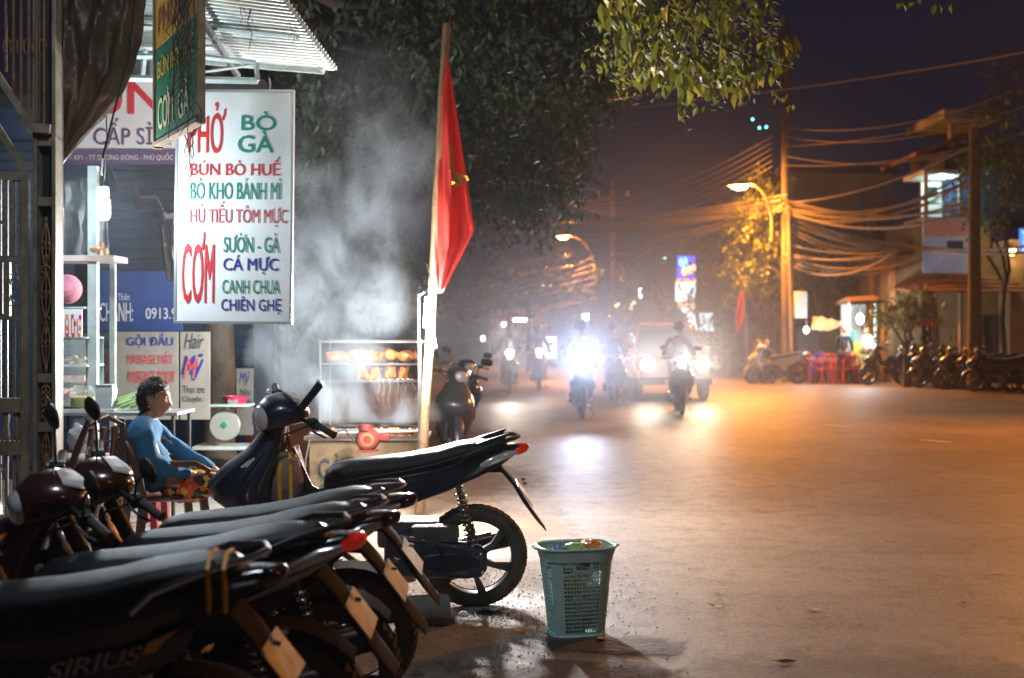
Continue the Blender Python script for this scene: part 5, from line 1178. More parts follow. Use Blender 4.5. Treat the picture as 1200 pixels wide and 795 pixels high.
m.lathe([(.075, -.13), (.082, -.10), (.082, .10), (.075, .13), (.045, .13), (.045, .07), (.02, .06)], (0, 0, 0), 'x', 22); m.xf(Matrix.Translation(c) @ Matrix.Rotation(.2, 4, 'Z')); o = m.build('concrete_pipe', rubble); tag(o, 'short broken concrete pipe lying behind the motorbike mudguards', 'rubble')
for i, (px, py, s_, mt, lab) in enumerate([(543, 719, .03, 'ash', 'white pebble at the left edge of the ash patch'), (508, 700, .045, 'r', 'brown stone on top of the broken concrete pipe rubble'), (478, 676, .05, 'r', 'reddish stone between the wheels'), (523, 716, .03, 'r', 'small dark stone right of the concrete pipe')]):
    Y = 2250/(py+4-390); p = W(px, py, Y); m = MB(); m.sph((0, 0, 0), (s_, s_*.8, s_*.6), 9, 6, fn=lambda q: q*(1+.4*noise.noise(q*30+Vector((i*3, 0, 0))))); m.xf(Matrix.Translation(Vector((p.x, Y, s_*.4))))
    o = m.build('stone', mat('pebble_white', (.6, .58, .58), .7) if mt == 'ash' else mat('brick_rubble', (.25, .13, .08), .85, var=.3), smooth=False); tag(o, lab, 'stone')
leaf_dry = mat('dry_leaf', (.42, .26, .06), .6, col2=(.22, .12, .04), vs=20)
for i, (px, py, s_, lab) in enumerate([(1032, 637, .035, 'dry yellow leaf on the open road'), (838, 713, .05, 'small yellow green leaf on the road right of the basket'), (918, 780, .07, 'curled dark brown leaf near the bottom of the road'), (951, 717, .05, 'pale flat leaf in the middle foreground of the road'), (1169, 674, .04, 'dry leaf at the right side of the road'), (843, 698, .04, 'small pale leaf behind the yellow green one'), (705, 752, .05, 'olive leaf touching the foot of the basket'), (1129, 709, .025, 'tiny dark leaf at the lower right of the road'), (612, 742, .05, 'olive leaf on the grit left of the basket'), (765, 715, .03, 'brown leaf fragment right of the basket wall')]):
    Y = 2250/(py-390); x = W(px, 0, Y).x; m = MB(); a = random.random()*6
    q = [(-1, 0, .1), (-.4, .38, .0), (.3, .42, .06), (1, 0, .25), (.3, -.4, .1), (-.4, -.36, .15), (0, 0, -.02)]
    m.add([(x+(u*cos(a)-v*sin(a))*s_, Y+(u*sin(a)+v*cos(a))*s_, .012+w_*s_) for u, v, w_ in q], [(0, 1, 6), (1, 2, 6), (2, 3, 6), (3, 4, 6), (4, 5, 6), (5, 0, 6)])
    o = m.build('fallen_leaf', leaf_dry if i not in (2, 7) else mat('rotten_leaf', (.06, .035, .02), .7), smooth=False); tag(o, lab, 'leaf', 'leaves fallen on the road')

def stain_mat(name, col, col2, rough, amp=.9, soft=.35, mx=1.0):
    m = bpy.data.materials.new(name); m.use_nodes = True; t = m.node_tree; L = t.links.new; b = t.nodes['Principled BSDF']
    tc = t.nodes.new('ShaderNodeTexCoord'); n = t.nodes.new('ShaderNodeTexNoise'); n.inputs['Scale'].default_value = 4.0; n.inputs['Detail'].default_value = 8; n.inputs['Roughness'].default_value = .68; L(tc.outputs['Object'], n.inputs['Vector'])
    g = t.nodes.new('ShaderNodeVectorMath'); g.operation = 'LENGTH'; g2 = t.nodes.new('ShaderNodeMapping'); g2.inputs['Location'].default_value = (-1, -1, 0); g2.inputs['Scale'].default_value = (2, 2, 0); L(tc.outputs['Generated'], g2.inputs['Vector']); L(g2.outputs[0], g.inputs[0])
    a = t.nodes.new('ShaderNodeMath'); a.operation = 'MULTIPLY_ADD'; L(n.outputs['Fac'], a.inputs[0]); a.inputs[1].default_value = amp*2; L(g.outputs['Value'], a.inputs[2])
    r = t.nodes.new('ShaderNodeMapRange'); L(a.outputs[0], r.inputs['Value']); r.inputs['From Min'].default_value = amp+.78; r.inputs['From Max'].default_value = amp+.78-soft; r.inputs['To Max'].default_value = mx; L(r.outputs[0], b.inputs['Alpha'])
    c = t.nodes.new('ShaderNodeMix'); c.data_type = 'RGBA'; c.inputs[6].default_value = (*col, 1); c.inputs[7].default_value = (*col2, 1); n2 = t.nodes.new('ShaderNodeTexNoise'); n2.inputs['Scale'].default_value = 30; L(tc.outputs['Object'], n2.inputs['Vector']); L(n2.outputs['Fac'], c.inputs[0]); L(c.outputs[2], b.inputs['Base Color'])
    b.inputs['Roughness'].default_value = rough
    bp = t.nodes.new('ShaderNodeBump'); bp.inputs['Strength'].default_value = .5; bp.inputs['Distance'].default_value = .01; L(n2.outputs['Fac'], bp.inputs['Height']); L(bp.outputs['Normal'], b.inputs['Normal'])
    return m
shade_soil_m = stain_mat('shade_oily_soil', (.030, .022, .018), (.075, .052, .040), .72)  # dark patches: mostly painted shadow near bikes and basket, partly oily soil
for i, (x, y, rx, ry) in enumerate([(.18, 5.55, .75, .42), (-.38, 5.25, .65, .40), (.52, 6.1, .5, .26)]):
    sheet('shade_soil_patch', [(x-rx, y-ry), (x+rx, y-ry), (x+rx, y+ry), (x-rx, y+ry)], .0072+i*.0012, shade_soil_m)
dust2 = stain_mat('blown_dust', (.24, .17, .115), (.17, .12, .08), .85, .8, .8, .85)
for i, (x, y, rx, ry) in enumerate([(-.3, 6.3, 1.0, 1.1), (-.05, 7.9, 1.0, 1.0), (-.2, 9.8, 1.0, 1.5), (-.5, 4.7, 1.0, 1.1), (-.3, 13, .9, 2.4), (-.6, 18, 1.1, 3.5), (1.6, 5.4, 1.5, .9)]):
    sheet('dust_patch', [(x-rx, y-ry), (x+rx, y-ry), (x+rx, y+ry), (x-rx, y+ry)], .0046+i*.0003, dust2)
ash2 = stain_mat('ash_stain', (.48, .46, .50), (.30, .28, .29), .9, .9, .5, .85)
sheet('ash_stain', [(-.40, 6.5), (.17, 6.5), (.17, 7.08), (-.40, 7.08)], .0088, ash2)
# bag hung on the scooter's hook
hb_ = thing('hanging_bag', (-1.20, 6.88, .58), 'pale cloth bag with yellow straps hung inside the scooter leg shield', 'bag')
m = MB(); m.loft([ring((0, 0, z), a, b, 16, 2.6, 'z') for z, a, b in ((0, .05, .07), (.03, .085, .10), (.14, .09, .11), (.24, .07, .10), (.28, .05, .08))])
for i, v in enumerate(m.v): m.v[i] = v*(1+.18*noise.noise(v*14))
m.build('sack', mat('sack_cloth', (.30, .20, .10), .8, col2=(.12, .10, .20), vs=5, bump=.6, bs=40), hb_)
for k in (-.03, .03): m = MB(); m.tube([(k, -.10, .02), (k, -.115, .18), (k*.5, -.06, .30), (0, 0, .36)], .011, 6, flat=.5); m.build('strap', yellow_strap, hb_)
m = MB(); m.sph((-.06, -.05, .27), (.10, .06, .035), 14, 8, fn=lambda p: p*(1+.3*noise.noise(p*20))); m.build('cloth', mat('olive_cloth', (.20, .22, .10), .8, bump=.5), hb_)

# ================================================================== TREES
leafA = leafmat('leaf_green', (.045, .095, .045), (.075, .12, .05), .3)
leafB = leafmat('leaf_dull', (.045, .080, .045), (.075, .105, .05), .25)
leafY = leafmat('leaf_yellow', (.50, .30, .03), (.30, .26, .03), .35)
leafN = leafmat('leaf_near', (.055, .085, .015), (.17, .16, .02), .35)
bark = mat('bark', (.10, .085, .065), .85, col2=(.055, .045, .035), vs=6, bump=1.0, bs=22)
def leaf_geo(s):
    return [Vector(p)*s for p in ((-.5, 0, 0), (-.15, .27, .05), (.15, .24, .05), (.5, 0, -.06), (.15, -.24, .05), (-.15, -.27, .05), (0, 0, -.02))], [(0, 6, 1), (1, 6, 2), (2, 6, 3), (3, 6, 4), (4, 6, 5), (5, 6, 0)]
def small_leaf(s): return [Vector(p)*s for p in ((-.5, 0, 0), (0, .24, .04), (.5, 0, -.08), (0, -.24, .04))], [(0, 1, 2), (0, 2, 3)]
def foliage(name, blobs, n, s, mt, parent, droop=.4, kind='stuff', label=None, hang=0):
    """leafy mass: leaves on many twigs scattered through the blobs (centre, radii)"""
    m = MB(); vol = [b[1][0]*b[1][1]*b[1][2] for b in blobs]; tot = sum(vol); V = []; Fc = []
    g, gf = small_leaf(1.0)
    for (c, r), v in zip(blobs, vol):
        k = int(n*v/tot); tw = max(1, k//14)
        for _ in range(tw):
            while True:
                q = Vector((random.uniform(-1, 1), random.uniform(-1, 1), random.uniform(-1, 1)))
                if .12 < q.length < 1: break
            q = q.normalized()*(q.length**.5); q *= 1+.25*noise.noise(q*2.5+Vector(c)); p = Vector((c[0]+q.x*r[0], c[1]+q.y*r[1], c[2]+q.z*r[2]))
            d = Vector((q.x, q.y, q.z-droop)).normalized(); tl = s*random.uniform(2.2, 4.5)
            for j in range(14):
                t = j/13; pos = p+d*tl*t+Vector((random.gauss(0, s*.45), random.gauss(0, s*.45), random.gauss(0, s*.35)-hang*t*t*tl))
                M_ = Matrix.Rotation(random.random()*6.28, 3, 'Z') @ Matrix.Rotation(random.uniform(.1, 1.3), 3, 'Y') @ Matrix.Rotation(random.uniform(-.6, .6), 3, 'X')
                k0 = len(V); sz = s*random.uniform(.65, 1.25); V += [pos+M_ @ (w_*sz) for w_ in g]; Fc += [tuple(i+k0 for i in f) for f in gf]
    m.v = V; m.f = Fc; o = m.build(name, mt, parent, smooth=False)
    if kind: o['kind'] = kind
    return o
def limb(m, a, b, r0, r1, wob=.1, n=8):
    a, b = Vector(a), Vector(b); L_ = (b-a).length
    m.tube([a.lerp(b, k/n)+Vector((noise.noise(a+Vector((k*.7, 1, 2)))*wob*L_, noise.noise(a+Vector((3, k*.7, 1)))*wob*L_, noise.noise(a+Vector((5, 1, k*.7)))*wob*L_*.5))*sin(pi*k/n) for k in range(n+1)], [r0+(r1-r0)*k/n for k in range(n+1)], 12)
def tree(base, h, blobs, n, s, mt, label, r=.2, group=None, droop=.4, hang=0, lean=(0, 0), tname='tree'):
    t = thing(tname, base, label, 'tree', group); bx_ = Vector(base)
    m = MB(); top = Vector((lean[0], lean[1], h)); pts = [top*(k/10)+Vector((noise.noise(Vector((k*.4, base[0], 0)))*r*.8, 0, 0))*(k/10) for k in range(11)]
    m.tube(pts, [r*(1.35 if k == 0 else 1-.055*k) for k in range(11)], 16)
    for i, v in enumerate(m.v): m.v[i] = v+(v-Vector((pts[min(10, max(0, int(v.z/h*10)))].x, 0, v.z))).normalized()*.06*r*noise.noise(Vector((v.x*9, v.y*9, v.z*1.5)))*3
    m.build('trunk', bark, t)
    for c, rr in blobs[:8]:
        m = MB(); limb(m, top*(.97 if h > 5 else .85), Vector(c)-bx_, r*.42, r*.10); m.build('limb', bark, t)
    foliage('crown', [(tuple(Vector(c)-bx_), rr) for c, rr in blobs], n, s, mt, t, droop, hang=hang)
    return t
def B(px, py, Y, rx, rz, ry=None): p = W(px, py, Y); return (tuple(p), (rx/F*Y, ry or rx/F*Y, rz/F*Y))
# big roadside tree whose trunk stands behind the woman; crown spreads over the top of the picture
T1 = W(257, 0, 12.3)
tree((T1.x, 12.3, 0), 5.4, [B(420, 30, 14.5, 130, 70, 1.4), B(560, 40, 15.5, 130, 75, 1.5), B(680, 20, 16.5, 110, 75, 1.4), B(640, 110, 17, 70, 60, 1.0), B(330, 60, 13.5, 60, 60, .8), B(480, 110, 16.5, 90, 60, 1.0), B(585, 170, 18, 85, 70, 1.1), B(600, 222, 19, 60, 42, .9), B(645, 180, 18, 38, 52, .7), B(800, -25, 15, 90, 40, 1.0), B(352, 140, 13, 34, 50, .5), B(400, 130, 13.5, 50, 55, .6)],
     26000, .115, leafB, 'thick trunked roadside tree whose dim crown hangs over the smoke and the flag', .16, droop=.9, hang=.25)
tree((W(400, 0, 16.5).x, 16.5, 0), 2.6, [B(372, 215, 15.6, 42, 65, .6), B(395, 285, 15.8, 48, 50, .7), B(425, 300, 16, 45, 42, .7), B(375, 330, 15.5, 55, 55, .8), B(445, 350, 16.5, 42, 50, .7), B(360, 400, 15.5, 40, 50, .6), B(352, 180, 14, 30, 60, .5), B(395, 180, 14.5, 50, 50, .6)],
     15000, .095, leafA, 'bushy green tree right of the menu sign behind the smoke', .12, droop=.6)
# near branch, top right of centre; its large leaves are picked out one by one
nb_ = thing('overhanging_branch', W(720, -60, 9.5), 'leafy branch with large yellow green leaves hanging in at the top, lit orange', 'branch')
o0 = nb_.location
m = MB(); bp_ = [W(640, -160, 10.5), W(700, -60, 9.8), W(760, -10, 9.4), W(820, 40, 9.1), W(872, 70, 8.9)]
m.tube([p-o0 for p in bp_], [.06, .045, .03, .016, .007], 8); m.build('bough', bark, nb_)
twigs = [(W(905, 0, 8.8), W(890, 35, 8.8)), (W(860, -30, 8.9), W(905, 5, 8.8)), (W(893, 30, 8.8), W(925, 60, 8.7)), (W(820, 40, 9.1), W(812, 110, 9.0)), (W(760, -10, 9.4), W(750, 95, 9.3)), (W(780, 0, 9.3), W(795, 80, 9.1)), (W(872, 70, 8.9), W(880, 90, 8.8)), (W(740, -20, 9.4), W(735, 60, 9.4)), (W(830, -20, 9.1), W(850, 60, 8.9)), (W(860, 60, 8.9), W(930, 80, 8.7)), (W(800, 20, 9.2), W(840, 100, 9.0)), (W(770, 10, 9.3), W(775, 110, 9.2))]
for a, b in twigs:
    m = MB(); limb(m, a-o0, b-o0, .010, .003, .12, 6); m.build('twig', bark, nb_)
g, gf = leaf_geo(1.0); lmesh = []
for k in range(4):
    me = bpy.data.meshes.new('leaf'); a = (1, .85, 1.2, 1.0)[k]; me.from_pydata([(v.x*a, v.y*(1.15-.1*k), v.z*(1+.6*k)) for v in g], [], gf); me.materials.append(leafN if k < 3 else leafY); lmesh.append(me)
cl = [(905, 72, 30, 26), (870, 62, 36, 30), (835, 55, 45, 40), (790, 55, 45, 50), (755, 50, 28, 52), (815, 100, 30, 26), (770, 98, 28, 18), (860, 95, 22, 22), (915, 62, 18, 18), (800, 15, 60, 26), (730, 15, 30, 20), (855, 20, 35, 26)]
for i in range(300):
    c = random.choice(cl); 
    while True:
        u, v = random.uniform(-1, 1), random.uniform(-1, 1)
        if u*u+v*v < 1: break
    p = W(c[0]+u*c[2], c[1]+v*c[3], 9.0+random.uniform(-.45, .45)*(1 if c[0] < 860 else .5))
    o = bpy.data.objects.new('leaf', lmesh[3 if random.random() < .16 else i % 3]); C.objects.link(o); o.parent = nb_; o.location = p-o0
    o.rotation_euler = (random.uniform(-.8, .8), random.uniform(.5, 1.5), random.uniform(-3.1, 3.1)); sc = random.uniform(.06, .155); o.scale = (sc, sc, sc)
foliage('small_leaves', [(tuple(Vector(B(x, y, 9.7, 1, 1)[0])-o0), (w_/F*9.7, .45, h_/F*9.7)) for x, y, w_, h_ in [(790, 45, 65, 58), (850, 30, 55, 38), (745, 30, 30, 50), (815, 95, 30, 20), (885, 65, 28, 25)]], 1400, .075, leafN, nb_, .9)
nb2 = thing('overhanging_branch', W(1090, -20, 8.5), 'small spray of leaves entering at the very top right of the picture', 'branch')
m = MB(); m.tube([W(1160, -40, 8.5)-nb2.location, W(1100, -8, 8.5)-nb2.location, W(1052, 4, 8.5)-nb2.location], [.012, .008, .004], 6); m.build('twig', bark, nb2)
for i in range(16):
    o = bpy.data.objects.new('leaf', lmesh[i % 3]); C.objects.link(o); o.parent = nb2; o.location = W(random.uniform(1048, 1120), random.uniform(-14, 12), 8.5)-nb2.location; o.rotation_euler = (random.uniform(-.8, .8), random.uniform(.4, 1.4), random.uniform(-3, 3)); o.scale = (.075,)*3
# trees beyond
for args in [((620, 48), [B(590, 310, 48, 75, 30, 2.5), B(660, 340, 48, 60, 26, 2.2), B(560, 350, 46, 40, 30, 2)], 2.4, 'dim hazy tree left of the far street lamp'),
             ((755, 50), [B(720, 345, 50, 55, 28, 2.4), B(770, 330, 50, 40, 35, 2.2), B(745, 385, 50, 50, 20, 2)], 2.5, 'dim hazy tree behind the orange roofed car'),
             ((850, 46), [B(850, 300, 46, 40, 48, 2.2), B(838, 360, 46, 36, 35, 2), B(870, 400, 46, 34, 28, 2)], 2.5, 'dark tree left of the tall cable pole'),
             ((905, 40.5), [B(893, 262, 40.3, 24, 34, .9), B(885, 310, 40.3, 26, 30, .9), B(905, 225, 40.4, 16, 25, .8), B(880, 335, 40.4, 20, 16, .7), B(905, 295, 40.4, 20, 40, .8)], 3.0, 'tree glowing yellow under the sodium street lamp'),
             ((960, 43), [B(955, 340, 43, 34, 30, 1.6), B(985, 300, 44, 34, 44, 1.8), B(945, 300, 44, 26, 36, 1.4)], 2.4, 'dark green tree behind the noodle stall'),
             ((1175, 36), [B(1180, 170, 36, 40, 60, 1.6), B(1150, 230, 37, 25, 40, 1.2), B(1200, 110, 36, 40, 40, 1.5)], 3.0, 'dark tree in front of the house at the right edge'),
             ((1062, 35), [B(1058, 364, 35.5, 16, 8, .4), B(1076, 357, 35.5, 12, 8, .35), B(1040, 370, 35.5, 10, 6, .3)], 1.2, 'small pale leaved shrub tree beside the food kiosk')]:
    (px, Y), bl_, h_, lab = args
    tree((W(px, 0, Y).x, Y, 0), h_, bl_, 2600 if Y > 41 else (7000 if 'glowing' in lab else (1100 if 'shrub' in lab else 3200)), .20 if Y > 41 else .16, leafmat('leaf_lamplight_tint', (.07, .10, .015), (.14, .15, .02), .35) if 'glowing' in lab else (leafA if 'shrub' in lab else leafB), lab, .12, 'trees across the street', droop=.5)  # glowing tree: lamp light worked into a brighter, yellower leaf colour

# ================================================================== POLES, LAMPS AND CABLES
concrete = mat('pole_concrete', (.15, .12, .10), .8, col2=(.09, .075, .06), vs=2.5, bump=.3)
def upole(px, Y, ytop, r, label, cross=None, lean=0):
    t = thing('utility_pole', (W(px, 0, Y).x, Y, 0), label, 'utility pole'); h = W(0, ytop, Y).z
    m = MB(); m.tube([(0, 0, 0), (lean, 0, h)], [r, r*.62], 14); m.build('shaft', concrete, t)
    for z, w_ in cross or ():
        zz = W(0, z, Y).z; m = MB(); m.box((lean, -.05, zz), (w_, .09, .09), .01); m.build('cross_arm', dark_metal, t)
        for sx in (-1, 1):
            m = MB(); m.lathe([(.05, 0), (.09, .06), (.04, .12), (.08, .18), (.03, .26)], (lean+sx*w_*.46, -.05, zz+.04), 'z', 10); m.build('insulator', mat('porcelain', (.5, .42, .36), .2), t)
            m = MB(); m.tube([(lean+sx*w_*.42, -.05, zz), (lean, -.05, zz-w_*.30)], .03, 6); m.build('brace', dark_metal, t)
    return t
upole(922, 39, 28, .17, 'tall concrete utility pole carrying the thick bundle of cables', [(62, .9)], -.05)
upole(718, 55, 212, .12, 'distant pole with a Y shaped cross arm above the traffic', [(232, 1.4)])
upole(1142, 33, 150, .19, 'dark concrete pole in front of the house on the right')
upole(946, 52, 250, .15, 'faint far pole behind the glowing tree')
cp_ = thing('conduit_pipe', (W(928, 0, 38.7).x, 38.7, 0), 'thin brown pipe strapped along the tall utility pole', 'pipe')
m = MB(); m.tube([(0, 0, 0), (-.1, 0, W(0, 240, 38.7).z)], .06, 8); m.build('tube', wood_m, cp_)
mb_ = thing('meter_box', W(938, 373, 38.6), 'white electric meter box on the tall utility pole', 'box')
m = MB(); m.box((0, 0, .4), (.36, .22, .80), .02); m.build('case', mat('box_white', (.6, .6, .56), .5), mb_); m = MB(); m.box((0, -.115, .4), (.30, .01, .72), .004); m.build('door', mat('box_door', (.5, .5, .47), .5), mb_)
tf = thing('pole_transformer', W(921, 130, 38.9), 'small dark switch gear with wires high on the tall pole', 'switch gear')
for dx, dz in ((-.5, 0), (.5, .3), (-.25, .5)): m = MB(); m.lathe([(.05, 0), (.10, .08), (.05, .14), (.10, .2), (.04, .34)], (dx, 0, dz), 'z', 10); m.build('insulator', concrete, tf)
m = MB(); m.tube([(-.6, 0, 0), (.6, 0, .3)], .03, 6); m.build('arm', dark_metal, tf)
sod = emis('sodium', (1.0, .62, .22), 60)
def street_lamp(px, py, Y, base_px, arm_px, arm_py, label, energy, head=1.0, down=False, col=(1, .34, .045)):
    """pole at base_px, arm curving from (arm_px, arm_py) to the head at (px, py)"""
    hp = W(px, py, Y); bx = W(base_px, 0, Y).x; t = thing('street_lamp', (bx, Y, 0), label, 'street lamp'); zb = W(0, arm_py, Y).z
    m = MB(); q = []
    dx = hp.x-bx; dz = hp.z-zb
    for k in range(13):
        a = pi/2*k/12; q.append((dx*(1-cos(a))*.98, 0, zb+dz*sin(a)))
    m.tube([(0, 0, 0 if label.find('cable pole') < 0 else zb-.4), (0, 0, zb)]+q[1:], [.07, .05]+[.04]*12, 8); m.build('pole', concrete, t)
    sg_ = 1 if dx > 0 else -1
    m = MB(); m.loft([ring((dx+sg_*x*head, 0, dz+zb+z), a*head, b*head, 14, 2.6) for x, z, a, b in [(-.10, .02, .05, .03), (.05, .05, .11, .05), (.35, .03, .14, .06), (.55, .0, .10, .04), (.62, -.01, .03, .02)]]); m.build('housing', steel_white, t)
    m = MB(); m.loft([ring((dx+sg_*x*head, 0, dz+zb-.055*head+z), a*head, b*head, 14, 2.4) for x, z, a, b in [(.08, .03, .04, .01), (.15, .0, .10, .05), (.34, -.01, .12, .065), (.52, .01, .05, .02)]]); m.build('lens', sod, t)
    lp_ = (bx+dx+sg_*.3*head, Y-.02, hp.z-.26*head)
    if down:
        lamp('SPOT', 'street_light', lp_, energy, col, .12, Vector(lp_)+Vector((-3.0, -2.2, -6)), 104, .8); lamp('POINT', 'street_light', lp_, energy*.09, col, .12)
    else:
        lamp('SPOT', 'street_light', lp_, energy*1.6, col, .12, Vector(lp_)+Vector((0, -1.6, -6)), 140, .5); lamp('POINT', 'street_light', lp_, energy*.38, col, .12)
    return t
street_lamp(880, 217, 38.5, 905, 905, 268, 'lit sodium street lamp on a curved arm beside the cable pole', 3000, 1.15)
street_lamp(668, 277, 52, 699, 699, 330, 'smaller far sodium street lamp over the middle of the street', 1600, 1.0)
street_lamp(1560, -123, 19, 1640, 1640, -60, 'sodium street lamp standing beyond the right edge of the picture', 6800, 1.0, True)
m = MB()
for k in range(450):
    y = random.uniform(4.2, 16)**1.0; x = random.uniform(-.2, .42*y); s_ = random.uniform(.002, .006)
    m.add([(x-s_, y, .005), (x, y-s_, .005), (x+s_, y, .005), (x, y+s_, .005), (x+s_*.2, y, .005+s_*.7)], [(0, 1, 4), (1, 2, 4), (2, 3, 4), (3, 0, 4)])
o = m.build('grit', MATS['gravel'], smooth=False); tag(o, 'fine grit scattered over the open road', 'gravel', kind='stuff')
rear = thing('street_lamp', (7.6, -2.6, 0), 'sodium street lamp standing behind the viewer by the road', 'street lamp')
m = MB(); m.tube([(0, 0, 0), (0, 0, 6.6), (-.3, 0, 7.1), (-1.3, 0, 7.3)], [.07, .05, .04, .035], 8); m.build('pole', concrete, rear); m = MB(); m.box((-1.6, 0, 7.3), (.6, .24, .10), .03); m.build('housing', steel_white, rear); m = MB(); m.box((-1.62, 0, 7.23), (.36, .16, .05), .02); m.build('lens', sod, rear)
lamp('POINT', 'street_light', (6.0, -2.6, 7.05), 110, (1, .45, .12), .12)
cabm = mat('cable', (.22, .18, .14), .45)
def cable(a, b, sag, r, label, n=14, group='cables strung between the poles'):
    a, b = Vector(a), Vector(b); m = MB(); m.tube([a.lerp(b, k/n)-Vector((0, 0, sag*4*(k/n)*(1-k/n))) for k in range(n+1)], r, 5)
    o = m.build('overhead_cable', cabm); tag(o, label, 'cable', group)
rn = random.Random(3)
hub = lambda dy=0: W(920+rn.uniform(-4, 4), 240+dy, 38.8)
for i in range(13):
    cable(hub(rn.uniform(-12, 10)), W(560+rn.uniform(-20, 30), (258+rn.uniform(-8, 16)) if i < 9 else (300+rn.uniform(-10, 25)), 54), rn.uniform(.1, .4), rn.uniform(.03, .06), 'thick orange lit cable in the bundle running left from the tall pole')
for i in range(9):
    cable(hub(rn.uniform(-8, 12)), W(1145+rn.uniform(-3, 3), 225+rn.uniform(-60, 20), 33.2), rn.uniform(.2, .9), rn.uniform(.02, .04), 'cable in the upper bundle running right from the tall pole')
for i in range(8):
    cable(hub(rn.uniform(0, 30)), W(1060+rn.uniform(-3, 3), 288+rn.uniform(-5, 5), 38), rn.uniform(.15, .5), rn.uniform(.02, .04), 'cable in the bundle slanting down right from the tall pole')
for i in range(8):
    cable(W(918, 295+rn.uniform(-10, 14), 38.8), W(1062+rn.uniform(-30, 40), 290+rn.uniform(-4, 10), 37.5), rn.uniform(.15, .6), rn.uniform(.018, .035), 'drooping cable in the lower bundle right of the tall pole')
for i in range(4):
    cable(W(1060, 288+rn.uniform(-3, 3), 38), W(1260, 285+rn.uniform(-8, 8), 31), .2, .035, 'cable running on right past the house sign')
for i in range(5):
    cable(W(920, 150+i*11, 38.8), W(1290, 60+i*18+rn.uniform(-6, 6), 34), rn.uniform(.3, .9), .018, 'thin cable high up at the right of the tall pole, above the roofs')
for i in range(6):
    cable(W(905, 160+i*7, 38.8), W(640+i*10, 232+i*3, 55), .8, .012, 'thin dark cable rising from the distant pole to the tall pole')
for i in range(7):
    cable(W(699, 300+i*8, 52), W(470+rn.uniform(-10, 10), 345+i*3, 62), rn.uniform(.3, .9), .028, 'faint cable left of the far street lamp')
cable(W(300, 163, 17), W(1300, 42, 26), .25, .016, 'long thin wire crossing the whole top of the picture'); cable(W(520, 126, 19), W(760, 110, 30), .1, .012, 'thin wire behind the near branch'); 
for i, (x, y) in enumerate([(882, 140), (890, 150), (898, 149)]):
    r = thing('signal_light', W(x, y, 60), 'tiny cyan light high in the dark sky, %s of three' % ['upper left', 'lower middle', 'lower right'][i], 'light'); m = MB(); m.sph((0, 0, 0), .055, 10, 6); m.build('lens', emis('cyan_light', (.2, .9, .9), 5), r)
    m = MB(); m.box((0, .14, 0), (.12, .16, .12), .01); m.build('case', dark_metal, r)

# ================================================================== FAR SIDE OF THE STREET
def box_thing(name, px0, py0, px1, py1, Y, depth, mt, label, cat, parts=None, ground=True):
    a, b = W(px0, py1, Y), W(px1, py0, Y); z0 = 0 if ground else a.z
    t = thing(name, ((a.x+b.x)/2, Y, z0), label, cat); wd, ht = b.x-a.x, b.z-z0
    m = MB(); m.box((0, depth/2, ht/2), (wd, depth, ht), .01); m.build('wall', mt, t, smooth=False); return t, wd, ht
plaster = mat('plaster_pale', (.42, .40, .38), .8, col2=(.28, .27, .26), vs=.9, bump=.2, bs=12); ochre = mat('plaster_ochre', (.42, .28, .14), .8, col2=(.28, .18, .09), vs=1.2, bump=.2, bs=12)
darkwall = mat('dark_wall', (.05, .05, .055), .8, col2=(.08, .075, .07), vs=1); tile_m = mat('roof_tile', (.26, .10, .05), .8, col2=(.14, .06, .035), vs=3, bump=.3)
win_dark = mat('window_dark', (.02, .025, .03), .1, spec=.8)
def window(t, x, z, w_, h_, mt=win_dark, y=-.0, fr=plaster):
    m = MB()
    for c, d in (((x-w_/2, z), (.07, h_+.07)), ((x+w_/2, z), (.07, h_+.07)), ((x, z-h_/2), (w_-.07, .07)), ((x, z+h_/2), (w_-.07, .07))): m.box((c[0], y-.03, c[1]), (d[0], .08, d[1]))
    f = m.build('window', fr, t, smooth=False); m = MB(); m.box((x, y-.012, z), (w_-.07, .02, h_-.07)); m.build('pane', mt, f, smooth=False)
t, wd, ht = box_thing('apartment_building', 928, 203, 1046, 440, 50, 8, plaster, 'long pale building with a flat roof behind the cable pole', 'building')
for k in range(4):
    for z in (2.6, 5.6): window(t, -wd/2+.6+k*1.0, z, .7, 1.2)
m = MB(); m.box((0, 3.9, ht+.1), (wd+.3, 8.4, .2), .01); m.build('roof', darkwall, t, smooth=False)
# two storey house at the right
hs = thing('house', (W(1135, 0, 38).x, 38, 0), 'two storey house with a lit balcony and layered roofs at the right edge', 'house'); ox = hs.location.x
def H_(px, py, dy=0): p = W(px, py, 38); return Vector((p.x-ox, dy, p.z))
def hbox(x0, y0, x1, y1, d0, d1, mt, name, z0=None):
    a, b = H_(x0, y1), H_(x1, y0)
    if z0 is not None: a.z = z0
    m = MB(); m.box(((a.x+b.x)/2, (d0+d1)/2, (a.z+b.z)/2), (b.x-a.x, d1-d0, b.z-a.z), .01); return m.build(name, mt, hs, smooth=False)
hbox(1051, 299, 1083, 322, .2, 4.2, ochre, 'wall', z0=0); hbox(1084, 322, 1176, 330, .5, 4.5, ochre, 'wall', z0=0)
hbox(1177, 282, 1240, 300, -.4, 4.5, ochre, 'wall', z0=0)
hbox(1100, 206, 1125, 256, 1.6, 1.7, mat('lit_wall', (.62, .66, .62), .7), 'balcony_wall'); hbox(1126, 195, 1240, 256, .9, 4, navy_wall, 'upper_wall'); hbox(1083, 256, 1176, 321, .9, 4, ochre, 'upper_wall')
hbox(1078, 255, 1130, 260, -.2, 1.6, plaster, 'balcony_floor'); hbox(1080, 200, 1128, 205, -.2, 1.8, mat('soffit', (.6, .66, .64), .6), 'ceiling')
for x in (1084, 1124): hbox(x-1.8, 205, x+1.8, 255, -.15, .0, plaster, 'column')
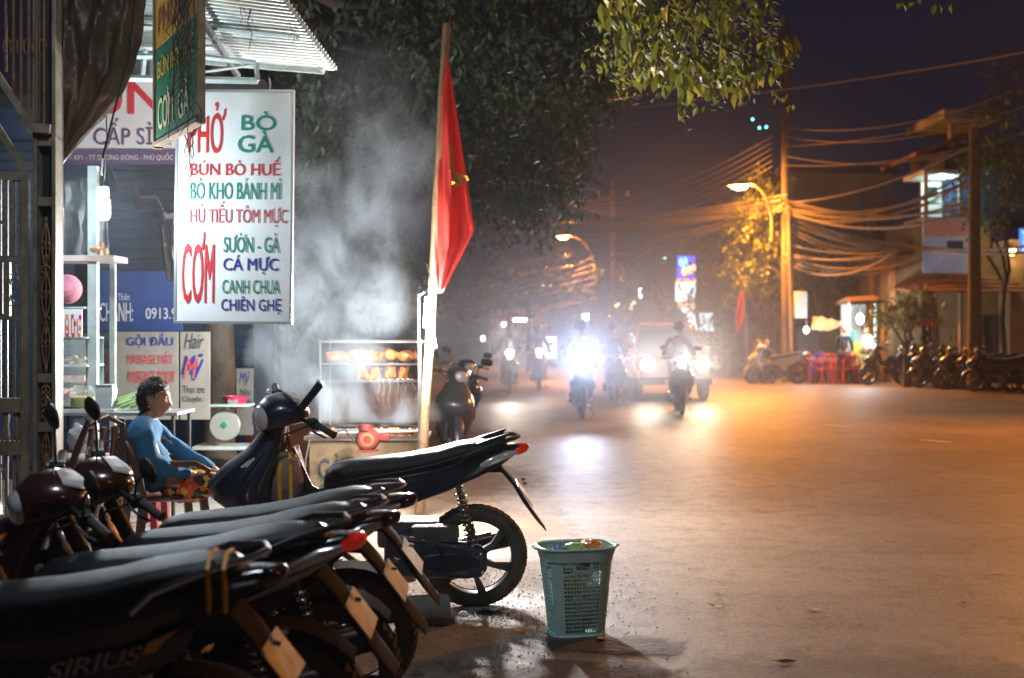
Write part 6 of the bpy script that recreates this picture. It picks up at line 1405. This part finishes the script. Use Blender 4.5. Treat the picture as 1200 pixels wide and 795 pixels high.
for k in range(14): hbox(1086+k*2.7, 240, 1086.7+k*2.7, 255, -.12, -.09, steel_white, 'baluster')
hbox(1086, 238, 1123, 240, -.13, -.08, steel_white, 'handrail')
hbox(1108, 212, 1119, 224, 1.55, 1.6, win_dark, 'window'); hbox(1103, 222, 1107, 254, 1.55, 1.6, win_dark, 'door')
hbox(1098, 132, 1166, 143, -.6, 3, plaster, 'roof_slab'); hbox(1117, 143, 1122, 170, .2, .5, plaster, 'column'); hbox(1116, 165, 1240, 196, .7, 4, darkwall, 'upper_wall')
m = MB(); a, b, c, d = H_(1066, 186, -.6), H_(1140, 158, -.6), H_(1140, 158, 3), H_(1066, 186, 3); m.add([a, b, c, d]+[v+Vector((0, 0, .12)) for v in (a, b, c, d)], [(0, 1, 2, 3), (7, 6, 5, 4), (0, 4, 5, 1), (1, 5, 6, 2), (2, 6, 7, 3), (3, 7, 4, 0)]); m.build('roof', tile_m, hs, smooth=False)
def tiled(name, A, Bq, Cq, D, n, rows=5):       # sloping awning of separate tiles
    A, Bq, Cq, D = [Vector(v) for v in (A, Bq, Cq, D)]
    nn = (Bq-A).cross(D-A).normalized(); nn = nn if nn.z > 0 else -nn; me = None
    for r in range(rows):
        for k in range(n):
            u0, u1 = k/n, (k+.96)/n; v0, v1 = r/rows, (r+1.12)/rows; q = [A.lerp(Bq, u).lerp(D.lerp(Cq, u), v)+nn*(.05*(1-(v-v0)*rows) if 0 else (.06 if v == v0 else .02)) for u, v in ((u0, v0), (u1, v0), (u1, v1), (u0, v1))]
            m = MB(); m.add(q+[p-nn*.03 for p in q], [(0, 1, 2, 3), (7, 6, 5, 4), (0, 4, 5, 1), (1, 5, 6, 2), (2, 6, 7, 3), (3, 7, 4, 0)]); m.build('roof_tile', tile_m, hs, smooth=False)
tiled('awning', H_(1047, 345, -1.6), H_(1108, 345, -1.6), H_(1112, 322, .4), H_(1049, 338, .4), 12, 4)
tiled('awning', H_(1100, 346, -1.6), H_(1195, 346, -1.6), H_(1176, 326, .4), H_(1118, 322, .4), 14, 4)
for x in (1105, 1190): m = MB(); p = H_(x, 345, -1.5); m.tube([(p.x, p.y, 0), p], .06, 8); m.build('awning_post', wood_m, hs)
for (x, y, w_, h_) in ((1092, 395, 12, 40), (1165, 395, 14, 50), (1200, 330, 10, 20), (1210, 395, 12, 30)):
    q = H_(x, y); window(hs, q.x, q.z, w_/F*38, h_/F*38, y=.46 if x < 1177 else -.42, fr=darkwall)
gate_text = text(hs, 'QUÁN', H_(1081, 0).x+.0, H_(0, 378).z, .75, .42, ink_red, y=.18)
for v in gate_text.data.vertices: v.co.x += .0
wl = thing('wall_lamp', W(1186, 300, 37.4), 'small yellow lamp glowing on the ochre wall at the right', 'lamp'); m = MB(); m.lathe([(.03, 0), (.09, .04), (.11, .18), (.06, .26)], (0, 0, 0), 'z', 12); m.build('globe', emis('warm_lamp', (1, .72, .3), 6), wl); m = MB(); m.box((0, .1, .28), (.08, .2, .05), .01); m.build('bracket', dark_metal, wl)
lamp('POINT', 'wall_lamp_light', W(1186, 294, 37.1), 30, (1, .7, .35), .1)
lamp('POINT', 'balcony_light', W(1105, 212, 38.6), 90, (.70, 1, .95), .1)
bl2 = thing('balcony_lamp', W(1105, 209, 38.6), 'small lamp under the balcony ceiling of the house', 'lamp'); m = MB(); m.lathe([(.02, 0), (.07, .0), (.07, .05), (.03, .07)], (0, 0, 0), 'z', 10); m.build('shade', emis('cool_lamp', (.7, 1, .95), 8), bl2)
hsg, put = panel_sign('house_sign', 1082, 256, 1134, 320, 37.4, mat('board_blue', (.30, .50, .75), .5, col2=(.60, .66, .70), vs=1.2, emit=(.35, .5, .8), es=.10), 'large pale blue and pink sign board below the lit balcony', thick=.08)
m = MB(); m.box((0, -.004, 1.32), (1.28, .02, .52), .002); m.build('band', mat('board_pink', (.60, .34, .32), .5, var=.2, emit=(.8, .4, .38), es=.06), hsg, smooth=False)
m = MB(); m.box((.28, -.004, .78), (.48, .02, .30), .002); m.build('picture', mat('board_dark', (.05, .09, .16), .5), hsg, smooth=False)
# lit hanging signs
bs, put = panel_sign('blue_sign', 1196, 268, 1230, 298, 33, emis('blue_sign_e', (.08, .35, 1.0), .9), 'small lit blue sign cut by the right edge', thick=.1); put('33', 1198, 270, 1202, 296, emis('white_sign_e', (.8, .9, 1), 1.2))
neon = thing('neon_column', (W(804, 0, 48).x, 48, 0), 'tall lit advertising column in blue, white and orange beyond the traffic', 'sign'); nx = neon.location.x
def nbx(x0, y0, x1, y1, mt, name, sk=0, d=.25):
    a, b = W(x0, y1, 48), W(x1, y0, 48); m = MB(); o_ = len(m.v); m.prism([(a.x-nx+sk, a.z), (b.x-nx+sk*.6, a.z), (b.x-nx, b.z), (a.x-nx, b.z)], d, 'xz'); return m.build(name, mt, neon, smooth=False)
nbx(794, 300, 814, 327, emis('neon_blue', (.10, .10, 1.0), 1.6), 'blue_panel'); nbx(793, 327, 815, 331, emis('neon_orange', (1, .35, .12), 1.6), 'orange_band'); nbx(792, 331, 815, 353, emis('neon_white', (.8, .88, .9), 1.5), 'white_panel', .0)
nbx(795, 353, 814, 362, emis('neon_peach', (1, .5, .3), 1.0), 'lower_band', .0); nbx(799, 362, 812, 388, emis('neon_white', (.8, .88, .9), 1.5), 'pointer', .25)
for i, (x, y, c) in enumerate([(801, 307, (.2, .8, 1)), (804, 318, (1, .45, .2)), (811, 315, (1, .4, .3))]): m = MB(); p = W(x, y, 47.8); m.sph((p.x-nx, -.15, p.z), (.17, .02, .19), 10, 6); m.build('logo_mark', emis('mark%d' % i, c, 2.2), neon)
m = MB(); m.tube([(.35, .2, 0), (.35, .2, W(0, 300, 48).z)], .11, 8); m.build('mast', dark_metal, neon)
ws, put = panel_sign('shop_light_sign', 820, 367, 836, 388, 47, emis('lit_white2', (.65, .9, .95), .9), 'small lit white sign right of the advertising column', thick=.1); put('Phở', 823, 370, 833, 381, ink_red)
t, wd, ht = box_thing('distant_shop', 800, 384, 850, 440, 55, 4, plaster, 'dim shop front behind the advertising column', 'building')
t, wd, ht = box_thing('distant_shop', 575, 362, 640, 432, 60, 5, plaster, 'hazy shop front with a white tube light far down the left side', 'building')
for k in range(3): window(t, -1+k*1.0, 1.1, .7, 1.4)
for (x0, y0, x1, y1, Y, c, lab, e) in [(601, 373, 622, 377, 59, (.9, 1, .95), 'horizontal white tube light on the far left shop front', 6), (588, 378, 593, 383, 59, (.9, 1, 1), 'round white light left of the horizontal tube', 6), (637, 395, 652, 420, 52, (.85, .95, 1), 'slanting white lit panel beside the traffic', 1.6), (564, 394, 568, 400, 50, (.9, 1, 1), 'small white light above the parked scooters', 5), (682, 368, 690, 376, 56, (.9, .95, 1), 'small white light above the brightest headlight', 5), (721, 355, 726, 362, 56, (1, .8, .4), 'yellow shop light in the dim tree, upper', 4), (714, 366, 718, 371, 56, (1, .85, .5), 'yellow shop light in the dim tree, lower left', 4), (749, 338, 752, 350, 56, (.8, 1, .9), 'slim white light high above the car', 5), (741, 352, 744, 356, 56, (1, .85, .4), 'tiny yellow light left of the slim white light', 5), (777, 302, 780, 308, 60, (.5, 1, .9), 'tiny green white light left of the advertising column', 4), (738, 357, 741, 364, 56, (1, .8, .5), 'small amber light beside the tiny yellow one', 3)]:
    a, b = W(x0, y1, Y), W(x1, y0, Y); r = thing('shop_light', ((a+b)/2), lab, 'light'); m = MB(); m.box((0, 0, 0), (b.x-a.x, .12, b.z-a.z), .02); m.build('diffuser', emis('sl_%d_%d' % (x0, y0), c, e), r, smooth=False)
    m = MB(); m.box((0, .11, 0), ((b.x-a.x)*1.1, .08, (b.z-a.z)*1.1), .01); m.build('case', dark_metal, r, smooth=False)
# noodle kiosk with chairs
ki = thing('food_kiosk', (W(1008, 0, 37.5).x, 37.5, 0), 'lit street food kiosk with a faded awning across the road', 'food stall'); kx = ki.location.x
def K_(px, py, dy=0): p = W(px, py, 37.5); return Vector((p.x-kx, dy, p.z))
def kbox(x0, y0, x1, y1, d0, d1, mt, name): a, b = K_(x0, y1), K_(x1, y0); m = MB(); m.box(((a.x+b.x)/2, (d0+d1)/2, (a.z+b.z)/2), (b.x-a.x, d1-d0, b.z-a.z), .01); return m.build(name, mt, ki, smooth=False)
kbox(996, 356, 1026, 440, 1.0, 1.06, mat('kiosk_white', (.55, .58, .55), .6, col2=(.40, .46, .44), vs=3), 'back_panel')
for x in (995, 1026): kbox(x-1, 352, x+1, 449, 0, .06, steel_white, 'post')
kbox(996, 416, 1020, 429, -.1, .7, mat('kiosk_yellow', (.5, .42, .12), .6, var=.2), 'counter'); kbox(1000, 430, 1024, 448, 0, .6, darkwall, 'base')
m = MB(); m.loft([[K_(x, y, d) for x, y, d in row] for row in ([(990, 354, -.6), (1030, 352, -.6), (1030, 356, -.6), (990, 358, -.6)], [(994, 348, .2), (1026, 346, .2), (1026, 349, .2), (994, 351, .2)], [(990, 354, 1.1), (1030, 352, 1.1), (1030, 355, 1.1), (990, 357, 1.1)])]); m.build('awning', mat('faded_awning', (.13, .07, .055), .8, var=.3), ki)
kbox(1003, 402, 1012, 416, .2, .4, ink_yellow, 'pot'); kbox(1001, 388, 1005, 402, .3, .5, ink_green, 'sack')
kl = thing('kiosk_lamp', W(1008, 374, 37.4), 'bright white bulb in the street food kiosk', 'lamp'); m = MB(); m.sph((0, 0, 0), (.10, .10, .15), 12, 8); m.build('bulb', emis('kbulb', (.85, .97, 1), 25), kl); m = MB(); m.tube([(0, 0, .14), (0, 0, .4)], .03, 8); m.build('socket', dark_metal, kl)
lamp('POINT', 'kiosk_light', W(1008, 374, 37.0), 160, (.80, .95, 1), .12)
kl = thing('kiosk_lamp', W(945, 387, 37.8), 'second white bulb hanging left of the kiosk', 'lamp'); m = MB(); m.sph((0, 0, 0), (.07, .07, .09), 12, 8); m.build('bulb', emis('kbulb', (.85, .97, 1), 25), kl); m = MB(); m.tube([(0, 0, .08), (0, 0, .3)], .02, 8); m.build('socket', dark_metal, kl)
lamp('POINT', 'kiosk_light', W(945, 387, 37.5), 60, (.80, .95, 1), .12)
cloth('tarpaulin', [W(953, 370, 38.5), W(993, 378, 37.5), W(970, 388, 37.2), W(950, 386, 38)], 'pale tarpaulin stretched from the kiosk to the pole', 'tarpaulin', mat('pale_tarp', (.20, .21, .21), .6), .1)
t, wd, ht = box_thing('corrugated_fence', 934, 386, 996, 441, 40.5, .15, mat('fence_teal', (.04, .10, .13), .7, var=.2), 'dark teal sheet metal fence behind the plastic chairs', 'fence')
for k in range(20): m = MB(); m.box((-wd/2+.05+k*wd/20, -.02, ht/2), (.04, .05, ht-.1)); m.build('rib', mat('fence_rib', (.06, .13, .16), .7), t, smooth=False)
names = []
proto = armchair((0, 0, 0), 0, red_plastic, 'x', group='plastic chairs across the road'); proto2 = armchair((0, 0, 0), 0, blue_plastic, 'x', group='plastic chairs across the road')
spots = [(944, 449, 38.2, 80, 0, 'red plastic chair at the left end of the seating, beside the pole'), (952, 447, 39.2, 200, 0, 'red plastic chair second from the left, half hidden'), (957, 449, 37.8, 95, 1, 'blue plastic chair just right of the first red ones'), (968, 450, 37.2, 100, 0, 'front red plastic chair with its back to the road'), (974, 447, 38.6, -60, 0, 'red plastic chair behind the front one'), (982, 449, 37.8, 85, 0, 'red plastic chair in the middle right of the seating'), (990, 448, 37.6, 110, 0, 'red plastic chair left of the kiosk counter'), (998, 449, 37.2, 75, 0, 'red plastic chair in front of the kiosk counter'), (963, 446, 39.2, -90, 1, 'blue plastic chair behind the front red chair'), (947, 446, 40, -90, 1, 'blue plastic chair at the back near the fence')]
used = {0: False, 1: False}
for px, py, Y, rz, kd, lab in spots:
    p_ = proto2 if kd else proto; o = p_ if not used[kd] else copy_tree(p_); used[kd] = True
    place(o, (W(px, 0, Y).x, Y, 0), radians(rz), lab, sc=1.0)
for px, Y, lab in ((960, 38.4, 'small white topped table among the plastic chairs, on the left'), (985, 38.4, 'small table among the plastic chairs, near the kiosk')):
    t = thing('folding_table', (W(px, 0, Y).x, Y, 0), lab, 'table'); m = MB(); m.box((0, 0, .72), (.7, .6, .03), .008); m.build('tabletop', steel_white, t)
    for x in (-.3, .3):
        for y in (-.25, .25): m = MB(); m.tube([(x, y, 0), (x, y, .7)], .018, 6); m.build('leg', steel_white, t)
pv = person('standing customer in a dark shirt and a red and white cap at the kiosk', c_dark, c_dark, 'stand', mat('cap_red', (.6, .15, .12), .5, var=.4)); place(pv, (W(989, 0, 37.4).x, 37.4, 0), radians(60))
pv = person('kiosk vendor in a pale blue shirt leaning over the counter', mat('pale_shirt', (.4, .5, .6), .7), c_navy, 'stand'); place(pv, (W(1017, 0, 37.9).x, 37.9, 0), radians(200))
p1 = person('person in an orange brown shirt sitting near the second flag', dk('cloth_orange', (.35, .13, .05)), c_dark, 'sit'); place(p1, (W(888, 0, 38.4).x, 38.4, 0), radians(-30)); stool((W(888, 0, 38.4).x, 38.4, 0), blue_plastic, 'low blue stool under the person in orange brown', .42, .3)
p2 = person('person in a dark shirt and blue shorts sitting left of the silver motorbike', c_dark, dk('shorts_blue', (.04, .06, .25)), 'sit'); place(p2, (W(899, 0, 38).x, 38, 0), radians(-120)); stool((W(899, 0, 38).x, 38, 0), red_plastic, 'low red stool under the person in blue shorts', .42, .3)
flagpole('flagpole', Vector((W(877, 0, 38.5).x, 38.5, 0)), W(871, 343, 38.5), .05, 'pale wooden pole with a small orange flag across the street')
flag(38.4, [(871.5, 344), (873, 368), (868, 384), (863, 392)], [(867, 343), (862, 366), (861.5, 382), (862, 392)], 'small orange red flag hanging on the far wooden pole')
# parked motorbikes across the street
fproto = motorbike('silver motorbike parked beside the tall utility pole', silver_paint, steer=20, tail='red', group='motorbikes parked across the street')
place(fproto, (W(935, 0, 37.6).x, 37.6, 0), radians(180), lean=radians(-6), sc=1.05)
dproto = motorbike('x', black_paint, steer=20, tail='red', group='motorbikes parked across the street')
for i, (px, Y, rz, lab) in enumerate([(1072, 36.5, 178, 'black motorbike standing alone left of the ochre wall pillar'), (1100, 35.2, 120, 'dark motorbike at the left end of the crowded row'), (1118, 34.6, 130, 'dark motorbike second in the crowded row on the right'), (1136, 34.0, 150, 'dark motorbike directly left of the dark concrete pole'), (1152, 33.6, 125, 'dark motorbike just right of the dark concrete pole'), (1168, 33.0, 140, 'dark motorbike near the right edge, behind its neighbour'), (1186, 32.4, 130, 'dark motorbike third from the right end of the row'), (1204, 31.6, 140, 'dark motorbike cut by the right edge of the picture')]):
    o = dproto if i == 0 else copy_tree(dproto); place(o, (W(px, 0, Y).x, Y, 0), radians(rz), lab, lean=radians(-6), sc=1.05)
# scooter parked behind the flagpole, facing the viewer
sm = motorbike('dusty scooter facing the viewer behind the flagpole and cart', grey_paint, steer=14, mirrors=True, front='o'); place(sm, (W(528, 0, 15.2).x, 15.6, 0), radians(-88), lean=radians(-4))
sm2 = motorbike('dark scooter parked farther back behind the first one', black_paint, steer=10); place(sm2, (W(528, 0, 19).x, 19.5, 0), radians(-80), lean=radians(-4))

# ------------------------------------------------------------------ traffic
def headlight(p, e, r, col=(1, .95, .92), aim=None, spot=52, mt=head_on):
    d = (Vector(aim or (0.2, 0, 4.2))-Vector(p)).normalized()
    lamp('SPOT', 'headlight_beam', Vector(p)+d*.10, e, col, .16, Vector(p)+d*10, spot, 1.0)
GT = 'motorbikes riding towards the viewer'
def oncoming(px, Y, label, rlabel, paint, top, helmet, e, col=(1, .96, .94), rz=-90, mt=head_on, lz=1.0):
    b_ = motorbike(label, paint, steer=2, lit=mt, group=GT); loc = (W(px, 0, Y).x, Y+1.2, 0); place(b_, loc, radians(rz))
    r = person(rlabel, top, c_dark, 'ride', helmet, group='riders on the oncoming motorbikes'); a = radians(rz); place(r, (loc[0]+cos(a)*.30, loc[1]+sin(a)*.30, -.02), a)
    headlight((loc[0]+cos(a)*1.24, loc[1]+sin(a)*1.24, lz), e, .07, col)
oncoming(684, 22.3, 'oncoming motorbike with the brightest bluish white headlight', 'rider in dark clothes behind the brightest headlight', navy_paint, c_dark, mat('helmet_dark', (.04, .04, .05), .3), 1000, (.72, .80, 1), -91)
oncoming(803, 23.4, 'oncoming motorbike with a warm headlight in front of the orange roofed car', 'rider in a brown shirt in front of the orange roofed car', black_paint, c_brown, mat('helmet_red', (.25, .04, .03), .3), 240, (1, .88, .70), -93, head_warm)
oncoming(632, 33, 'distant oncoming motorbike with a small white headlight', 'distant rider right of the leftmost headlight', black_paint, c_grey, mat('helmet_grey', (.2, .2, .2), .3), 110, (1, .96, .9), -90)
oncoming(597, 31, 'leftmost oncoming motorbike with a soft warm headlight', 'rider on the leftmost oncoming motorbike', black_paint, c_dark, mat('helmet_dark', (.04, .04, .05), .3), 520, (1, .9, .78), -90, head_warm)
oncoming(722, 26.5, 'dark motorbike riding just left of the orange roofed car', 'tall rider in navy left of the orange roofed car', black_paint, c_navy, mat('helmet_navy', (.03, .04, .1), .3), 0.5, (1, .9, .8), -90, clear_lens)
# car
car = thing('car', (W(791, 0, 28).x, 28, 0), 'orange red roofed car with two glaring warm headlights coming towards the viewer', 'car')
body_m = mat('car_orange', (.80, .16, .03), .25, coat=1.0, var=.1)
def carloft(st, mt, name, n=24, pw=4.5): m = MB(); m.loft([ring((0, y, z), a, b, n, pw, 'y') for y, z, a, b in st]); return m.build(name, mt, car, ang=50)
carloft([(-.02, .58, .70, .16), (.04, .60, .80, .24), (.3, .66, .84, .30), (1.2, .70, .86, .33), (2.4, .72, .87, .35), (3.6, .72, .86, .36), (4.2, .70, .82, .33), (4.3, .68, .74, .26)], body_m, 'body')
carloft([(1.0, 1.05, .74, .05), (1.35, 1.22, .72, .20), (1.75, 1.36, .69, .32), (2.6, 1.38, .69, .34), (3.7, 1.34, .69, .30), (4.15, 1.2, .68, .16)], mat('car_glass', (.02, .025, .03), .05, spec=1, coat=1), 'cabin_glass')
m = MB(); m.box((0, 2.75, 1.71), (1.22, 2.0, .07), .03); m.build('roof', body_m, car)
for sx in (-1, 1):
    m = MB(); m.tube([(sx*.74, 1.05, 1.04), (sx*.64, 1.75, 1.67)], .035, 8); m.build('pillar', body_m, car)
    m = MB(); m.tube([(sx*.64, 3.7, 1.66), (sx*.72, 4.2, 1.05)], .05, 8); m.build('pillar', body_m, car)
    m = MB(); m.lathe([(.02, -.03), (.12, -.03), (.14, .0), (.12, .04)], (sx*.60, .0, .80), 'y', 20); hl = m.build('headlight', head_warm, car)
    m = MB(); m.lathe([(.141, -.02), (.165, -.01), (.16, .05)], (sx*.60, .0, .80), 'y', 20, closed=True); m.build('bezel', chrome, hl)
    m = MB(); m.box((sx*.82, 1.15, 1.08), (.20, .10, .14), .03); m.build('wing_mirror', body_m, car)
    for y in (.85, 3.45):
        m = MB(); m.lathe([(.19, -.09), (.29, -.10), (.32, -.06), (.32, .06), (.29, .10), (.19, .09)], (sx*.74, y, .32), 'x', 28, closed=True); ty = m.build('tyre', rubber, car)
        m = MB(); m.lathe([(.02, -.07), (.18, -.08), (.195, -.05), (.195, .05), (.18, .08), (.02, .07)], (sx*.74, y, .32), 'x', 20); m.build('rim', alloy, ty)
    headlight((car.location.x+sx*.60, 27.9, .80), 380, .1, (1, .86, .66), (0.3, 0, 4.5), 54)
m = MB(); m.box((0, -.06, .44), (1.62, .16, .16), .04); m.build('bumper', black_plastic, car); m = MB(); m.box((0, -.15, .42), (.46, .015, .12), .004); m.build('licence_plate', plate_m, car, smooth=False)
for k in range(4): m = MB(); m.box((0, -.04, .66+k*.05), (.80, .03, .022), .004); m.build('grille_bar', chrome, car, smooth=False)
m = MB(); m.box((.45, 2.3, 1.78), (.22, .14, .08), .02); m.build('roof_light', mat('roof_blue', (.03, .08, .5), .3), car)

tl_ = thing('shop_tube_lamp', (-1.2, 4.4, 4.2), 'white tube lamp under the shop eaves above the parked motorbikes', 'lamp')
m = MB(); m.tube([(-.6, 0, 0), (.6, 0, 0)], .02, 8); m.build('tube', emis('shop_tube', (.85, .95, 1), 15), tl_); m = MB(); m.box((0, 0, .06), (1.3, .08, .05), .005); m.build('batten', steel_white, tl_)
lamp('POINT', 'shop_light', (-1.2, 4.35, 4.08), 140, (.78, .92, 1), .25)
# ================================================================== SMOKE AND HAZE
def volume_box(name, lo, hi, dens, g=0.0, col=(1, 1, 1), emit=0.0):
    c = [(a+b)/2 for a, b in zip(lo, hi)]; d = [b-a for a, b in zip(lo, hi)]
    m = MB(); m.box((0, 0, 0), d); mt = bpy.data.materials.new(name); mt.use_nodes = True; t = mt.node_tree; t.nodes.clear()
    o_ = t.nodes.new('ShaderNodeOutputMaterial'); v = t.nodes.new('ShaderNodeVolumePrincipled'); v.inputs['Color'].default_value = (*col, 1); v.inputs['Density'].default_value = dens; v.inputs['Anisotropy'].default_value = g
    t.links.new(v.outputs[0], o_.inputs['Volume']); o = m.build(name, mt, smooth=False); o.location = c; o['kind'] = 'stuff'; return o, mt, v
HAZE = 0.0005
hz, _m, _v = volume_box('haze', (-60, -3.5, -1), (60, 75, 16), HAZE, .5, (.92, .93, 1.0))
smk, mt, v = volume_box('smoke', (-3.1, 10.9, .70), (-.45, 12.8, 4.6), 0, .1, (.70, .87, 1.0)); smk['label'] = 'pale grill smoke billowing up from the cart'
t = mt.node_tree; L = t.links.new; tc = t.nodes.new('ShaderNodeTexCoord')
def nd(k, **kw):
    n = t.nodes.new(k)
    for a, b in kw.items(): setattr(n, a, b)
    return n
nz1 = nd('ShaderNodeTexNoise'); nz1.inputs['Scale'].default_value = 2.1; nz1.inputs['Detail'].default_value = 7; nz1.inputs['Roughness'].default_value = .58; nz1.inputs['Distortion'].default_value = 1.3
mp = nd('ShaderNodeMapping'); mp.inputs['Location'].default_value = (3.1, .4, 1.7); mp.inputs['Scale'].default_value = (1.1, .8, .75); L(tc.outputs['Object'], mp.inputs[0]); L(mp.outputs[0], nz1.inputs['Vector'])
acc_ = None
# plume lobes: picture column, row, depth, half width px, half height px, weight
for (px, py, Y, rx, rz, wgt) in [(400, 455, 11.55, 70, 70, 1.0), (362, 375, 11.7, 55, 75, 1.0), (438, 352, 11.6, 48, 45, 1.0), (400, 300, 11.8, 78, 62, .50), (430, 250, 11.8, 60, 55, .42), (345, 330, 11.8, 40, 90, .75), (335, 430, 11.7, 40, 70, .8), (465, 490, 11.55, 45, 30, .85), (375, 220, 11.9, 70, 80, .22), (455, 205, 11.9, 75, 95, .30), (420, 130, 11.9, 90, 90, .10)]:
    p = W(px, py, Y)-smk.location; s_ = nd('ShaderNodeVectorMath', operation='SUBTRACT'); L(tc.outputs['Object'], s_.inputs[0]); s_.inputs[1].default_value = p
    dv = nd('ShaderNodeVectorMath', operation='DIVIDE'); L(s_.outputs[0], dv.inputs[0]); dv.inputs[1].default_value = (rx/F*Y, .55, rz/F*Y)
    ln = nd('ShaderNodeVectorMath', operation='LENGTH'); L(dv.outputs[0], ln.inputs[0])
    mr = nd('ShaderNodeMapRange'); L(ln.outputs['Value'], mr.inputs['Value']); mr.inputs['From Min'].default_value = 1.25; mr.inputs['From Max'].default_value = 0.1; mr.inputs['To Max'].default_value = wgt
    if acc_ is None: acc_ = mr.outputs[0]
    else: a_ = nd('ShaderNodeMath', operation='MAXIMUM'); L(acc_, a_.inputs[0]); L(mr.outputs[0], a_.inputs[1]); acc_ = a_.outputs[0]
rp_ = nd('ShaderNodeMapRange'); rp_.interpolation_type = 'SMOOTHSTEP'; L(nz1.outputs['Fac'], rp_.inputs['Value']); rp_.inputs['From Min'].default_value = .40; rp_.inputs['From Max'].default_value = .66; rp_.inputs['To Min'].default_value = .05
a3 = nd('ShaderNodeMath', operation='MULTIPLY', use_clamp=True); L(acc_, a3.inputs[0]); L(rp_.outputs[0], a3.inputs[1])
a4 = nd('ShaderNodeMath', operation='MULTIPLY'); L(a3.outputs[0], a4.inputs[0]); a4.inputs[1].default_value = 4.6; L(a4.outputs[0], v.inputs['Density'])
# thin smoke added over the traffic lane to give the headlights their bloom
ds, mt, v = volume_box('headlight_bloom_smoke', (-4.5, 12.5, 0.02), (8.5, 33, 6.5), 0, .72, (.74, .80, 1.0)); ds['label'] = 'thin smoke added over the traffic for headlight glow'
t = mt.node_tree; L = t.links.new; tc = t.nodes.new('ShaderNodeTexCoord')
dv = nd('ShaderNodeVectorMath', operation='MULTIPLY_ADD'); L(tc.outputs['Generated'], dv.inputs[0]); dv.inputs[1].default_value = (2, 2, 1.0); dv.inputs[2].default_value = (-1, -1, -.12)
ln = nd('ShaderNodeVectorMath', operation='LENGTH'); L(dv.outputs[0], ln.inputs[0])
mr = nd('ShaderNodeMapRange'); mr.interpolation_type = 'SMOOTHSTEP'; L(ln.outputs['Value'], mr.inputs['Value']); mr.inputs['From Min'].default_value = 1.0; mr.inputs['From Max'].default_value = 0.1; mr.inputs['To Min'].default_value = 0; mr.inputs['To Max'].default_value = .020
L(mr.outputs[0], v.inputs['Density'])

st2, mt, v = volume_box('stall_smoke', (-4.6, 7.9, 0.9), (-1.3, 12.9, 4.0), 0, .2, (.80, .90, 1.0)); st2['label'] = 'thin bluish smoke hanging under the awning'
t = mt.node_tree; L = t.links.new; tc = t.nodes.new('ShaderNodeTexCoord')
dv = nd('ShaderNodeVectorMath', operation='MULTIPLY_ADD'); L(tc.outputs['Generated'], dv.inputs[0]); dv.inputs[1].default_value = (2, 2, 2); dv.inputs[2].default_value = (-1, -1, -1)
ln = nd('ShaderNodeVectorMath', operation='LENGTH'); L(dv.outputs[0], ln.inputs[0])
mr = nd('ShaderNodeMapRange'); mr.interpolation_type = 'SMOOTHSTEP'; L(ln.outputs['Value'], mr.inputs['Value']); mr.inputs['From Min'].default_value = 1.0; mr.inputs['From Max'].default_value = 0.3; mr.inputs['To Min'].default_value = 0; mr.inputs['To Max'].default_value = .030
L(mr.outputs[0], v.inputs['Density'])
